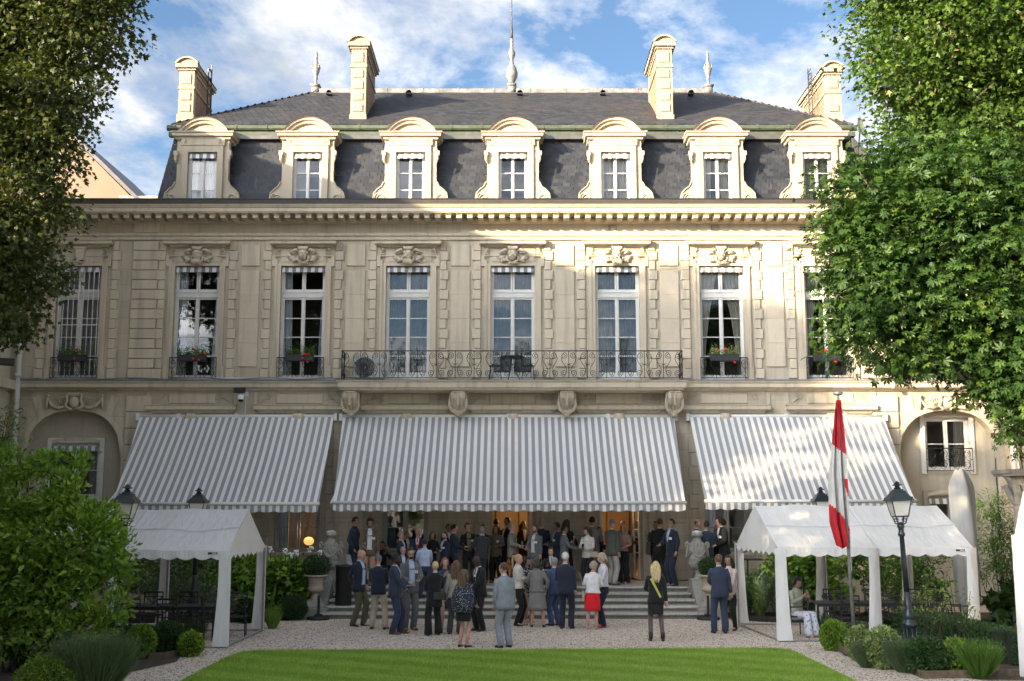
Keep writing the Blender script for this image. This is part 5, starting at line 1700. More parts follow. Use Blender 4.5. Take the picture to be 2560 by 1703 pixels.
mb.build('dish_bowl', M['white_plastic'], e, True, rot=(R(80), 0, 0)); MB().tube([(0,.05,-.1),(0,.15,-1.1)], .03, 6).build('mast', M['steel'], e)
MB().box(-.8, 1.8, .2, 2.0, -1.4, -.45).build('roof_box', M['trim'], e)
cable = MB(); cable.tube([(x, 35.63 + .02*math.sin(x*2), 6.87 + .02*math.sin(x*3.1)) for x in np.linspace(-15.3, -5.5, 40)], .018, 5)
tag(cable.build('cable', M['lead']), 'grey cable lying along the left ledge', 'cable')
cable = MB(); cable.box(-9.3, -5.5, 35.66, 35.72, 6.85, 6.90)
tag(cable.build('cable_duct', M['white_plastic']), 'white cable duct along the ledge left of the balcony', 'duct')

# lit lamps inside
x, z = PX(772, 1353, 37.0)
e = thing('globe_lamp', 'lit yellow glass globe lamp inside the window behind the hydrangea', 'lamp', (x, 37.0, z))
MB().ball((0,0,0), (.165,.165,.13), 14, 9).build('glass_globe', M['lamp_glow'], e, True)
MB().tube([(0,0,-.12),(0,0,-.9)], .035, 8).build('stand', M['iron'], e)
pl = bpy.data.lights.new('globe_light', 'POINT'); pl.energy = 3; pl.color = (1, .65, .32); pl.shadow_soft_size = .2
link('globe_light', pl, e, (0, -.1, .35))
e = thing('chandelier', 'small chandelier with lit bulbs inside the open terrace doors', 'chandelier', (1.6, 39.2, 3.4))
mb = MB(); mb.tube([(0,0,0),(0,0,1.9)], .012, 5); mb.tube([(.42*math.cos(k*math.pi/8),.42*math.sin(k*math.pi/8),.02) for k in range(17)], .015, 5)
mb.build('frame', M['iron'], e)
for k in range(8):
    MB().ball((.42*math.cos(k*math.pi/4), .42*math.sin(k*math.pi/4), .08), (.025,.025,.045), 6, 4).build('bulb', M['bulb'], e)
pl = bpy.data.lights.new('chandelier_light', 'POINT'); pl.energy = 45; pl.color = (1, .66, .34); pl.shadow_soft_size = .4
link('chandelier_light', pl, e, (0, 0, -.15))

# ---------------------------------------------------------------- party tents
def tent(name, label, o, ang, L, D, he, hr, spans, group='white party tents', sides=(True, True)):
    """o = front right or front left corner; x runs along the ridge, y to the back"""
    e = thing(name, label, 'tent', (o[0], o[1], 0), ang, group)
    def wr(x, y, z):
        return z + .010*math.sin(x*2.3+y*3.1) + .010*math.sin(x*5.1-y*2.0) + .006*math.sin(x*11+y*9)
    nx, ny = 36, 8
    for side in (0, 1):
        vs, fs = [], []
        for j in range(ny+1):
            v = j/ny
            for i in range(nx+1):
                u = i/nx; x = L*u
                y = D/2*(1-v) if side == 0 else D/2*(1+v)
                sag = .018*math.sin(math.pi*v)*abs(math.sin(math.pi*spans*u)) + .012*math.sin(u*17+v*7)*math.sin(v*5+u*3)
                vs.append((x, y, wr(x, y, hr + (he-hr)*v) - sag))
        for j in range(ny):
            for i in range(nx):
                a = j*(nx+1)+i; q = (a, a+1, a+nx+2, a+nx+1)
                fs.append(q if side else q[::-1])
        link('roof_panel', new_mesh('roof_panel', vs, fs, M['tent'], None, True), e)
        va = MB(); ns = int(L/.34); V, F = [], []
        y = 0 if side == 0 else D
        for k in range(ns*6+1):
            x = L*k/(ns*6)
            V += [(x, y+(-.012 if side == 0 else .012), wr(x, y, he)+.004), (x, y+(-.03 if side == 0 else .03)+.012*math.sin(k*.9), he-.14-.055*abs(math.sin(math.pi*k/6)))]
        for k in range(ns*6): F.append((2*k, 2*k+1, 2*k+3, 2*k+2))
        va.add(V, F); va.build('valance', M['tent'], e)
    def roof_z(x, v):
        y = D/2*(1-v); u = x/L
        return y, wr(x, y, hr + (he-hr)*v) - (.018*math.sin(math.pi*v)*abs(math.sin(math.pi*spans*u)) + .012*math.sin(u*17+v*7)*math.sin(v*5+u*3))
    sm = MB(); V, F = [], []
    for k in range(41):
        x = L*k/40
        for v in (.485, .515):
            y, z = roof_z(x, v); V.append((x, y-.004, z+.012))
    sm.add(V, [(2*k, 2*k+1, 2*k+3, 2*k+2) for k in range(40)]); sm.build('seam', M['tent_seam'], e)
    for q in range(1, spans):
        sm = MB(); V = []
        for k in range(13):
            for dx in (-.02, .02):
                y, z = roof_z(L*q/spans+dx, k/12); V.append((L*q/spans+dx, y-.004, z+.014))
        sm.add(V, [(2*k, 2*k+2, 2*k+3, 2*k+1) for k in range(12)]); sm.build('seam', M['tent_seam'], e)
    for g, x in enumerate((0, L)):
        if not sides[g]: continue
        vs, fs = [], []; n = 16
        for k in range(n+1):
            y = D*k/n; zt = hr - (hr-he)*abs(k/n-.5)*2
            vs += [(x, y, zt), (x + .02*math.sin(k*1.7), y, (zt+he)/2), (x+.015*math.sin(k*1.1), y, he-.10-.085*abs(math.sin(math.pi*k*.5)))]
        for k in range(n):
            fs += [(3*k,3*k+1,3*k+4,3*k+3),(3*k+1,3*k+2,3*k+5,3*k+4)]
        link('gable', new_mesh('gable', vs, fs, M['tent'], None, True), e)
    lx = [L*k/spans for k in range(spans+1)]
    for x in lx:
        for y in (0, D):
            MB().tube([(x,y,0),(x,y,he-.05)], .024, 6).build('pole', M['steel'], e)
            s = 1 if x < L/2 else -1
            t = 1 if y == 0 else -1
            lc = MB(); rings = []
            for k in range(9):
                v = k/8; z = he*(1-v) + .03*v; wdt = .13 + .05*v**2.5
                cx = x - s*.0
                rings.append([(cx - s*.05 + s*wdt*2*.9, y - t*.035 + .012*math.sin(v*9+x), z), (cx - s*.045, y - t*.05 - .02*v, z), (cx - s*.05, y + t*(.05+.06*v), z)])
            V = [p for r in rings for p in r]
            F = []
            for k in range(8): F += [(3*k,3*k+1,3*k+4,3*k+3),(3*k+1,3*k+2,3*k+5,3*k+4)]
            lc.add(V, F); lc.build('leg_cover', M['tent'], e, True)
    fr = MB()
    for x in (lx if spans > 1 else (0, L)):
        fr.tube([(min(max(x,.04),L-.04),.03,he-.07),(min(max(x,.04),L-.04),D/2,hr-.10),(min(max(x,.04),L-.04),D-.03,he-.07)], .02, 6)
    fr.tube([(.04,D/2,hr-.10),(L-.04,D/2,hr-.10)], .02, 6)
    fr.build('roof_frame', M['steel'], e)
    gb = MB()
    for y in (0, D): gb.tube([(0,y,.03),(L,y,.03)], .022, 6)
    for x in (0, L): gb.tube([(x,0,.03),(x,D,.03)], .022, 6)
    gb.build('ground_bar', M['steel'], e)
    tg = MB(); xt = L-.30; tg.box(xt-.12, xt+.08, -.052, -.046, he-.075, he-.035); tg.box(xt-.03, xt+.06, -.055, -.0535, he-.064, he-.046, 1)
    tg.build('maker_tag', [M['rubber'], M['white_plastic']], e)
    return e
tent('party_tent', 'white party tent with scalloped edge behind the bright green shrub', (-10.6, 24.9), R(-.6), 4.62, 3.42, 2.0, 2.86, 2)
tent('party_tent', 'white party tent over the seated woman, behind the flag', (5.86, 26.0), R(3.0), 4.42, 3.7, 2.02, 2.95, 2)
tent('party_tent', 'white party tent cut off by the right edge of the picture', (8.76, 20.5), R(-30), 4.0, 3.2, 2.42, 3.2, 1)

# ---------------------------------------------------------------- garden chairs and tables
def chair_proto():
    e = thing('garden_chair', 'chair', 'chair')
    mb = MB(); mb.box(-.22,.22,-.21,-.185,.43,.46); mb.box(-.22,.22,.185,.21,.43,.46); mb.box(-.22,-.195,-.185,.185,.43,.46); mb.box(.195,.22,-.185,.185,.43,.46)
    mb.build('seat_frame', M['iron'], e)
    for k in range(6): MB().box(-.195,.195,-.17+.062*k,-.13+.062*k,.445,.458).build('seat_slat', M['iron'], e)
    for x in (-.21,.21):
        MB().tube([(x,-.2,.0),(x,-.2,.66)], .014, 5).build('leg', M['iron'], e)
        MB().tube([(x,.2,.0),(x,.2,.45),(x,.25,.95)], .014, 5).build('leg', M['iron'], e)
        MB().tube([(x,-.22,.66),(x,.22,.66)], .016, 5).build('armrest', M['iron'], e)
    mb = MB(); mb.box(-.21,.21,.235,.26,.93,.965); mb.box(-.21,.21,.222,.245,.84,.86); mb.box(-.21,.21,.205,.225,.55,.57)
    mb.tube([(-.2,.215,.57),(.2,.235,.84)], .011, 4); mb.tube([(.2,.215,.57),(-.2,.235,.84)], .011, 4)
    mb.build('backrest', M['iron'], e)
    return e
CH = chair_proto(); first = [True]
def chair(x, y, rz, label, group):
    o = CH if first[0] else copy_tree(CH)
    first[0] = False
    o.location = (x, y, 0); o.rotation_euler = (0, 0, rz); o['label'] = label; o['group'] = group
    return o
def table(x0, x1, y0, y1, label):
    e = thing('garden_table', label, 'table', ((x0+x1)/2, (y0+y1)/2, 0)); w_, d_ = (x1-x0)/2, (y1-y0)/2
    mb = MB(); mb.box(-w_,w_,-d_,d_,.715,.735); mb.build('table_top', M['iron'], e)
    mb = MB(); mb.box(-w_+.02,w_-.02,-d_+.02,-d_+.05,.66,.714); mb.box(-w_+.02,w_-.02,d_-.05,d_-.02,.66,.714); mb.build('apron', M['iron'], e)
    for sx in (-1,1):
        for sy in (-1,1): MB().box(sx*(w_-.05)-.022, sx*(w_-.05)+.022, sy*(d_-.05)-.022, sy*(d_-.05)+.022, 0, .66).build('leg', M['iron'], e)
table(-8.75, -6.55, 26.2, 27.1, 'dark iron garden table under the left tent')
gl = 'iron chairs under the left tent'
for x, y, rz, lb in ((-7.42, 25.75, 180, 'nearest dark iron cross-back chair, middle front of left tent table'), (-6.62, 26.3, 110, 'dark iron chair at the right end of the left tent table'), (-6.30, 27.15, 8, 'dark iron cross-back chair at far right corner under left tent'),
                     (-7.55, 27.45, 0, 'dark iron cross-back chair behind the middle of left tent table'), (-8.35, 27.45, 5, 'dark iron cross-back chair by the left tent front pole, far side'), (-8.25, 25.8, 185, 'dark iron chair beside the left tent front pole, near side')):
    chair(x, y, R(rz), lb, gl)
table(6.95, 9.9, 27.1, 28.0, 'long dark iron garden table under the right tent')
gr = 'iron chairs under the right tent'
for x, y, rz, lb in ((6.50, 27.25, -80, 'dark iron armchair the seated woman sits on'), (7.55, 26.75, 180, 'dark iron chair left of the flagpole, near side of right tent table'), (8.45, 26.75, 176, 'dark iron chair right of the flagpole, near side of right tent table'), (9.3, 26.8, 184, 'dark iron chair near the right lamp post, near side of right tent table'),
                     (7.75, 28.4, 4, 'dark iron chair left of the flagpole, far side of right tent table'), (8.75, 28.4, -3, 'dark iron chair behind the tent middle pole, far side of table'), (9.7, 28.35, 0, 'dark iron chair by the right lamp post, far side of table'), (10.3, 27.5, 95, 'dark iron chair at the right end of the right tent table')):
    chair(x, y, R(rz), lb, gr)
# terrace furniture
def bench_table(x, y, label):
    e = thing('terrace_table', label, 'table', (x, y, TER))
    MB().box(-.55,.55,-.35,.35,.72,.75).build('table_top', M['iron'], e)
    for sx in (-1,1):
        for sy in (-1,1): MB().box(sx*.5-.02, sx*.5+.02, sy*.3-.02, sy*.3+.02, 0, .72).build('leg', M['iron'], e)
    mb = MB(); mb.tube([(-.5,-.3,.05),(.5,-.3,.68)], .012, 4); mb.box(-.5,.5,-.31,-.29,.3,.33); mb.build('brace', M['iron'], e)
bench_table(7.15, 33.6, 'black metal table on the terrace behind the woman in pink')
x, _ = PX(955, 1400, 35.0)
e = thing('terrace_chair', 'chair the seated woman in a shawl sits on, left of the terrace', 'chair', (x, 35.1, TER), R(40))
mb = MB(); mb.box(-.24,.24,-.22,.24,.42,.47); mb.build('seat', M['wood'], e)
MB().box(-.24,.24,.22,.27,.47,.92).build('backrest', M['wood'], e)
for sx in (-1,1):
    for sy in (-1,1): MB().tube([(sx*.2,sy*.2,0),(sx*.2,sy*.2,.42)], .02, 5).build('leg', M['wood'], e)
e = thing('wicker_chair', 'grey woven armchair behind the left urn on the terrace', 'chair', (-4.35, 33.55, TER), R(20))
mb = MB(); mb.cham(-.32,.32,-.30,.30,.18,.44,.03); mb.build('seat', M['plastic_grey'], e)
mb = MB(); mb.cham(-.34,.34,.22,.34,.44,.86,.03); mb.cham(-.36,-.27,-.30,.22,.44,.64,.02); mb.cham(.27,.36,-.30,.22,.44,.64,.02); mb.build('backrest', M['plastic_grey'], e)
for sx in (-1,1):
    for sy in (-1,1): MB().tube([(sx*.27,sy*.25,0),(sx*.27,sy*.25,.18)], .02, 5).build('leg', M['iron'], e)
e = thing('service_trolley', 'dark grey service cabinet in the shade behind the right tent', 'cabinet', PX(2015-35, 1400, 33.5)[:1] + (33.0, 0))
MB().cham(-.55,.55,0,.5,.1,1.55,.01).build('cabinet', M['zinc'], e); MB().box(-.40,.10,-.03,0,1.36,1.40).build('handle', M['steel'], e)

# ---------------------------------------------------------------- lamp posts
def lamp_proto():
    e = thing('lamp_post', 'lamp', 'lamp post')
    mb = MB()
    mb.lathe([(.17,0),(.19,.03),(.19,.16),(.15,.20),(.155,.26),(.13,.30),(.12,.62),(.15,.66),(.15,.72),(.10,.76),(.095,.80),(.12,.84),(.08,.90),(.068,1.0),(.06,1.3)], 12)
    for k in range(8):
        a = k*math.pi/4; mb.tube([(.13*math.cos(a),.13*math.sin(a),.30),(.122*math.cos(a),.122*math.sin(a),.62)], .018, 4)
    mb.build('pedestal', M['lamp_metal'], e, True)
    mb = MB(); mb.lathe([(.056,1.3),(.05,1.9),(.045,2.34),(.065,2.36),(.07,2.40),(.05,2.43),(.055,2.50),(.075,2.53),(.055,2.57),(.035,2.62)], 12); mb.build('post', M['lamp_metal'], e, True)
    mb = MB()
    for k in range(4):
        a = math.pi/4 + k*math.pi/2; c, s = math.cos(a), math.sin(a)
        mb.tube([(.03*c,.03*s,2.56),(.11*c,.11*s,2.60),(.13*c,.13*s,2.66),(.155*c,.155*s,2.73)], .012, 5)
        mb.tube([(x*c, x*s, z) for x, _, z in spiral(.09, 2.66, .012, .04, 0, 1.3, 12)], .008, 4)
    mb.build('lantern_cradle', M['lamp_metal'], e)
    z0, z1, a, b = 2.73, 3.04, .125, .185
    mb = MB()
    for sx in (-1,1):
        for sy in (-1,1): mb.tube([(sx*a,sy*a,z0),(sx*b,sy*b,z1)], .012, 4)
    for q, z in ((a,z0),(b,z1)):
        for (x0,y0),(x1,y1) in (((-q,-q),(q,-q)),((q,-q),(q,q)),((q,q),(-q,q)),((-q,q),(-q,-q))): mb.tube([(x0,y0,z),(x1,y1,z)], .013, 4)
    mb.build('lantern_frame', M['lamp_metal'], e)
    for k in range(4):
        g = MB(); g.add([(-a+.008,-a,z0+.01),(a-.008,-a,z0+.01),(b-.008,-b,z1-.01),(-b+.008,-b,z1-.01)], [(0,1,2,3)]); g.build('lantern_pane', M['frosted'], e, rot=(0,0,k*math.pi/2))
    mb = MB()
    def frus(h0, r0, h1, r1):
        mb.add([(-r0,-r0,h0),(r0,-r0,h0),(r0,r0,h0),(-r0,r0,h0),(-r1,-r1,h1),(r1,-r1,h1),(r1,r1,h1),(-r1,r1,h1)], [(0,1,5,4),(1,2,6,5),(2,3,7,6),(3,0,4,7),(4,5,6,7),(3,2,1,0)])
    frus(3.03,.235,3.06,.225); frus(3.06,.215,3.20,.115); frus(3.20,.13,3.215,.125); frus(3.215,.085,3.25,.08)
    mb.lathe([(.06,3.25),(.075,3.27),(.05,3.29),(.04,3.31),(.10,3.325),(.10,3.335),(.05,3.36),(.055,3.375),(.02,3.395),(.005,3.41)], 10)
    for sx in (-1,1):
        for sy in (-1,1): mb.ball((sx*.20,sy*.20,3.08), (.018,.018,.025), 6, 4)
    mb.build('lantern_roof', M['lamp_metal'], e)
    return e
LPp = lamp_proto(); lfirst = [True]
def lamp(x, y, sc, tilt, rz, label):
    o = LPp if lfirst[0] else copy_tree(LPp)
    lfirst[0] = False
    o.location = (x, y, 0); o.rotation_euler = (0, tilt, rz); o.scale = (sc,)*3
    o['label'] = label; o['group'] = 'black garden lamp posts'
lamp(-7.66, 22.9, .985, R(2.3), 0, 'black lamp post with square lantern beside the bright green shrub')
lamp(-7.70, 28.6, .995, R(.8), 0, 'black lamp post whose lantern shows behind the left tent ridge')
lamp(7.62, 22.7, 1.0, R(-2.4), 0, 'black lamp post with square lantern rising from the right flower bed')
lamp(7.95, 29.9, 1.01, R(-1.0), 0, 'black lamp post whose lantern shows beside the hanging flag')

# ---------------------------------------------------------------- flag
px0, pz1 = PX(2091, 983, 24.5)
e = thing('flagpole', 'slender white flagpole in front of the right tent', 'flagpole', (7.05, 24.5, 0), 0, None, 1.0, (0, R(-1.5), 0))
MB().tube([(0,0,0),(0,0,2.6),(0,0,5.27)], [.038,.034,.026], 10).build('pole', M['zinc_light'], e, True)
MB().lathe([(.03,5.25),(.10,5.27),(.11,5.30),(.08,5.33),(.01,5.345)], 12).build('pole_cap', M['steel'], e, True)
mb = MB(); mb.tube([(.03,-.03,1.6),(.035,-.035,2.9),(.03,-.03,5.1)], .006, 4); mb.build('halyard', M['pipe'], e)
fl = thing('flag', 'red and white flag hanging limp in folds from the pole', 'flag', (6.95, 24.5, 0))
nu, nv = 30, 90
vs, fs, fm = [], [], []
for j in range(nv+1):
    v = j/nv; z = 5.15 - 2.98*v
    wdt = .10 + .30*min(1, v*1.9)**.8 - (.12*max(0, v-.86)/.14 if v > .86 else 0)
    for i in range(nu+1):
        u = i/nu
        fold = .055*math.sin(u*15 + v*3.2) * (.4+v) + .03*math.sin(u*31+1+v*5)
        lo = 0
        if v > .86: lo = -.22*(v-.86)/.14*(u if u < .6 else 1.2-u)
        vs.append((-wdt*u*.93 + .02*math.sin(v*4) + .10*v*(1 - u*.3), -.05 - fold, z + lo))
for j in range(nv):
    for i in range(nu):
        a = j*(nu+1)+i; fs.append((a, a+nu+1, a+nu+2, a+1))
        u, v = (i+.5)/nu, (j+.5)/nv
        b1 = .385 - .075*u; b2 = .80 - .12*u
        red = v < b1 or v > b2 + (.10*(1-u) if u < .5 else .05)
        if u < .22 and .56 < v < .56 + .10*(.22-u)/.22 + .02: red = True
        fm.append(0 if red else 1)
link('flag_cloth', new_mesh('flag_cloth', vs, fs, [M['flag_red'], M['flag_white']], fm, True), fl)

# ---------------------------------------------------------------- closed parasol, stone column
x, _ = PX(2410, 1400, 30.0)
e = thing('parasol', 'closed grey parasol under a tall cloth cover behind the right tent', 'parasol', (x+.05, 30.0, 0))
rings = []
for k in range(25):
    v = k/24; z = .35 + 3.52*v
    r = .30*(1-v*.12) if v < .86 else .30*.9*(1 - ((v-.86)/.14)**1.5*.62)
    r *= .80 if v < .06 else 1
    rings.append([((r*(1+.22*math.sin(a*4+v*1.6)+.08*math.sin(a*9-v*3)))*math.cos(a)*1.0 - .10*max(0,v-.7), (r*(1+.22*math.sin(a*4+v*1.6)+.08*math.sin(a*9-v*3)))*math.sin(a), z+.03*math.sin(a*3)) for a in [2*math.pi*j/30 for j in range(30)]])
MB().rings(rings).build('cloth_cover', M['parasol'], e, True)
mb = MB(); mb.tube([(0,0,0),(0,0,.4)], .03, 8); mb.lathe([(.35,0),(.35,.06),(.1,.09),(.05,.12)], 14); mb.build('stand', M['steel'], e)
x, z = PX(2548, 1150, 29.0)
e = thing('stone_column', 'old pink granite column with carved capital at the right edge', 'column', (x+.12, 29.0, 0))
mb = MB(); mb.lathe([(.40,0),(.42,.1),(.36,.2),(.33,.3),(.33,1.6),(.31,2.85),(.33,2.9),(.31,2.95)], 24); mb.build('shaft', M['granite'], e, True)
cap = MB(); cap.lathe([(.31,2.95),(.34,3.0),(.33,3.2),(.40,3.5),(.50,3.66),(.52,3.68)], 20); cap.box(-.56,.56,-.56,.56,3.68,3.74); cap.box(-.60,.60,-.60,.60,3.74,3.84)
for k in range(8):
    a = k*math.pi/4
    cap.tube([(.33*math.cos(a),.33*math.sin(a),3.0),(.42*math.cos(a),.42*math.sin(a),3.25),(.52*math.cos(a),.52*math.sin(a),3.45),(.58*math.cos(a),.58*math.sin(a),3.42),(.56*math.cos(a),.56*math.sin(a),3.36)], [.05,.08,.06,.04,.02], 6)
cap.build('capital', M['urn'], e)
# ---------------------------------------------------------------- lawn and gravel
LW = [(-5.55, 6), (5.75, 6), (5.75, 20.3), (5.72, 22.6), (5.70, 23.9), (5.62, 24.35), (5.35, 24.58), (5.0, 24.62), (0, 24.34), (-4.85, 24.27), (-5.2, 24.2), (-5.42, 23.95), (-5.5, 23.5), (-5.54, 22.4)]
flat('lawn', LW, .03, M['lawn'])
n = 150000
gx, gy = rng.uniform(-5.7, 5.7, n), 19.6 + 4.95*rng.uniform(0, 1, n)
edge = np.interp(gx, [-5.7,-5.5,-5.42,-5.2,-4.85,0,5.0,5.35,5.62,5.7,5.74], [22.2,23.5,23.95,24.2,24.27,24.34,24.62,24.58,24.35,23.9,22.6])
k = (gy < edge + .035*rng.normal(size=n)) & (gx > -5.52) & (gx < 5.74); gx, gy = gx[k], gy[k]; n = len(gx)
stripe = np.sign(np.sin((gx*.55 + gy)*2*math.pi/1.25))
ax = np.column_stack([rng.normal(0, .45, n), .42*stripe*.6 + rng.normal(0, .4, n), np.ones(n)])
patch = .5 + .5*np.sin(gx*1.7 + 2*np.sin(gy*.9)) * np.sin(gy*1.3 + gx*.4)
leaf_mass('grass', np.column_stack([gx, gy, np.full(n, .028)]), .055, 'blade', M['grass'], axis=ax*2, tint=np.clip(.45 + .06*stripe + .15*patch + .10*np.sin(gx*9+3*np.sin(gy*7))*np.sin(gy*8) + rng.normal(0, .2, n), 0, 1), stuff=True)
bpy.data.objects['grass'].scale = (1, 1, 1)
tag(bpy.data.objects['grass'], 'short mown green grass of the striped lawn', 'grass')
n = 30000
py_ = 19.8 + 11.8*rng.uniform(0, 1, n)**1.3; px_ = rng.uniform(-1, 1, n)*(py_*.47)
inl = (np.abs(px_) < 5.6) & (py_ < 24.45)
px_, py_ = px_[~inl], py_[~inl]; n = len(px_)
oc = np.array([(1,0,0),(0,1,0),(-1,0,0),(0,-1,0),(0,0,.7)]); of = np.array([(0,1,4),(1,2,4),(2,3,4),(3,0,4)])
sz = rng.uniform(.008, .02, n); an = rng.uniform(0, 6.28, n)
V = oc[None]*sz[:, None, None]*np.stack([rng.uniform(.8,1.4,n), rng.uniform(.7,1,n), np.ones(n)], 1)[:, None]
V = np.stack([V[..., 0]*np.cos(an)[:, None]-V[..., 1]*np.sin(an)[:, None], V[..., 0]*np.sin(an)[:, None]+V[..., 1]*np.cos(an)[:, None], V[..., 2]], -1) + np.column_stack([px_, py_, np.full(n, .001)])[:, None]
F = (of[None] + 5*np.arange(n)[:, None, None]).reshape(-1, 3)
o = link('gravel_pebbles', new_mesh('gravel_pebbles', V.reshape(-1, 3), F, M['pebble'], None, False, np.repeat(rng.uniform(0, 1, n), 4)))
tag(o, 'loose beige gravel pebbles on the garden path', 'gravel', kind='stuff')

# ---------------------------------------------------------------- trees
def px_lumps(L):
    out = []
    for x, y, Y, r in L:
        X, Z = PX(x, y, Y); out.append((X, Y, Z, r, r*1.05, r*.95))
    return out
def tree(name, label, base, top, r0, lumps, n, kind, size, mat, clump=.4, up=.55, droop=.35, group=None, shell=.5, bark='bark', limbs=True):
    e = thing(name, label, 'tree', (base[0], base[1], 0), 0, group)
    b = Vector((base[0], base[1], 0)); t = Vector(top)
    mb = MB(); pts, rad = [], []
    for k in range(9):
        f = k/8
        pts.append(tuple((b.lerp(t, f) + Vector((.18*math.sin(f*5+base[0]), .15*math.cos(f*4), 0))*f*(1-f)*3 - b))); rad.append(r0*(1.25 if k == 0 else 1)*(1-.72*f))
    mb.tube(pts, rad, 10); mb.build('trunk', M[bark], e, True)
    if limbs:
        lb = MB()
        for (cx, cy, cz, rx, ry, rz) in lumps:
            c = Vector((cx, cy, cz)); f = min(.92, max(.25, (cz - 2.2)/max(1, t.z)*.8))
            s = Vector(pts[int(f*8)]) + b
            m1 = s.lerp(c, .5) + Vector((0, 0, .25))
            lb.tube([s-b, m1-b, c-b], [r0*.38, r0*.24, r0*.08], 6)
            for q in range(4):
                d = Vector(rng.normal(size=3)).normalized()
                lb.tube([m1.lerp(c, .6)-b, c + d*rx*.45-b, c + d*rx*.85-b], [r0*.12, r0*.07, .012], 4)
        lb.build('limb', M[bark], e, True)
    P, o, tn = lump_points(lumps, n, clump, shell)
    P = P - np.array((base[0], base[1], 0))
    leaf_mass('crown', P, size, kind, M[mat], parent=e, up=up, out=o, tint=tn, droop=droop)
    return e
mapL = px_lumps([(2335,60,28,2.2),(2262,185,27.6,1.0),(2420,260,28,1.9),(2290,300,28.4,1.05),(2510,60,28,2.2),(2520,390,28.3,1.5),(2640,220,29,2.4),(2330,200,28.2,1.3),(2470,150,28.4,1.4),(2400,-170,28.3,2.8),(2255,-60,28,1.4),(2620,-120,29,2.8),(2400,380,28.6,1.2),(2700,450,29,2.0)])
tx, tz = PX(2540, 330, 28.2)
maple = tree('sycamore_tree', 'tall sycamore with sunlit leaves at the upper right', (13.3, 28.6), (tx, 28.2, tz+2.0), .34, mapL, 84000, 'maple', .125, 'leaf_maple', .32, shell=.4)
sd_ = MB()
Ps, _, _ = lump_points(mapL[:6], 90, .3, .9)
for p in Ps:
    q = p - np.array((13.3, 28.6, 0))
    sd_.tube([tuple(q), (q[0]+.02, q[1], q[2]-.10), (q[0]-.01, q[1], q[2]-.20)], [.012,.022,.012], 4)
sd_.build('seed_clusters', plain('dry_seeds', (.17,.11,.06), .9, .2, 9), maple)['kind'] = 'stuff'
cheL = px_lumps([(2205,520,25.6,1.30),(2172,690,25.4,1.20),(2205,830,25.3,1.0),(2385,560,25.6,1.65),(2380,765,25.6,1.50),(2570,650,25.4,2.0),(2580,900,25.3,1.2),(2600,1015,25.2,.85),(2300,440,26.0,1.15),(2480,470,26.0,1.3),(2290,880,25.4,.55),(2720,800,25.6,2.0),(2470,860,25.7,.8),(2500,960,25.4,.55),(2545,1085,25.2,.4),(2150,600,25.5,.75),(2130,760,25.4,.6)])
tree('chestnut_tree', 'dark green chestnut with hand-shaped leaves over the right end of the facade', (13.9, 25.6), (12.6, 25.6, 8.5), .22, cheL, 34000, 'palmate', .145, 'leaf_chestnut', .34, .66, .35, shell=.4)
lefL = px_lumps([(190,45,22,1.12),(140,230,22,.92),(85,385,22,.85),(45,525,22,.95),(55,700,22,.82),(5,800,21.8,.55),(25,100,22.6,1.6),(-70,310,22.6,1.8),(-90,610,22,1.4),(205,-120,22.2,1.5),(0,-160,22.6,2.0),(-220,100,23,2.2),(-150,780,22.5,.9),(330,-150,22.4,1.0)])
tree('maple_tree', 'dark shaded maple hanging over the upper left corner', (-12.2, 22.6), (-11.2, 22.6, 13.0), .36, lefL, 80000, 'maple', .105, 'leaf_dark', .24, .5, .5, shell=.4)
# trees standing outside the frame: they shade the garden and show in the window panes
def far_tree(x, y, h, r, n, label, z0=.35):
    L = []
    for k in range(11):
        a = k*2.4; f = z0 + (1-z0)*(k+.5)/11
        L.append((x + r*.55*math.cos(a)*(1.15-f*.6), y + r*.55*math.sin(a)*(1.15-f*.6), h*f, r*.62*(1.25-f*.55), r*.62*(1.25-f*.55), h*.13))
    tree('garden_tree', label, (x, y), (x, y, h*.85), .35, L, n, 'quad', .30, 'leaf_chestnut', .55, .5, .3, 'trees outside the frame', limbs=False)
far_tree(-12.6, 14.3, 14.4, 2.9, 10000, 'tall tree beyond the left edge, nearest the wing', .28)
far_tree(-12.8, 8.6, 13.4, 2.5, 6000, 'tall tree beyond the left edge, beside the added shade building', .28)
far_tree(-13.2, 4.2, 13.0, 2.4, 5500, 'tall tree beyond the left edge, level with the viewer', .28)
far_tree(-7.5, -13, 13.5, 3.0, 3500, 'tall tree behind the viewer on the left', .3)
far_tree(.5, -15, 14.5, 3.2, 3500, 'tall tree straight behind the viewer', .3)
far_tree(8.0, -13, 14, 3.0, 3500, 'tall tree behind the viewer on the right', .3)

# ---------------------------------------------------------------- shrubs
def shrub(name, label, base, lumps, n, kind, size, mat, up=.4, droop=0., clump=.2, stems=7, group=None, cat='shrub', shell=.45, stem_r=.02, stem_h=.6):
    e = thing(name, label, cat, (base[0], base[1], 0), 0, group)
    P, o, tn = lump_points(lumps, n, clump, shell); P = P - np.array((base[0], base[1], 0)); P[:, 2] = np.maximum(P[:, 2], .03)
    leaf_mass('foliage', P, size, kind, M[mat], parent=e, up=up, out=o, tint=tn, droop=droop)
    if stems:
        mb = MB()
        for k in range(stems):
            l = lumps[k % len(lumps)]
            c = Vector((l[0]-base[0]+random.uniform(-.5,.5)*l[3], l[1]-base[1]+random.uniform(-.5,.5)*l[4], l[2]+random.uniform(-.2,.5)*l[5]))
            s = Vector((random.uniform(-.18,.18), random.uniform(-.15,.15), 0))
            mb.tube([s, s.lerp(c, .45) + Vector((random.uniform(-.06,.06), 0, .05)), c], [stem_r, stem_r*.7, stem_r*.25], 5)
        mb.build('stem', M['bark_dark'], e)
    return e
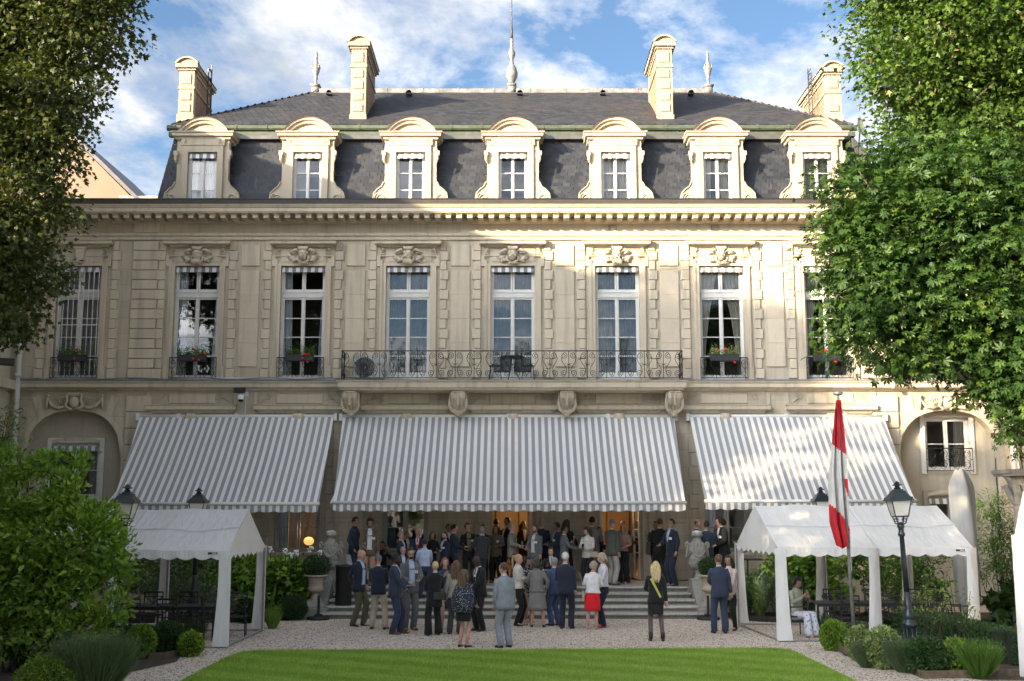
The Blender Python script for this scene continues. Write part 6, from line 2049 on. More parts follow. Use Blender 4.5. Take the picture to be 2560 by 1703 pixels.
shL = px_lumps([(110,1330,21.3,.92),(205,1345,21.0,.66),(55,1240,21.5,.62),(155,1240,21.2,.52),(262,1415,20.9,.45),(60,1455,21.3,.80),(165,1480,21.0,.66),(270,1520,20.8,.30),(-60,1350,21.6,.95),(-40,1500,21.4,.6),(245,1300,21.1,.26),(20,1560,21.2,.55),(110,1590,20.8,.45),(215,1560,20.7,.38),(290,1370,20.9,.22),(120,1165,21.3,.28),(200,1170,21.4,.2),(35,1150,21.6,.25)])
b0 = GX(100, 1660)
shrub('laurel_shrub', 'large bright green leafy shrub filling the lower left', (b0[0], 21.2), shL, 24000, 'oval', .12, 'leaf_bright', .35, -.25, .12, 22, None, 'shrub', .5, .035)
e = shrub('evergreen_shrub', 'dark evergreen bush at the left edge below the maple', (-12.4, 27.0), px_lumps([(5,1090,27,.42),(-20,1180,27,.5),(15,1040,27,.22),(-40,1300,27,.8)]), 2600, 'long', .14, 'leaf_mid', .3, .2, .14, 8)
def clipped(px, py, w_, h_, mat, label, size=.035, dens=1.0, name='box_ball', depth=1.0, n=None, kind='oval', dy=0.0):
    """round clipped bush standing at a pixel of the ground"""
    X, Y = GX(px, py); s = Y/2900.0
    rx, rz = w_/2*s, h_/2*s
    Y += rx*depth*.8 + dy
    e = thing(name, label, 'bush', (X, Y, 0), 0, 'clipped bushes')
    size *= 1.25; n = n or min(9000, int(dens*6.3*(rx*rx+rx*rz)*4.5/(.22*size*size)))
    d = rng.normal(size=(n, 3)); d /= np.linalg.norm(d, axis=1)[:, None]
    bump = 1 + .05*np.sin(d[:, 0]*7+px)*np.sin(d[:, 2]*6) 
    P = d*np.array((rx, rx*depth, rz))*((.86+.16*rng.uniform(size=n)**.7)*bump)[:, None] + np.array((0, 0, rz))
    P[:, 2] = np.maximum(P[:, 2], .02)
    leaf_mass('foliage', P, size, kind, M[mat], parent=e, up=.2, out=d)
    mb = MB(); mb.ball((0, 0, rz), (rx*.80, rx*depth*.80, rz*.86), 12, 8); mb.build('dark_core', M['hedge_core'], e, True)  # solid dark ball that blocks see-through and stands in for inner shade
    return e
clipped(342, 1650, 66, 78, 'leaf_bright', 'bright green clipped ball right of the left lamp post foot', .045)
clipped(409, 1640, 76, 78, 'leaf_box', 'grey green clipped ball between two brighter ones, left bed', .035)
clipped(470, 1644, 54, 58, 'leaf_bright', 'small bright bush at the end of the left bed edging', .05)
clipped(262, 1628, 64, 66, 'leaf_box', 'dark clipped ball just left of the left lamp post', .035)
clipped(95, 1760, 150, 100, 'leaf_lime', 'low yellow green bush in the bottom left corner', .045)
clipped(727, 1553, 68, 62, 'leaf_box', 'dark clipped ball in front of the hydrangea, by the steps', .03)
clipped(612, 1560, 50, 58, 'leaf_box', 'dark clipped ball beside the left tent rear leg', .03)
clipped(1856, 1552, 54, 84, 'leaf_box', 'dark clipped bush behind the woman in pink', .035)
# right bed
clipped(2092, 1630, 62, 72, 'leaf_bright', 'fresh green rounded bush at the tip of the right bed', .04)
clipped(2158, 1655, 58, 80, 'leaf_varieg', 'cream edged bush next to the fresh green one, right bed', .05)
clipped(2222, 1676, 84, 96, 'leaf_varieg', 'largest cream edged bush at the front of the right bed', .055)
clipped(2332, 1694, 92, 88, 'leaf_box', 'dark small-leaved rounded bush in the middle of right bed', .045)
clipped(2402, 1692, 60, 82, 'leaf_lime', 'light green large-leaved bush right of the dark rounded one', .075, .8)
clipped(2150, 1600, 60, 40, 'leaf_grey', 'low grey green cushion behind the cream edged bush', .04)
def tuft(px, py, w_, h_, label, mat='leaf_grey', n=1600, name='lavender', kind='thin', dy=0.0, group='lavender tufts'):
    X, Y = GX(px, py); s = Y/2900.0; h = h_*s; r = w_/2*s; Y += r*.6 + dy
    e = thing(name, label, 'plant', (X, Y, 0), 0, group)
    a = rng.uniform(0, 6.283, n); q = rng.uniform(0, 1, n)**.6
    P = np.column_stack([np.cos(a)*q*r*.38, np.sin(a)*q*r*.38, np.full(n, .01)])
    ax = np.column_stack([np.cos(a)*q*r*.9, np.sin(a)*q*r*.9, np.full(n, h)*rng.uniform(.75, 1.05, n)])
    L = np.linalg.norm(ax, axis=1); ax = ax/L[:, None]
    leaf_mass('foliage', P, L*rng.uniform(.6, 1.05, n), kind, M[mat], parent=e, axis=ax*2.2, tint=np.clip(rng.uniform(0,1,n), 0, 1))
    if kind == 'thin':
        n2 = n; t = rng.uniform(.25, .98, n2)
        leaf_mass('needles', P + ax*(L*t)[:, None], .045, 'long', M[mat], parent=e, axis=ax*.6)
    return e
tuft(215, 1750, 175, 150, 'soft grey green grass tuft beside the left lamp post foot', n=9000)
tuft(480, 1600, 80, 62, 'thin lavender stalks in front of the left tent chairs', n=700)
tuft(2170, 1672, 60, 62, 'lavender tuft between two cream edged bushes, right bed', n=2600)
tuft(2270, 1685, 90, 82, 'lavender tuft left of the dark rounded bush, right bed', n=3800)
tuft(2462, 1700, 100, 90, 'grassy tuft at the right end of the right bed', n=4200, mat='leaf_mid')
tuft(2060, 1590, 60, 60, 'thin lavender stalks under the right tent edge', n=500)
tuft(678, 1573, 50, 62, 'pale grass tuft at the curb near the left tent rear leg', n=500, mat='leaf_lime', name='grass_tuft', group='grass tufts')
tuft(2222, 1592, 70, 50, 'dark strappy clump behind the right bed', n=300, mat='leaf_mid', kind='strap', name='strap_plant', group='strap leaved plants')
# clipped hedge of the right bed
def hedge(pts, w_, h_, label):
    e = thing('clipped_hedge', label, 'hedge', (pts[0][0], pts[0][1], 0))
    P, O = [], []
    core = MB()
    for (x0, y0), (x1, y1) in zip(pts, pts[1:]):
        L = math.hypot(x1-x0, y1-y0); n = int(L*7000); t = Vector((x1-x0, y1-y0, 0)).normalized(); nn = Vector((-t.y, t.x, 0))
        u = rng.uniform(0, L, n); f = rng.uniform(0, 1, n)
        side = rng.choice(3, n, p=(.36, .28, .36))
        a = np.where(side == 1, rng.uniform(-w_/2, w_/2, n), np.where(side == 0, -w_/2, w_/2)); z = np.where(side == 1, h_, f*h_)
        jit = rng.normal(0, .018, (n, 3))
        Q = np.column_stack([x0 + t.x*u + nn.x*a, y0 + t.y*u + nn.y*a, z]) + jit - np.array((pts[0][0], pts[0][1], 0))
        P.append(Q)
        oo = np.column_stack([np.where(side == 1, 0, nn.x*np.sign(a)), np.where(side == 1, 0, nn.y*np.sign(a)), np.where(side == 1, 1.0, 0)]); O.append(oo)
        c = [(x0-pts[0][0]+nn.x*s*w_*.44, y0-pts[0][1]+nn.y*s*w_*.44) for s in (-1, 1)] + [(x1-pts[0][0]+nn.x*s*w_*.44, y1-pts[0][1]+nn.y*s*w_*.44) for s in (1, -1)]
        core.add([(a_, b_, 0) for a_, b_ in c] + [(a_, b_, h_*.95) for a_, b_ in c], [(4,5,6,7),(0,1,5,4),(1,2,6,5),(2,3,7,6),(3,0,4,7)])
    core.build('dark_core', M['hedge_core'], e)  # solid dark filling, its colour stands for shade inside the hedge
    leaf_mass('foliage', np.concatenate(P), .035, 'oval', M['leaf_box'], parent=e, up=.2, out=np.concatenate(O))
a, b2 = GX(2280, 1602), GX(2560, 1668)
hedge([(a[0], a[1]+.3), (b2[0]-.15, b2[1]+.35), (b2[0]+1.2, b2[1]+.2)], .62, .62, 'low clipped box hedge along the back of the right bed')
hedge([(-8.2, 25.0), (-7.4, 24.6)], .4, .42, 'short clipped hedge in front of the left tent pole')
# sapling
X, Y = GX(2370, 1660); Y += .5
e = thing('sapling', 'sparse young shrub with thin stems and yellow green leaves, right bed', 'shrub', (X, Y, 0))
mb = MB(); tips = []
for k in range(13):
    a = random.uniform(-1.3, 1.3); h = random.uniform(.9, 1.75); s = (random.uniform(-.5, .5), random.uniform(-.2, .2), 0)
    p = [s, (s[0]+.12*a, s[1], h*.5), (s[0]+.38*a+random.uniform(-.1,.1), s[1]+random.uniform(-.15,.15), h)]
    mb.tube(p, [.012, .009, .004], 5)
    for q in range(22):
        t = random.uniform(.35, 1); tips.append([p[1][i]+(p[2][i]-p[1][i])*t + random.gauss(0, .07) for i in range(3)])
    if k % 2: 
        w2 = (p[1][0]+random.uniform(-.35,.35), p[1][1], p[1][2]+.45); mb.tube([p[1], w2], [.008,.003], 4)
        tips += [[w2[0]+random.gauss(0,.08), w2[1]+random.gauss(0,.08), w2[2]+random.gauss(0,.08)] for _ in range(10)]
mb.build('stem', M['bark_dark'], e)
leaf_mass('foliage', np.array(tips), .075, 'oval', M['leaf_lime'], parent=e, up=.5)

# ---------------------------------------------------------------- borders along the terrace
def gl_(L):     # lumps from ground metres: x, y, z, r
    return [(x, y, z, r, r, r*.9) for x, y, z, r in L]
def border(name, label, L, n, kind, size, mat, up=.6, droop=.2, clump=.14, group='border plants', stems=5):
    L = gl_(L); return shrub(name, label, (L[0][0], L[0][1]), L, n, kind, size, mat, up, droop, clump, stems, group, 'shrub', .35, .015)
border('hydrangea', 'leafy hydrangea with white flower heads left of the steps', [(-6.6,32.3,1.15,.55),(-7.4,32.3,1.2,.6),(-5.95,32.3,1.05,.45),(-6.9,31.9,.7,.5),(-6.1,31.9,.6,.45)], 2300, 'maple', .17, 'leaf_bright', .75, .35, .16)
hyd = MB()
for (px, py), wl in zip(((714,1380),(728,1388),(798,1386),(742,1384),(780,1374),(677,1376)), ('second from the left', 'third from the left', 'rightmost, by the planter bush', 'fourth from the left', 'right below the globe lamp', 'leftmost, by the tent gable')):
    X, Z = PX(px, py, 31.75)
    e = thing('hydrangea_flower', 'white hydrangea flower head left of the steps, ' + wl, 'flower', (X, 31.75, Z), 0, 'white hydrangea heads')
    m_ = MB()
    for q in range(16): m_.ball((random.gauss(0,.035), random.gauss(0,.03), random.uniform(-.07,.09)), .026, 6, 4)
    m_.build('petals', M['flower_white'], e); MB().tube([(0,0,-.08),(0,.05,-.5)], .008, 4).build('stalk', M['bark_dark'], e)
border('border_shrub', 'mixed leafy shrubs behind the left tent, below the window', [(-8.3,32.2,1.2,.7),(-9.3,32.2,1.3,.7),(-10.3,32.0,1.2,.75),(-11.4,32.0,1.3,.8)], 5200, 'oval', .12, 'leaf_mid', .6, .2)
border('border_shrub', 'blue green feathery spurge behind the left tent chairs', [(-8.6,31.0,.8,.55),(-9.2,31.0,.7,.5),(-8.0,31.0,.6,.4)], 2600, 'long', .12, 'leaf_grey', .3, -.4)
tuft(640, 1545, 110, 110, 'long arching strap leaves beside the hydrangea', n=160, mat='leaf_lime', kind='strap', name='iris_clump', group='strap leaved plants', dy=.2)
tuft(700, 1540, 120, 120, 'dark arching strap leaves under the hydrangea', n=190, mat='leaf_mid', kind='strap', name='iris_clump', group='strap leaved plants', dy=.4)
tuft(1928, 1552, 50, 130, 'brownish sword leaves beside the right tent front leg', n=60, mat='leaf_varieg', kind='strap', name='iris_clump', group='strap leaved plants', dy=1.2)
border('border_shrub', 'fern and white flowered plants behind the woman in pink', [(6.15,32.2,.9,.45),(6.6,32.4,.7,.5),(5.9,32.6,.8,.35)], 2400, 'long', .11, 'leaf_mid', .5, .1)
border('border_shrub', 'fresh green broad-leaved bushes behind the seated woman', [(7.4,32.3,1.2,.6),(8.1,32.4,1.35,.6),(8.8,32.3,1.4,.65),(8.4,31.8,.8,.55)], 3000, 'maple', .14, 'leaf_bright', .75, .3)
border('border_shrub', 'grey green feathery bush left of the seated woman', [(7.0,31.2,.75,.45),(7.5,31.2,.7,.4)], 1800, 'long', .11, 'leaf_grey', .3, -.3)
border('border_shrub', 'mid green bushes behind the right tent middle pole', [(9.6,32.3,1.35,.7),(10.4,32.2,1.3,.75),(11.2,32.2,1.2,.7),(10.0,31.6,.7,.6),(10.9,31.6,.7,.6)], 5200, 'oval', .12, 'leaf_mid', .6, .2)
border('young_maple', 'feathery dark green maple right of the closed parasol', [(13.0,31.6,2.2,.55),(13.3,31.6,1.6,.8),(12.6,31.4,1.3,.6),(13.0,31.8,3.0,.35),(13.9,31.4,1.5,.7),(13.6,31.5,2.4,.4)], 6200, 'long', .12, 'leaf_mid', .75, .15, .15, 'border plants', 8)
border('broadleaf_plant', 'big-leaved plant by the gravel at the right edge', [(12.5,29.3,.65,.5),(13.1,29.3,.8,.5),(12.1,29.5,.5,.4)], 620, 'maple', .26, 'leaf_chestnut', .75, .3)
ivy = shrub('ivy', 'ivy hanging over the stone capital at the right edge', (12.9, 28.6), px_lumps([(2545,1110,28.6,.38),(2530,1060,28.6,.3),(2565,1020,28.6,.5)]), 1500, 'oval', .09, 'leaf_chestnut', .2, .6, .14, 4, None, 'ivy')
# planter bushes
for x, y, z, r, mat, lab in ((-5.26,31.74,1.36,.33,'leaf_box','loose dark bush growing in the left stone planter'), (5.30,31.74,1.34,.26,'leaf_box','round clipped box ball growing in the right stone planter')):
    e = thing('box_ball', lab, 'bush', (x, y, z-.3), 0, 'clipped bushes')
    n = 2600; d = rng.normal(size=(n,3)); d /= np.linalg.norm(d,axis=1)[:,None]
    leaf_mass('foliage', d*r*(.84+.2*rng.uniform(size=n)**(1.0 if x > 0 else .5))[:,None]*np.array((1.05,1.05,.85)) + np.array((0,0,.3)), .045, 'oval', M[mat], parent=e, up=.2, out=d)
    MB().ball((0,0,.28), (r*.8,r*.8,r*.72), 12, 8).build('dark_core', M['hedge_core'], e, True)  # dark ball behind the leaves, coloured as the bush's inner shade
# bed soil, curbs and edging boards
flat('bed_left', [(-20,12),(-8.0,18.6),(-7.0,20.4),(-6.35,22.6),(-6.5,23.4),(-7.6,24.3),(-9,24.6),(-20,24.6)], .012, M['soil'])
flat('bed_right', [(6.9,24.6),(6.55,23.6),(6.75,22.2),(7.4,20.9),(8.0,20.2),(14,20.0),(14,22.6),(8.9,24.6)], .012, M['soil'])
flat('border_left', [(-13,33.2),(-13,30.8),(-8,30.4),(-6.6,30.6),(-5.9,31.2),(-5.7,33.2)], .016, M['soil'])
flat('border_right', [(5.7,33.2),(5.75,31.3),(7,30.4),(12,30.0),(15,30.4),(15,33.2)], .016, M['soil'])
def curb(name, label, pts, w_, h_, mat, closed=False):
    e = thing(name, label, 'edging', (pts[0][0], pts[0][1], 0))
    for (x0, y0), (x1, y1) in zip(pts, pts[1:]):
        L = math.hypot(x1-x0, y1-y0)
        MB().cham(.003, L-.003, -w_/2, w_/2, 0, h_, .008).build('edging_board', mat, e, loc=(x0-pts[0][0], y0-pts[0][1], 0), rot=(0, 0, math.atan2(y1-y0, x1-x0)))
curb('curb', 'black curved curb in front of the left border', [(-9.6,30.25),(-8,30.3),(-7.2,30.38),(-6.6,30.55),(-6.1,30.85),(-5.75,31.2)], .06, .15, M['rubber'])
curb('curb', 'black curb in front of the right border', [(5.75,31.15),(6.6,30.5),(7.6,30.25),(9.5,30.0),(12.4,29.9)], .06, .13, M['rubber'])
p1, p2 = GX(368, 1648), GX(452, 1640)
curb('bed_edging', 'short wooden edging board below the clipped balls, left bed', [(p1[0], p1[1]), (p2[0]-.2, p1[1]+.02), (p2[0]+.05, p2[1]+.2)], .04, .12, M['wood'])
q = [GX(2095, 1628), GX(2150, 1655), GX(2275, 1681), GX(2306, 1697), GX(2430, 1695), GX(2560, 1692)]
curb('bed_edging', 'wooden edging boards around the right flower bed', q, .045, .13, M['wood'])
# ---------------------------------------------------------------- people
def cloth(name, col, var=.14, scale=9.0, rough=.85):
    m, nt, b, out = _nodes(name)
    v = _coord(nt)
    f = _noise(nt, v, scale, 4); g = _noise(nt, v, 160.0, 2)
    c = _mix(nt, _ramp(nt, f, [(.3, 0.), (.7, 1.)]), tuple(x*(1-var) for x in col), tuple(min(1, x*(1+var)) for x in col))
    c = _mix(nt, .12, c, g, 'OVERLAY')
    nt.links.new(c, b.inputs['Base Color'])
    b.inputs['Roughness'].default_value = rough
    b.inputs['Specular IOR Level'].default_value = .25
    b.inputs['Sheen Weight'].default_value = .15
    _bump(nt, b, _noise(nt, v, 11.0, 3), .35, .02)
    return m
_cm = {}
def CL(col):
    """named cloth colours"""
    if col not in _cm:
        pal = dict(navy=(0.031,0.042,0.073), dnavy=(0.020,0.025,0.042), blue=(0.056,0.087,0.175), black=(0.014,0.014,0.015), char=(0.042,0.045,0.050), grey=(0.133,0.140,0.151), lgrey=(0.231,0.259,0.287), mgrey=(0.182,0.175,0.161),
                   brown=(0.147,0.115,0.077), tweed=(0.231,0.210,0.168), olive=(0.091,0.087,0.049), tan=(0.420,0.357,0.266), rose=(0.406,0.245,0.168), beige=(0.360,0.320,0.260), cream=(0.580,0.540,0.470), white=(0.660,0.660,0.660), lblue=(0.420,0.500,0.640), pink=(0.520,0.400,0.370),
                   red=(0.620,0.012,0.022), dusty=(0.360,0.210,0.190), dgreen=(0.084,0.091,0.077), stone=(0.364,0.343,0.308), teal=(0.017,0.063,0.087), shawl=(0.392,0.266,0.154), sage=(0.308,0.322,0.252), lace=(0.620,0.620,0.660), tights=(0.140,0.101,0.092))
        _cm[col] = cloth('cloth_' + col, pal[col])
    return _cm[col]
def speckle(name, base, dot, scale, thr):
    m, nt, b, out = _nodes(name)
    v = _coord(nt); vo = _n(nt, 'ShaderNodeTexVoronoi'); vo.inputs['Scale'].default_value = scale; nt.links.new(v, vo.inputs['Vector'])
    c = _mix(nt, _ramp(nt, vo.outputs['Distance'], [(thr, 1.), (thr+.06, 0.)]), base, dot)
    nt.links.new(c, b.inputs['Base Color']); b.inputs['Roughness'].default_value = .8
    return m
_cm['sparkle'] = speckle('cloth_sequins', (.012,.016,.030), (.55,.58,.62), 34, .22)
_cm['floral'] = speckle('cloth_floral', (.02,.02,.024), (.50,.48,.46), 22, .30)
_cm['print'] = speckle('cloth_print', (.16,.14,.06), (.40,.36,.22), 30, .3)
_cm['bluefloral'] = speckle('cloth_blue_floral', (.58,.60,.66), (.20,.26,.42), 16, .3)
_cm['iris'] = plain('iridescent', (.22,.20,.75), .25, .9, 14, metal=.3)
SKIN = dict(light=cloth('skin_light', (.50,.30,.215), .08, 14, .5), pink=cloth('skin_pink', (.54,.30,.225), .08, 14, .5), tan=cloth('skin_tan', (.36,.205,.135), .08, 14, .5), dark=cloth('skin_dark', (.075,.042,.028), .1, 14, .45), deep=cloth('skin_deep', (.045,.026,.019), .1, 14, .45))
HAIR = dict(black=(.012,.010,.010), dark=(.028,.020,.015), brown=(.065,.040,.024), mid=(.11,.066,.036), red=(.22,.085,.035), blond=(.42,.29,.13), pale=(.52,.40,.22), grey=(.26,.25,.24), white=(.58,.57,.54), ash=(.33,.28,.21), salt=(.14,.135,.13))
HAIR = {k: cloth('hair_' + k, v, .3, 40, .55) for k, v in HAIR.items()}
LEATHER = {k: plain('leather_' + k, v, .38, .15, 12) for k, v in dict(black=(.012,.012,.012), brown=(.10,.045,.022), nude=(.42,.30,.22), red=(.42,.03,.04), grey=(.10,.09,.08), beige=(.38,.32,.22), yellow=(.42,.38,.08)).items()}
EYE_D = plain('dark_eye', (.015,.012,.010), .3, .05, 3)
LIP = plain('lips', (.34,.12,.10), .5, .05, 3)
BADGE = plain('badge_card', (.75,.75,.76), .5, .04, 5)
HEADW = 14

def ring(cx, cy, z, rx, ry, n=14, sq=1.0):
    out = []
    for j in range(n):
        a = 2*math.pi*j/n
        c, s = math.cos(a), math.sin(a)
        out.append((cx + rx*math.copysign(abs(c)**sq, c), cy + ry*math.copysign(abs(s)**sq, s), z))
    return out
def ik(a, b, l1, l2, pole):
    a, b = Vector(a), Vector(b); d = b - a; L = d.length
    if L > (l1+l2)*.999:
        b = a + d.normalized()*(l1+l2)*.999; d = b - a; L = d.length
    t = (l1*l1 - l2*l2 + L*L)/(2*L); h = math.sqrt(max(0, l1*l1 - t*t))
    u = d/L; p = Vector(pole); p = (p - u*p.dot(u)); p = p.normalized() if p.length > 1e-6 else Vector((0, 1, 0))
    return a + u*t + p*h, b
HANDS = dict(down=(.27,-.02,.80,'d'), hold=(.13,-.30,1.10,'f'), low=(.16,-.27,.98,'f'), hip=(.23,-.03,.99,'b'), pocket=(.22,-.06,.86,'b'), cross=(-.10,-.21,1.17,'f'), phone=(.05,-.28,1.17,'f'), behind=(.03,.17,.93,'b'), chin=(.08,-.24,1.33,'f'), clasp=(.02,-.25,1.02,'f'), out=(.26,-.26,1.10,'f'), seat=(.06,-.30,.90,'f'))
def hand_mesh(mb, w_, d, side, m=0):
    """palm, four fingers and a thumb, loosely curled; d: direction of the forearm"""
    d = Vector(d).normalized()
    lat = Vector((1, 0, 0)) - d*d.x
    if lat.length < .2: lat = Vector((0, 1, 0)) - d*d.y
    lat.normalize(); nor = d.cross(lat)
    w_ = Vector(w_)
    P = lambda a, b, c: w_ + d*a + lat*b + nor*c
    mb.rings([[P(a, s*wd, t*th) for s, t in ((-1,-1),(0,-1.2),(1,-1),(1,1),(0,1.2),(-1,1))] for a, wd, th in ((-.02,.024,.018),(.03,.036,.015),(.08,.040,.013))], m)
    for k, (b, l) in enumerate(((-.030,.062),(-.010,.075),(.010,.072),(.030,.055))):
        s = 1 if side > 0 else -1
        mb.tube([P(.07, b, 0), P(.07+l*.5, b*1.05, .012), P(.07+l*.85, b, .038)], [.0095,.009,.006], 5, m)
    s = -1 if side > 0 else 1
    mb.tube([P(.015, s*.03, 0), P(.05, s*.058, .012), P(.085, s*.052, .026)], [.012,.011,.007], 5, m)

def person(label, px, py=None, Y=None, level=0.0, head=None, h=1.75, face=0, skin='light', hair=('short', 'dark'), jacket=None, shirt='white', tie=None, legs=('trousers', 'dnavy'), shoes='black', arms=('down', 'down'), badge=False, nod=0, turn=0, open_=False, fem=False, stance=(.10,.10,0.,0.), glasses=False, beard=None, wide=1.0, coat=.80, sit=False, lean=0.0, belt=False, cape=None, top=None, sleeve='long', extra=None):
    if Y is None:
        X, Y = GX(px, py, level)
    else:
        X, _ = PX(px, py or 1400, Y)
    if head is not None:
        h = PX(px, head, Y)[1] - level
        if sit: h = h / .745
    h = max(1.5, min(1.95, h))
    sc = h/1.785
    e = thing('person', label, 'person', (X, Y, level), R(face), 'guests at the garden reception', sc)
    sk = SKIN[skin]
    dz = -.44 if sit else 0.0
    f_ = .93 if fem else 1.0
    rj = random.Random(zlib.crc32(label.encode()))
    roll, shift = (0., 0.) if sit else (rj.uniform(-.035, .035), rj.uniform(-.02, .02))
    lean = lean + rj.uniform(-.02, .03)
    nod = nod + rj.uniform(-5, 8)
    if not sit:
        stance = (stance[0] + rj.uniform(-.02, .03), stance[1] + rj.uniform(-.02, .03), stance[2] + rj.uniform(-.08, .05), stance[3] + rj.uniform(-.08, .05))
    turn = turn + rj.uniform(-12, 12)
    def L(p):           # lean of the whole upper body about the hips
        a = lean
        y, z = p[1], p[2] - .95
        y, z = y*math.cos(a) - z*math.sin(a), y*math.sin(a) + z*math.cos(a)
        return (p[0]*math.cos(roll) + z*math.sin(roll) + shift, y, .95 + z*math.cos(roll) - p[0]*math.sin(roll) + dz)
    hm = Matrix.Rotation(R(turn), 3, 'Z') @ Matrix.Rotation(R(nod), 3, 'X')
    def Hd(p):          # head frame -> body
        v = Vector((p[0], p[1], p[2] - 1.535)); v = hm @ v
        return L((v.x, v.y, v.z + 1.535))
    n = 14
    # ---- body: one surface from hips to crown, limbs rooted inside it
    bo = MB()
    W = wide
    tor = [(.82,.13*W,.10,0),(.90,.165*W,.112,0),(1.0,.158*W,.105,0),(1.10,.140*W*f_,.098,0),(1.22,.155*W*f_,.108,-.005),(1.33,.168*W*f_,.110,0),(1.41,.165*f_,.090,.008),(1.46,.120*f_,.072,.012),(1.495,.062,.060,.010)]
    rings = [[L(p) for p in ring(0, y, z, rx, ry, n)] for z, rx, ry, y in tor]
    hr = [(1.53,.054,.057,.006),(1.555,.052,.062,-.002),(1.572,.044,.066,-.016),(1.590,.054,.080,-.014),(1.615,.063,.090,-.010),(1.645,.069,.096,-.006),(1.675,.073,.099,-.002),(1.705,.075,.100,.003),(1.735,.071,.094,.006),(1.762,.054,.073,.008),(1.778,.028,.040,.008),(1.785,.006,.010,.008)]
    rings += [[Hd(p) for p in ring(0, y, z, rx, ry, n, .92)] for z, rx, ry, y in hr]
    bo.rings(rings)
    # nose, brow, ears, eyes, mouth
    nv = [Hd(p) for p in ((-.016,-.096,1.632),(.016,-.096,1.632),(0,-.125,1.636),(0,-.103,1.682),(0,-.092,1.622))]
    bo.add(nv, [(0,2,3),(2,1,3),(0,4,2),(4,1,2)])
    for s in (-1, 1):
        c = Hd((s*.076, .005, 1.655)); bo.ball(c, (.010,.020,.030), 6, 5)
        q = [Hd(p) for p in ((s*.020,-.0985,1.676),(s*.045,-.088,1.676),(s*.045,-.089,1.688),(s*.020,-.0995,1.688))]
        bo.add(q if s > 0 else q[::-1], [(0,1,2,3)], 1)
    q = [Hd(p) for p in ((-.024,-.0925,1.603),(.024,-.0925,1.603),(.022,-.0955,1.612),(-.022,-.0955,1.612))]
    bo.add(q, [(0,1,2,3)], 2)
    # legs
    lo = {}
    for s, k in ((-1, 0), (1, 1)):
        fx, fy = s*stance[k], stance[2+k]
        if sit:
            hip = Vector((s*.09, 0, .90+dz)); foot = Vector((s*.10, -.50+fy, .085)); pole = (0, -1, .6)
        else:
            hip = Vector((s*.085, 0, .90)); foot = Vector((fx, .015+fy, .085)); pole = (s*.1, -1, 0)
        kn, ft = ik(hip, foot, .43, .42, pole)
        lo[s] = (hip, kn, ft)
        bo.tube([hip, hip.lerp(kn, .5), kn, kn.lerp(ft, .35), ft], [.082*W,.070,.052,.052,.036], 9)
        bo.tube([ft + Vector((0,.03,-.02)), ft + Vector((0,-.05,-.045)), ft + Vector((0,-.15,-.062))], [.036,.034,.024], 7)
    # arms
    ao = {}
    for s, nm in ((-1, arms[0]), (1, arms[1])):
        hx, hy, hz, po = HANDS[nm]
        hx += rj.uniform(-.03, .04); hz += rj.uniform(-.06, .05); hy += rj.uniform(-.04, .03)
        sh = Vector(L((s*.170*f_, .01, 1.425)))
        tg_ = Vector(L((s*hx, hy, hz)))
        if sit: tg_ = Vector((s*hx, hy, hz))
        pole = {'d': (s*.5, .6, 0), 'f': (s*.7, .45, -.8), 'b': (s*.8, .75, .1)}[po]
        el, wr = ik(sh, tg_, .285, .255, pole)
        ao[s] = (sh, el, wr)
        bo.tube([sh, sh.lerp(el, .5), el, el.lerp(wr, .4), wr], [.050*f_,.043*f_,.036*f_,.034*f_,.024], 8)
        hand_mesh(bo, wr, (wr-el), s)
    bo.build('body', [sk, EYE_D, LIP], e, True)
    def wrinkle(p, a=.006):
        return (p[0] + a*math.sin(p[2]*31+p[1]*17+rj.random()*.6), p[1] + a*math.sin(p[2]*27+p[0]*23), p[2])
    # ---- trousers / skirt
    kind, lc = legs[:2]
    topz = 1.02
    if kind in ('trousers', 'wide', 'skinny'):
        tr = MB(); k1 = dict(trousers=(.098,.080,.072), wide=(.10,.092,.105), skinny=(.092,.066,.052))[kind]
        tr.rings([[L(wrinkle(p)) for p in ring(0, y, z, rx*W, ry, n)] for z, rx, ry, y in ((.80,.150,.112,0),(.86,.170,.122,0),(.92,.174,.122,0),(1.0,.165,.114,0),(1.04,.158*f_,.110,0))])
        for s in (-1, 1):
            hip, kn, ft = lo[s]
            hem = ft + (ft-kn).normalized()*.045
            pts = [hip, hip.lerp(kn, .35), hip.lerp(kn, .7), kn, kn.lerp(hem, .35), kn.lerp(hem, .7), hem]
            pts = [p + Vector((rj.uniform(-.006,.006), rj.uniform(-.008,.008), 0)) for p in pts[:-1]] + [hem]
            a, b_, c = k1
            tr.tube(pts, [a*W, a*.98*W, a*.90, b_, b_*.97, (b_+c)/2, c], 10)
        tr.build('trousers', CL(lc), e, True)
    elif kind in ('skirt', 'mini', 'dress', 'pleat'):
        zb = dict(skirt=.50, mini=.60, dress=.52, pleat=.46)[kind]; sk_ = MB(); rr = []
        for k in range(9):
            v = k/8; z = topz+.02 + (zb-topz-.02)*v
            rx = (.150*f_ + (.185-.150*f_)*min(1, v*2.2))*W; ry = .106 + .024*min(1, v*2.2)
            if kind == 'pleat': rx *= 1+.22*v; ry *= 1+.35*v
            if kind == 'skirt': rx *= 1+.06*v; ry *= 1+.12*v
            if kind == 'mini': rx *= 1-.04*v
            m_ = 28 if kind == 'pleat' else 18
            rg = ring(0, 0, z, rx, ry, m_)
            if kind == 'pleat': rg = [(x*(1+.035*v*(j % 2)), y*(1+.05*v*(j % 2)), z) for j, (x, y, z) in enumerate(rg)]
            else: rg = [(x + .006*math.sin(j*2.1+v*3), y + .008*math.sin(j*1.7+v*2), z) for j, (x, y, z) in enumerate(rg)]
            rr.append([L(p) if not sit else p for p in rg])
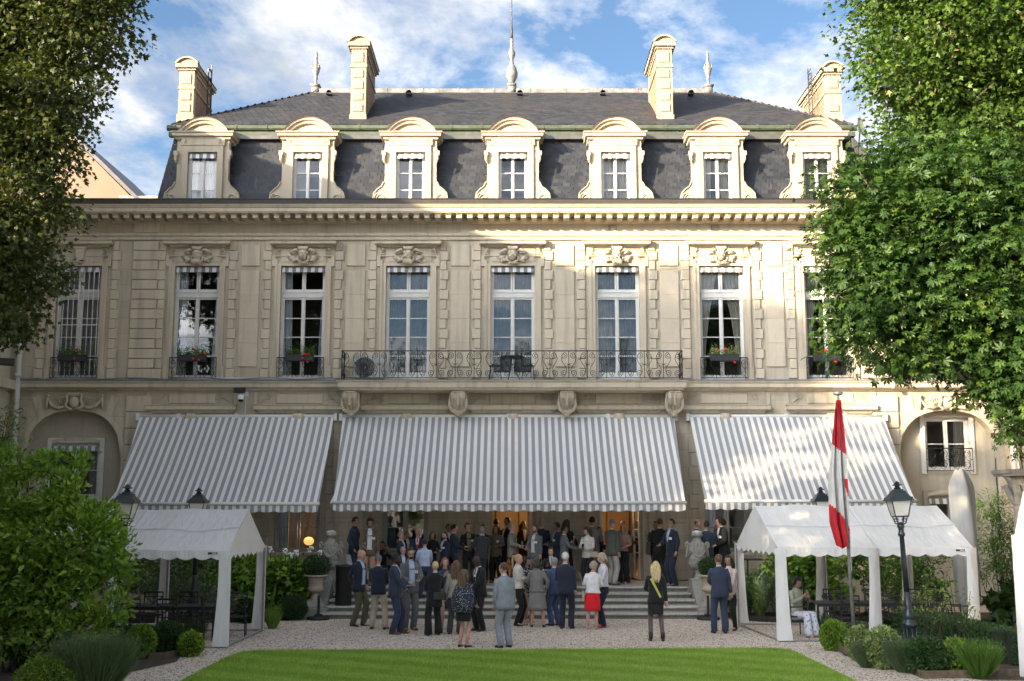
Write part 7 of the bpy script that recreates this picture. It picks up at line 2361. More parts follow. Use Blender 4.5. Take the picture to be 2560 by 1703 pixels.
        if sit:
            rr = [[(p[0]*1.1, p[1]-.05-.40*min(1,k/5), .52 - (0 if k < 5 else (k-5)*.11) + (.07 if p[2]*0 == 0 and j < 14 else -.05)) for j, p in enumerate(r)] for k, r in enumerate(rr)]
        sk_.rings(rr); sk_.build('skirt' if kind != 'dress' else 'dress_skirt', CL(lc), e, True)
    if len(legs) > 2:
        tg2 = MB()
        for s in (-1, 1):
            hip, kn, ft = lo[s]; tg2.tube([hip.lerp(kn, .3), kn, kn.lerp(ft, .35), ft+Vector((0,0,.0))], [.078,.056,.056,.040], 9)
        tg2.build('tights', CL(legs[2]), e, True)
    if belt:
        MB().rings([[L(p) for p in ring(0, 0, z, .166*W, .117, n)] for z in (1.00, 1.035)]).build('belt', LEATHER['black'], e, True)
    # ---- upper clothes
    bulk = 1.0 if jacket else .0
    up_c = jacket or top or shirt
    uc = MB(); hem = coat if jacket else (.98 if not fem else .97)
    fl = .018 if jacket else .006
    prof = [(hem, (.178+fl)*W, .125+fl), ((hem+1.0)/2, (.176+fl)*W, .122+fl), (1.02, (.166+fl)*W*(f_ if fem else 1), .114+fl), (1.10, (.150+fl)*W*f_, .107+fl), (1.22, (.162+fl)*W*f_, .115+fl), (1.33, (.176+fl)*W*f_, .117+fl), (1.41, (.172+fl*1.4)*f_, .098+fl), (1.455, (.140+fl)*f_, .082+fl*.8), (1.49, .078+fl*.5, .070+fl*.3), (1.515, .064+fl*.3, .066)]
    prof = sorted(prof)
    uc.rings([[L(wrinkle(p, .005)) for p in ring(0, .008 if z > 1.38 else 0, z, rx, ry, 18)] for z, rx, ry in prof])
    for s in (-1, 1):
        sh, el, wr = ao[s]
        end = {'long': 1.0, 'half': -1, 'none': -2}[sleeve if not jacket else 'long']
        w2 = el.lerp(wr, .96)
        g = .012 if jacket else .003
        if end > 0:
            pts = [sh + Vector((-s*.02,0,.012)), sh.lerp(el, .3), sh.lerp(el, .7), el, el.lerp(w2, .35), el.lerp(w2, .7), w2]
            pts = [pts[0]] + [p + Vector((rj.uniform(-.006,.006), rj.uniform(-.006,.006), rj.uniform(-.004,.004))) for p in pts[1:-1]] + [pts[-1]]
            uc.tube(pts, [(.060+g)*f_, (.056+g)*f_, (.048+g)*f_, (.046+g)*f_, (.043+g)*f_, (.038+g)*f_, (.033+g)*f_], 9)
        elif end == -1:
            uc.tube([sh + Vector((-s*.02,0,.012)), sh.lerp(el, .5), sh.lerp(el, .95)], [.062,.058,.052], 9)
    uc.build('jacket' if jacket else 'top', CL(up_c), e, True)
    # shirt front seen in the opening
    def front(z):
        for (z0, rx0, ry0), (z1, rx1, ry1) in zip(prof, prof[1:]):
            if z0 <= z <= z1:
                t = (z-z0)/(z1-z0); return rx0+(rx1-rx0)*t, ry0+(ry1-ry0)*t
        return prof[-1][1:]
    def patch(name, stops, mat, off, m_=5):
        """strip on the chest: stops of (z, half width)"""
        pb = MB(); rows = []
        for z, hw in stops:
            rx, ry = front(z); r = []
            for k in range(m_):
                x = -hw + 2*hw*k/(m_-1); y = -ry*math.sqrt(max(.05, 1-(x/rx)**2)) + (.008 if z > 1.38 else 0) - off
                r.append(L((x, y, z)))
            rows.append(r)
        vs = [p for r in rows for p in r]; fs = []
        for i in range(len(rows)-1):
            for k in range(m_-1): fs.append((i*m_+k, i*m_+k+1, (i+1)*m_+k+1, (i+1)*m_+k))
        pb.add(vs, fs); return pb.build(name, mat, e, True)
    if jacket:
        vz = .99 if open_ else 1.16
        if open_: patch('shirt', [(.97,.085),(1.05,.075),(1.15,.070),(1.28,.066),(1.40,.060),(1.47,.058),(1.505,.050)], CL(shirt), .010)
        else: patch('shirt', [(vz,.006),(1.22,.024),(1.32,.046),(1.41,.058),(1.47,.056),(1.505,.050)], CL(shirt), .009)
        MB().rings([[L(p) for p in ring(0, .006, z, rx, rx*1.02, 14)] for z, rx in ((1.495,.066),(1.535,.062))], 0, False).build('collar', CL(shirt), e, True)
        lp = MB()
        for s in (-1, 1):
            rows = []
            for z, a, b_ in ((vz, .010, .03),(1.24,.036,.082),(1.34,.054,.112),(1.38,.060,.120),(1.385,.060,.092),(1.44,.062,.090),(1.49,.054,.068)):
                if open_: a = max(a, .062)
                b_ = max(b_, a+.018)
                rx, ry = front(z); rows.append([L((s*x, -ry*math.sqrt(max(.05, 1-(x/rx)**2)) + (.008 if z > 1.38 else 0) - .013, z)) for x in (a, b_)])
            vs = [p for r in rows for p in r]
            lp.add(vs, [(2*i, 2*i+1, 2*i+3, 2*i+2) if s > 0 else (2*i+1, 2*i, 2*i+2, 2*i+3) for i in range(len(rows)-1)])
        lp.build('lapel', CL(jacket), e)
        cf = MB()
        for s in (-1, 1):
            sh, el, wr = ao[s]; cf.tube([el.lerp(wr, .92), el.lerp(wr, 1.01)], .034, 8)
        cf.build('cuff', CL(shirt), e, True)
    elif top is None and not fem:
        MB().rings([[L(p) for p in ring(0, .006, z, rx, rx*1.02, 14)] for z, rx in ((1.49,.070),(1.535,.063))], 0, False).build('collar', CL(shirt), e, True)
    if tie: patch('tie', [(1.02,.028),(1.20,.034),(1.40,.022),(1.47,.016),(1.50,.022)] if open_ else [(1.17,.012),(1.25,.030),(1.40,.022),(1.47,.016),(1.50,.022)], CL(tie), .017, 3)
    if badge:
        rx, ry = front(1.27); x = .105
        c = L((x, -ry*math.sqrt(1-(x/rx)**2) - .022, 1.27))
        bd = MB(); bd.box(-.042,.042,-.003,.003,-.03,.03); bd.box(-.03,.02,-.0045,-.003,-.004,.002, 1); bd.box(-.03,.028,-.0045,-.003,.010,.016, 1)
        bd.build('name_badge', [BADGE, CL('grey')], e, loc=c, rot=(R(-8), R(8), R(28)))
    if cape:
        cp = MB(); rr = []
        for z, rx, ry, yo in ((1.50,.075,.075,.0),(1.46,.15,.10,.01),(1.40,.215,.125,.01),(1.25,.27,.155,.03),(1.05,.30,.19,.04),(.88,.27,.20,.05),(.80,.20,.17,.04)):
            rr.append([L((x + .01*math.sin(j*1.9+z*5), y + .012*math.sin(j*2.3+z*6), zz)) for j, (x, y, zz) in enumerate(ring(0, yo, z, rx, ry, 24))])
        cp.rings(rr, 0, False); cp.build('cape', CL(cape), e, True)
    # ---- shoes
    for s in (-1, 1):
        hip, kn, ft = lo[s]; so = MB(); z0 = 0
        heel = fem and shoes not in ('boot',)
        mat = LEATHER[shoes] if shoes in LEATHER else LEATHER['black']
        base = ft.z - .085
        rr = []
        for y, wd, hh in ((.075,.022,.05),(.055,.034,.075),(.0,.038,.070),(-.06,.040,.060),(-.12,.043,.045),(-.17,.038,.038),(-.20,.020,.028)):
            if fem: wd *= .86; y *= .9; hh *= .85
            rr.append([(ft.x + a*wd + s*max(0, -y)*.18, ft.y + y, base + (hh if t else .0)) for a, t in ((-1,0),(1,0),(.85,1),(-.85,1))])
        so.rings(rr)
        if shoes == 'boot': so.tube([(ft.x, ft.y+.01, base+.05), (ft.x, ft.y+.015, base+.20)], [.048,.056], 9)
        if heel: so.box(ft.x-.015, ft.x+.015, ft.y+.035, ft.y+.06, base-.0, base+.05)
        so.build('shoe', mat, e, True)
    # ---- hair
    hk, hc = hair
    hb = MB()
    if hk != 'bald':
        nu, nv = 20, 12; c0 = (0, .012, 1.682); rad = dict(short=(.086,.108,.115), crop=(.086,.108,.114), bob=(.096,.115,.118), curly=(.098,.118,.122), long=(.090,.112,.116), bun=(.083,.106,.112), tail=(.083,.106,.112), fringe=(.079,.100,.098))[hk]
        grid = {}
        for i in range(nv+1):
            t = math.pi*i/nv*.995 + .004
            for j in range(nu):
                a = 2*math.pi*j/nu
                dx, dy, dzz = math.sin(t)*math.cos(a), math.sin(t)*math.sin(a), math.cos(t)
                wob = 1 + (.05 if hk in ('curly',) else .018)*math.sin(j*3.1+i*2.3)*math.sin(i*1.9+j)
                grid[i, j] = (dx, dy, dzz, Hd((c0[0]+dx*rad[0]*wob, c0[1]+dy*rad[1]*wob, c0[2]+dzz*rad[2]*wob)))
        idx = {}; vs, fs = [], []
        def keepf(dx, dy, dzz):
            low = dict(short=-.55, crop=-.5, bob=-1.0, curly=-.75, long=-1.2, bun=-.6, tail=-.6, fringe=-.55)[hk]
            if hk == 'fringe': return dy > -.35 and -.5 < dzz < .45 and (dy > 0 or dzz > -.25)     # bald on top
            if dzz < low: return False
            if dy < -.28 and dzz < (.52 if hk in ('short','crop','bun','tail') else .42): return abs(dx) > .80 and dzz > (-.9 if hk in ('bob','long','curly') else 9)
            if abs(dy) <= .28 and dzz < (-.20 if hk in ('short','crop','bun','tail') else -2): return False
            return True
        for i in range(nv):
            for j in range(nu):
                q = [(i,j),(i+1,j),(i+1,(j+1)%nu),(i,(j+1)%nu)]
                cx = [sum(grid[k][m_] for k in q)/4 for m_ in range(3)]
                if not keepf(*cx): continue
                f = []
                for k in q:
                    if k not in idx: idx[k] = len(vs); vs.append(grid[k][3])
                    f.append(idx[k])
                fs.append(tuple(f))
        hb.add(vs, fs)
        if hk == 'long':
            for s in (-1, 0, 1):
                hb.tube([Hd((s*.055,.065,1.70)), Hd((s*.075,.085,1.60)), L((s*.070,.100,1.50)), L((s*.060,.118,1.39)), L((s*.045,.122,1.31))], [(.05,.045),(.052,.042),(.046,.034),(.036,.024),(.012,.010)], 8)
            for s in (-1, 1):
                hb.tube([Hd((s*.068,-.01,1.70)), Hd((s*.085,.0,1.62)), L((s*.090,.0,1.51)), L((s*.094,-.05,1.40))], [.026,.026,.024,.009], 7)
        if hk == 'bob':
            for s in (-1, 1): hb.tube([Hd((s*.07,0,1.70)), Hd((s*.09,.01,1.62)), Hd((s*.082,.02,1.55))], [.03,.034,.016], 7)
            hb.tube([Hd((0,.08,1.70)), Hd((0,.10,1.60)), Hd((0,.088,1.52))], [(.07,.04),(.085,.04),(.06,.02)], 9)
        if hk == 'tail': hb.tube([Hd((0,.10,1.73)), Hd((0,.155,1.72)), Hd((0,.165,1.62)), L((0,.15,1.48)), L((0,.14,1.38))], [.02,.03,.034,.026,.008], 8)
        if hk == 'bun': hb.ball(Hd((0,.135,1.66)), .045, 10, 7)
        if hk == 'curly':
            for k in range(26):
                a = rj.uniform(0, 6.28); t = rj.uniform(-.4, 1)
                hb.ball(Hd((.088*math.cos(a)*math.sqrt(max(.05,1-t*t)), .012+abs(.104*math.sin(a))*math.sqrt(max(.05,1-t*t)), 1.682+.11*t)), rj.uniform(.022,.036), 6, 4)
        hb.build('hair', HAIR[hc], e, True)
    if beard:
        bb = MB()
        bb.rings([[Hd(((rx+.006)*math.cos(a), y-(ry+.006)*math.sin(a), z)) for a in [math.pi*(.02+.96*k/11) for k in range(12)]] for z, rx, ry, y in ((1.562,.036,.060,-.012),(1.575,.050,.072,-.014),(1.592,.058,.083,-.013),(1.606,.062,.086,-.011))], 0, False)
        bb.tube([Hd((-.035,-.093,1.608)), Hd((0,-.104,1.618)), Hd((.035,-.093,1.608))], .007, 5)
        for s in (-1, 1): bb.tube([Hd((s*.058,-.06,1.60)), Hd((s*.072,-.02,1.645))], .012, 5)
        bb.build('beard', HAIR[beard], e, True)
    if glasses:
        gb = MB()
        for s in (-1, 1):
            gb.tube([Hd((s*(.032+.019*math.cos(a)), -.106, 1.681+.015*math.sin(a))) for a in [2*math.pi*k/10 for k in range(11)]], .0028, 4)
            gb.tube([Hd((s*.051,-.104,1.684)), Hd((s*.077,0,1.680))], .003, 4)
        gb.tube([Hd((-.013,-.108,1.684)), Hd((.013,-.108,1.684))], .003, 4)
        gb.build('glasses', LEATHER['black'], e)
    mw = Matrix.Translation((X, Y, level)) @ Matrix.Rotation(R(face), 4, 'Z') @ Matrix.Scale(sc, 4)
    return dict(o=e, hand={s: mw @ (ao[s][2] + (ao[s][2]-ao[s][1]).normalized()*.07) for s in (-1, 1)}, mw=mw, L=L, sc=sc)

# ---- things they hold
def glass_obj(p, label, tall=True, drink='drink'):
    e = thing('wine_glass', label, 'glass', (p[0], p[1], p[2]-.05), 0, 'glasses held by guests')
    if tall: pr = [(.032,0),(.032,.004),(.005,.010),(.004,.075),(.020,.10),(.030,.14),(.028,.20)]; dr = [(.003,.09),(.019,.105),(.028,.14)]
    else: pr = [(.030,0),(.032,.01),(.036,.11)]; dr = [(.028,.008),(.033,.07)]
    MB().lathe(pr, 12, cap=False).build('bowl', M['drink_glass'], e, True)
    MB().lathe(dr, 10).build('drink', M[drink], e, True)
def bag_obj(p, w_, h_, d_, mat, label, strap=None, rz=0):
    e = thing('handbag', label, 'bag', p, rz, 'bags carried by guests')
    mb = MB(); mb.cham(-w_/2,w_/2,-d_/2,d_/2,0,h_,.012); mb.build('bag_body', mat, e)
    MB().add([(-w_/2,-d_/2-.004,h_*.98),(w_/2,-d_/2-.004,h_*.98),(w_*.1,-d_/2-.006,h_*.42),(-w_*.1,-d_/2-.006,h_*.42)], [(0,3,2,1)]).build('flap', mat, e)
    if strap: MB().tube([tuple(q) for q in strap], .007, 5).build('strap', mat, e)
T1, T2, T3 = 33.75, 34.6, 35.4         # rows of guests on the terrace
# -- on the gravel, left to right
a = person('bald man in light blue shirt, open navy jacket and olive trousers, hand behind back', 896, 1565, head=1374, face=62, skin='pink', hair=('bald',''), jacket='dnavy', shirt='lblue', open_=True, legs=('trousers','olive'), arms=('behind','hip'), turn=25, nod=12, belt=True, stance=(.11,.09,.05,-.04), wide=1.05)
person('man seen from behind in dark jacket and pale tan trousers, legs apart', 945, 1573, head=1387, face=172, hair=('short','salt'), jacket='dnavy', legs=('trousers','tan'), arms=('hold','hold'), stance=(.19,.17,0,0), nod=8, coat=.83)
a = person('bearded dark-skinned man in navy suit and brown shoes, seen in profile', 985, 1585, head=1384, face=84, skin='dark', hair=('crop','black'), jacket='navy', shirt='lblue', legs=('trousers','navy'), shoes='brown', arms=('low','hold'), beard='black', stance=(.08,.09,.06,-.08), nod=5)
a = person('bearded man with glasses in grey suit and pale blue shirt, facing the viewer', 1024, 1576, head=1370, face=22, hair=('short','dark'), jacket='grey', shirt='lblue', open_=True, legs=('trousers','grey'), shoes='brown', arms=('hold','hold'), beard='dark', glasses=True, badge=True, nod=14, stance=(.13,.11,-.04,.05), lean=.03)
glass_obj(a['hand'][1], 'wine glass held by the bearded man in grey suit')
a = person('blonde woman with a bun in black trouser suit, seen from behind', 1084, 1588, head=1404, face=196, hair=('bun','pale'), jacket='black', legs=('wide','black'), arms=('hold','hold'), fem=True, coat=.68, stance=(.11,.12,0,.06))
glass_obj(a['hand'][-1], 'wine glass held by the blonde woman with a bun')
bag_obj(tuple(a['mw'] @ Vector((-.10,.19,.86))), .30, .17, .06, LEATHER['black'], 'black envelope bag at the hip of the woman with a bun', [(-.14,0,.15),(-.12,.05,.5),(.0,.06,.72)])
a = person('woman with reddish blond hair in dark blue dress and red shoes, hand at her chin', 1114, 1573, head=1395, face=12, skin='pink', hair=('bob','red'), top='teal', fem=True, legs=('dress','teal'), shoes='red', arms=('chin','low'), sleeve='half', turn=10, badge=False)
bag_obj(tuple(a['mw'] @ Vector((-.06,-.20,.93))), .26, .15, .05, _cm['iris'], 'shiny blue and purple handbag held by the woman in dark blue', None, .2)
a = person('woman with long brown hair in beige tweed jacket and dark trousers, from behind', 1137, 1585, head=1402, face=168, hair=('long','mid'), jacket='beige', legs=('trousers','char'), arms=('hold','down'), fem=True, coat=.86)
bag_obj(tuple(a['mw'] @ Vector((-.20,.12,.78))), .22, .24, .08, LEATHER['grey'], 'taupe shoulder bag of the woman in beige tweed', [(0,0,.22),(.08,-.05,.50),(.13,-.08,.66)])
person('curly haired woman in navy cape with glittering dots and short skirt, from behind', 1158, 1618, head=1424, face=150, skin='pink', hair=('long','mid'), top='dnavy', fem=True, cape='sparkle', legs=('mini','black'), shoes='black', arms=('low','low'), turn=-30, wide=1.12, stance=(.07,.09,.0,.02))
a = person('tall dark-skinned man in black suit and tie bowing his head to the left', 1199, 1577, head=1389, face=-48, skin='deep', hair=('bald',''), jacket='black', tie='black', legs=('trousers','black'), arms=('hold','clasp'), nod=24, lean=.06, badge=False, stance=(.10,.12,-.03,.04))
person('man in light grey suit standing nearest the lawn, hands in pockets, back turned', 1262, 1619, head=1407, face=-152, skin='pink', hair=('crop','brown'), jacket='lgrey', shirt='lblue', legs=('trousers','lgrey'), arms=('pocket','pocket'), turn=38, nod=6, wide=1.10, stance=(.13,.10,-.03,.06))
person('woman with blond ponytail in white jacket and black trousers', 1297, 1564, head=1386, face=70, skin='pink', hair=('tail','blond'), jacket='cream', shirt='cream', legs=('skinny','black'), arms=('cross','cross'), fem=True, coat=.93, nod=4)
person('woman with long black hair in black floral dress behind the grey suit skirt', 1317, 1556, head=1392, face=40, skin='tan', hair=('long','black'), top='floral', fem=True, legs=('dress','floral'), shoes='nude', arms=('hold','hold'), nod=10, sleeve='half')
person('woman with dark bob in grey jacket and pleated grey skirt, from behind', 1344, 1568, head=1396, face=176, skin='pink', hair=('bob','brown'), jacket='mgrey', legs=('pleat','mgrey'), arms=('hip','hold'), fem=True, coat=.90, wide=1.12, stance=(.15,.15,0,0))
a = person('waiter in black suit and tie facing the viewer on the steps with a tray', 1378, None, Y=31.98, level=.297, head=1371, face=4, hair=('short','dark'), jacket='black', tie='black', legs=('trousers','black'), arms=('out','low'))
p = a['mw'] @ Vector((-.02, -.40, 1.12))
e = thing('drinks_tray', 'round silver tray of drinks carried by the waiter', 'tray', tuple(p)); MB().lathe([(.01,-.012),(.20,-.01),(.21,.012),(.20,.004),(.01,.0)], 18).build('tray_plate', M['steel'], e, True)
MB().tube([(.05,0,-.01),(.02,.10,-.05)], .012, 5).build('napkin', M['white_plastic'], e)
for k, lab in enumerate(('leftmost glass on the tray of the waiter', 'rear glass on the tray of the waiter', 'front glass on the tray of the waiter', 'rightmost glass on the tray of the waiter')):
    glass_obj((p[0]+(-.12,-.03,.03,.12)[k], p[1]+(.02,.10,-.10,.03)[k], p[2]+.055), lab, True, 'drink')
person('grey haired man in bright blue suit turned to the waiter', 1387, 1564, head=1394, face=-140, skin='pink', hair=('short','grey'), jacket='blue', legs=('trousers','blue'), arms=('hold','hold'), turn=-20)
person('white haired man in dark navy suit seen from behind, one foot forward', 1416, 1572, head=1381, face=168, skin='pink', hair=('short','white'), jacket='dnavy', legs=('trousers','dnavy'), arms=('pocket','hold'), wide=1.05, stance=(.11,.13,0,-.06))
a = person('woman with short blond curls in white jacket and bright red skirt', 1481, 1574, head=1404, face=172, skin='pink', hair=('curly','ash'), jacket='white', shirt='red', legs=('skirt','red'), shoes='nude', arms=('hold','hold'), fem=True, coat=.96, wide=1.12)
bag_obj(tuple(a['mw'] @ Vector((.24,.02,.74))), .06, .22, .20, LEATHER['beige'], 'beige shoulder bag of the woman in the red skirt', [(0,0,.20),(-.02,.0,.45),(-.10,.0,.70)])
person('woman with grey blond hair in white lace top and navy trousers', 1510, 1568, head=1382.5, face=-78, skin='pink', hair=('bob','ash'), top='lace', fem=True, legs=('trousers','dnavy'), shoes='red', arms=('hold','hold'), nod=3)
a = person('blonde woman in black blazer, miniskirt and tights with yellow bag strap', 1640, 1603, head=1404, face=176, skin='pink', hair=('long','pale'), jacket='black', legs=('mini','black','tights'), shoes='boot', arms=('down','hold'), fem=True, coat=.84, stance=(.13,.13,0,0), lean=0)
st = MB()
st.add([tuple(a['mw'] @ Vector(q)) for q in ((.12,.145,1.40),(.075,.148,1.42),(-.14,.158,1.00),(-.10,.162,.97))], [(0,1,2,3)])
tag(st.build('bag_strap', LEATHER['yellow']), 'yellow patterned bag strap across the black blazer of the blonde woman', 'strap')
person('man in navy suit with sandy hair seen from behind, right of the steps', 1800, 1583, head=1386, face=178, skin='pink', hair=('short','mid'), jacket='navy', shirt='lblue', legs=('trousers','navy'), arms=('down','hold'), wide=1.06, stance=(.12,.11,0,0))
person('woman with long black hair in pale pink blazer talking to the man in navy', 1829, 1575, head=1389, face=-35, skin='tan', hair=('long','black'), jacket='pink', shirt='cream', legs=('skinny','black'), shoes='black', arms=('chin','low'), fem=True, coat=.72)
# -- on the steps
person('grey haired man with glasses behind the bearded man in grey', 1004, None, Y=32.05, level=.297, head=1367, face=24, skin='pink', hair=('short','grey'), jacket='dnavy', shirt='lblue', legs=('trousers','char'), arms=('hold','hold'), glasses=True, nod=12)
person('man in pale blue shirt and navy trousers climbing the steps, back turned', 1062, None, Y=32.35, level=.44, head=1348, face=176, hair=('short','dark'), shirt='lblue', legs=('trousers','navy'), shoes='brown', arms=('hold','hold'), wide=1.06, stance=(.12,.13,0,-.10))
# -- terrace front row
person('man in navy jacket and jeans left of the brown jacket, in profile', 884, None, Y=33.85, level=TER, head=1292, face=80, skin='pink', hair=('short','brown'), jacket='navy', shirt='navy', legs=('trousers','navy'), arms=('hip','hold'), nod=4)
a = person('man in brown jacket, white shirt and pinkish trousers with name badge', 921, 1466, level=TER, head=1297, face=8, skin='tan', hair=('curly','dark'), jacket='brown', open_=True, legs=('trousers','rose'), arms=('hold','pocket'), beard='salt', badge=True, nod=6, belt=True)
glass_obj(a['hand'][-1], 'wine glass held by the man in brown jacket')
person('man with grey hair in navy jacket, profile, behind the stair railing left', 1003, None, Y=T1, level=TER, head=1333, face=70, skin='pink', hair=('short','grey'), jacket='navy', legs=('trousers','char'), arms=('hold','hold'))
person('elderly balding man in navy suit and red tie looking down', 1045, None, Y=34.1, level=TER, head=1322, face=-4, skin='pink', hair=('fringe','white'), jacket='navy', tie='red', legs=('trousers','navy'), arms=('hold','hold'), nod=16, badge=False)
person('dark haired bearded man in navy blazer with badge facing left', 1110, None, Y=33.5, level=TER, head=1337, face=-50, hair=('short','dark'), jacket='dnavy', shirt='lblue', legs=('trousers','dnavy'), arms=('cross','pocket'), beard='dark', badge=True)
person('man with black hair in navy suit in profile, gesturing to the right', 1134, None, Y=34.2, level=TER, head=1311, face=100, hair=('short','black'), jacket='navy', legs=('trousers','navy'), arms=('hold','hold'), turn=10)
person('woman with short brown hair in black coat and patterned scarf', 1171, None, Y=34.3, level=TER, head=1308, face=10, skin='pink', hair=('curly','mid'), jacket='black', shirt='print', open_=True, legs=('trousers','black'), arms=('hold','hold'), fem=True, coat=.70, badge=True)
person('man with silver hair in dark suit seen from behind at the door edge', 1204, None, Y=33.7, level=TER, head=1316, face=-150, skin='tan', hair=('short','grey'), jacket='char', legs=('trousers','char'), arms=('hold','hold'), wide=1.08, turn=-15)
a = person('man with silver hair in beige tweed jacket holding a glass, in profile', 1279, None, Y=33.9, level=TER, head=1309, face=80, skin='pink', hair=('short','grey'), jacket='tweed', tie='navy', legs=('trousers','dnavy'), arms=('out','hold'), wide=1.04)
glass_obj(a['hand'][-1], 'wine glass held by the man in beige tweed')
a = person('bearded man in grey jacket and white shirt with badge holding a flute', 1338, None, Y=33.8, level=TER, head=1312, face=-38, skin='pink', hair=('short','mid'), jacket='grey', open_=True, legs=('trousers','grey'), arms=('hold','pocket'), beard='mid', badge=True, nod=8)
glass_obj(a['hand'][-1], 'champagne flute held by the bearded man in grey jacket')
a = person('man in grey suit facing right with raised hands by the doors', 1411, None, Y=33.9, level=TER, head=1315, face=95, skin='tan', hair=('short','black'), jacket='grey', legs=('trousers','grey'), arms=('hold','chin'))
glass_obj(a['hand'][1], 'wine glass raised by the man in grey suit by the doors')
a = person('woman with long brown hair in cream jacket looking at her phone', 1471, None, Y=33.65, level=TER, head=1317, face=-28, skin='pink', hair=('long','brown'), jacket='cream', open_=True, legs=('trousers','black'), arms=('phone','phone'), fem=True, coat=.84, nod=20, turn=-10)
q = a['hand'][-1]; e = thing('phone', 'phone held by the woman in cream jacket', 'phone', (q[0], q[1]-.02, q[2]), 0); MB().cham(-.035,.035,-.005,.005,-.02,.12,.004).build('phone_body', M['lens'], e)
bag_obj(tuple(a['mw'] @ Vector((.22,-.05,.86))), .24, .16, .08, LEATHER['beige'], 'beige shoulder bag of the woman looking at her phone', [(0,0,.15),(-.03,.02,.4),(-.08,.05,.58)])
person('man with grey hair in green grey jacket and pale trousers, in the doorway', 1531, 1463, level=TER, head=1299, face=140, skin='pink', hair=('short','grey'), jacket='dgreen', legs=('trousers','stone'), shoes='grey', arms=('down','hold'), stance=(.12,.15,0,-.10), wide=1.04)
person('blonde woman with glasses in dusty pink blouse and black trousers', 1561, 1459, level=TER, head=1310, face=-30, skin='pink', hair=('long','blond'), top='dusty', fem=True, legs=('wide','black'), arms=('hold','hold'), glasses=True, sleeve='half', shoes='nude')
a = person('dark suited person with short brown hair and black shoulder bag, back turned', 1650, 1461, level=TER, head=1296, face=176, skin='pink', hair=('short','mid'), jacket='black', legs=('trousers','black'), shoes='grey', arms=('hold','hold'), stance=(.16,.15,0,0))
bag_obj(tuple(a['mw'] @ Vector((.30,.0,.80))), .10, .36, .34, LEATHER['black'], 'large black shoulder bag carried by the dark suited person', [(0,0,.34),(-.05,0,.55),(-.12,0,.66)])
person('man in navy suit with badge turned left, beside the right urn', 1682, 1465, level=TER, head=1297.5, face=-58, skin='tan', hair=('short','dark'), jacket='dnavy', shirt='lblue', tie='lblue', legs=('trousers','dnavy'), arms=('hold','pocket'), badge=True)
person('balding man in black suit and tie behind the right urn', 1745, None, Y=T1+.3, level=TER, head=1298, face=68, skin='pink', hair=('fringe','mid'), jacket='black', shirt='white', tie='navy', legs=('trousers','black'), arms=('hold','hold'))
person('man in navy suit seen from behind, right of the right urn', 1768, None, Y=T1-.2, level=TER, head=1302, face=172, skin='tan', hair=('short','black'), jacket='navy', legs=('trousers','navy'), arms=('hold','hold'), wide=1.05)
a = person('person with dark chin-length hair in black suit stooping over a drink', 1812, None, Y=T1, level=TER, head=1289, face=-72, skin='pink', hair=('bob','dark'), jacket='black', legs=('trousers','black'), arms=('hold','hold'), lean=.14, nod=12, badge=True)
glass_obj(a['hand'][-1], 'tumbler of orange juice held near the right urn', False, 'orange_drink')
person('woman with long reddish hair behind the stooping person', 1796, None, Y=T1+.7, level=TER, head=1309, face=20, skin='pink', hair=('long','red'), jacket='black', legs=('trousers','black'), arms=('hold','hold'), fem=True)
# -- terrace back row and inside the doors
person('woman in dark blue with a tan shawl sitting left on the terrace', 955, None, Y=35.1, level=TER, head=1355, face=38, skin='tan', hair=('bob','black'), top='dnavy', fem=True, legs=('trousers','dnavy'), arms=('seat','seat'), sit=True, extra='shawl')
sh = MB(); X0, _ = PX(955, 1400, 35.1)
sh.tube([(-.22,.0,.92),(-.16,-.02,1.02),(0,.06,1.05),(.16,-.02,1.02),(.22,-.06,.90),(.16,-.16,.80)], [.05,.065,.05,.065,.06,.03], 8)
o = thing('shawl', 'tan shawl around the shoulders of the seated woman', 'shawl', (X0, 35.1, TER-.02), R(38)); sh.build('shawl_cloth', CL('shawl'), o, True)
person('brown haired woman half hidden behind the man in pale blue shirt', 1079, None, Y=T2, level=TER, head=1350, face=10, hair=('long','mid'), top='black', fem=True, legs=('trousers','black'), arms=('hold','hold'))
person('person half hidden between two men in navy, left of the doors', 1016, None, Y=T2, level=TER, head=1352, face=30, skin='tan', hair=('short','black'), jacket='black', legs=('trousers','black'), arms=('hold','hold'))
person('man with black hair peeking out behind the man in navy suit', 1120, None, Y=35.0, level=TER, head=1311, face=30, skin='tan', hair=('short','black'), jacket='black', legs=('trousers','black'), arms=('hold','hold'))
person('person whose black hair shows above the silver haired man', 1206, None, Y=35.2, level=TER, head=1311, face=0, skin='tan', hair=('short','black'), jacket='black', legs=('trousers','black'), arms=('hold','hold'))
person('woman with long brown hair in brown blazer in the left doorway', 1240, None, Y=35.0, level=TER, head=1312, face=-20, skin='tan', hair=('long','brown'), jacket='brown', shirt='brown', legs=('trousers','black'), arms=('hold','hold'), fem=True, badge=True)
person('dark haired man just inside the left door, leftmost indoors', 1240, None, Y=37.4, level=TER, head=1298, face=150, skin='tan', hair=('short','black'), jacket='black', legs=('trousers','black'), arms=('hold','hold'))
person('tall dark haired man inside the left doorway', 1267, None, Y=37.0, level=TER, head=1294, face=-60, skin='tan', hair=('short','black'), jacket='black', legs=('trousers','black'), arms=('hold','hold'))
person('person in black deep inside the left doorway', 1309, None, Y=38.2, level=TER, head=1304, face=20, skin='tan', hair=('long','dark'), jacket='black', legs=('trousers','black'), arms=('down','down'), fem=True)
person('white haired man in navy jacket seen from behind between the doors', 1355, None, Y=34.9, level=TER, head=1297, face=186, skin='pink', hair=('short','ash'), jacket='dnavy', legs=('trousers','dnavy'), arms=('hold','hold'), wide=1.06)
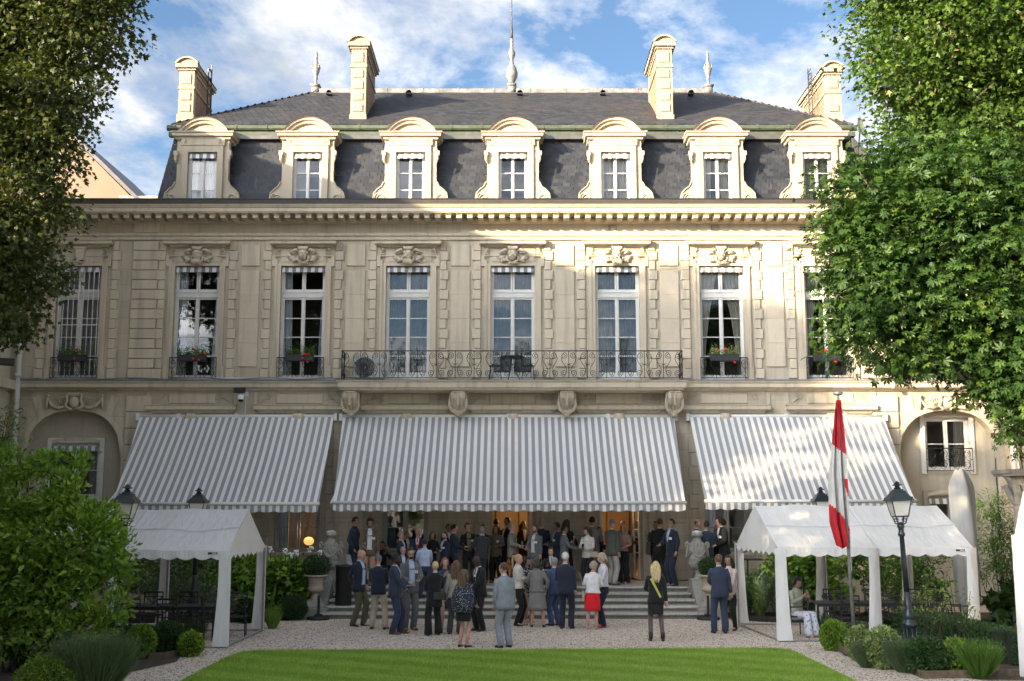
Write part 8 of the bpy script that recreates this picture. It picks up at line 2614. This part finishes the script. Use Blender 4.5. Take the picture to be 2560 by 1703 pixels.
person('dark haired man in navy jacket, profile to the left, between the doors', 1394, None, Y=34.6, level=TER, head=1306, face=-78, skin='tan', hair=('short','black'), jacket='navy', shirt='lblue', legs=('trousers','navy'), arms=('hold','hold'), badge=True)
person('person with long dark hair at the back between the doors', 1415, None, Y=35.1, level=TER, head=1299, face=140, skin='tan', hair=('long','brown'), jacket='black', legs=('trousers','black'), arms=('hold','hold'), fem=True)
person('dark haired man in grey suit, back turned, left of the right door', 1480, None, Y=34.9, level=TER, head=1292, face=170, skin='tan', hair=('short','dark'), jacket='mgrey', legs=('trousers','mgrey'), arms=('hold','hold'), wide=1.05)
person('person in black against the wall left of the right door', 1499, None, Y=35.4, level=TER, head=1318, face=90, skin='tan', hair=('short','dark'), jacket='black', legs=('trousers','black'), arms=('hold','hold'))
person('man with receding hair inside the right doorway', 1560, None, Y=37.2, level=TER, head=1301, face=0, skin='pink', hair=('fringe','mid'), jacket='navy', shirt='lblue', legs=('trousers','navy'), arms=('hold','hold'), badge=True)
person('dark haired guest in brown jacket inside the right doorway', 1588, None, Y=37.0, level=TER, head=1306, face=-60, skin='tan', hair=('short','black'), jacket='brown', legs=('trousers','stone'), arms=('hold','hold'))
person('guest in black at the right side inside the right doorway', 1601, None, Y=37.8, level=TER, head=1300, face=-40, skin='tan', hair=('short','black'), jacket='black', legs=('trousers','black'), arms=('hold','hold'))
person('guest half hidden behind the dark suited person with the bag', 1640, None, Y=35.0, level=TER, head=1304, face=20, skin='tan', hair=('short','brown'), jacket='black', shirt='lblue', legs=('trousers','navy'), arms=('hold','hold'))
# -- under the right tent
X0, Y0 = 6.55, 27.3
a = person('woman in sage cardigan and blue flowered skirt sitting under the right tent', 1990, 1442, Y=27.3, level=0, head=1442, face=28, skin='tan', hair=('bob','black'), jacket=None, top='sage', fem=True, legs=('wide','bluefloral'), shoes='nude', arms=('seat','seat'), sit=True, nod=22)
a['o'].location = (6.55, 27.3, 0)
q = (6.55+.12, 27.3-.28, .93)
e = thing('phone', 'phone in the hands of the woman seated under the tent', 'phone', q, R(28)); MB().cham(-.035,.035,-.005,.005,-.02,.12,.004).build('phone_body', M['lens'], e)
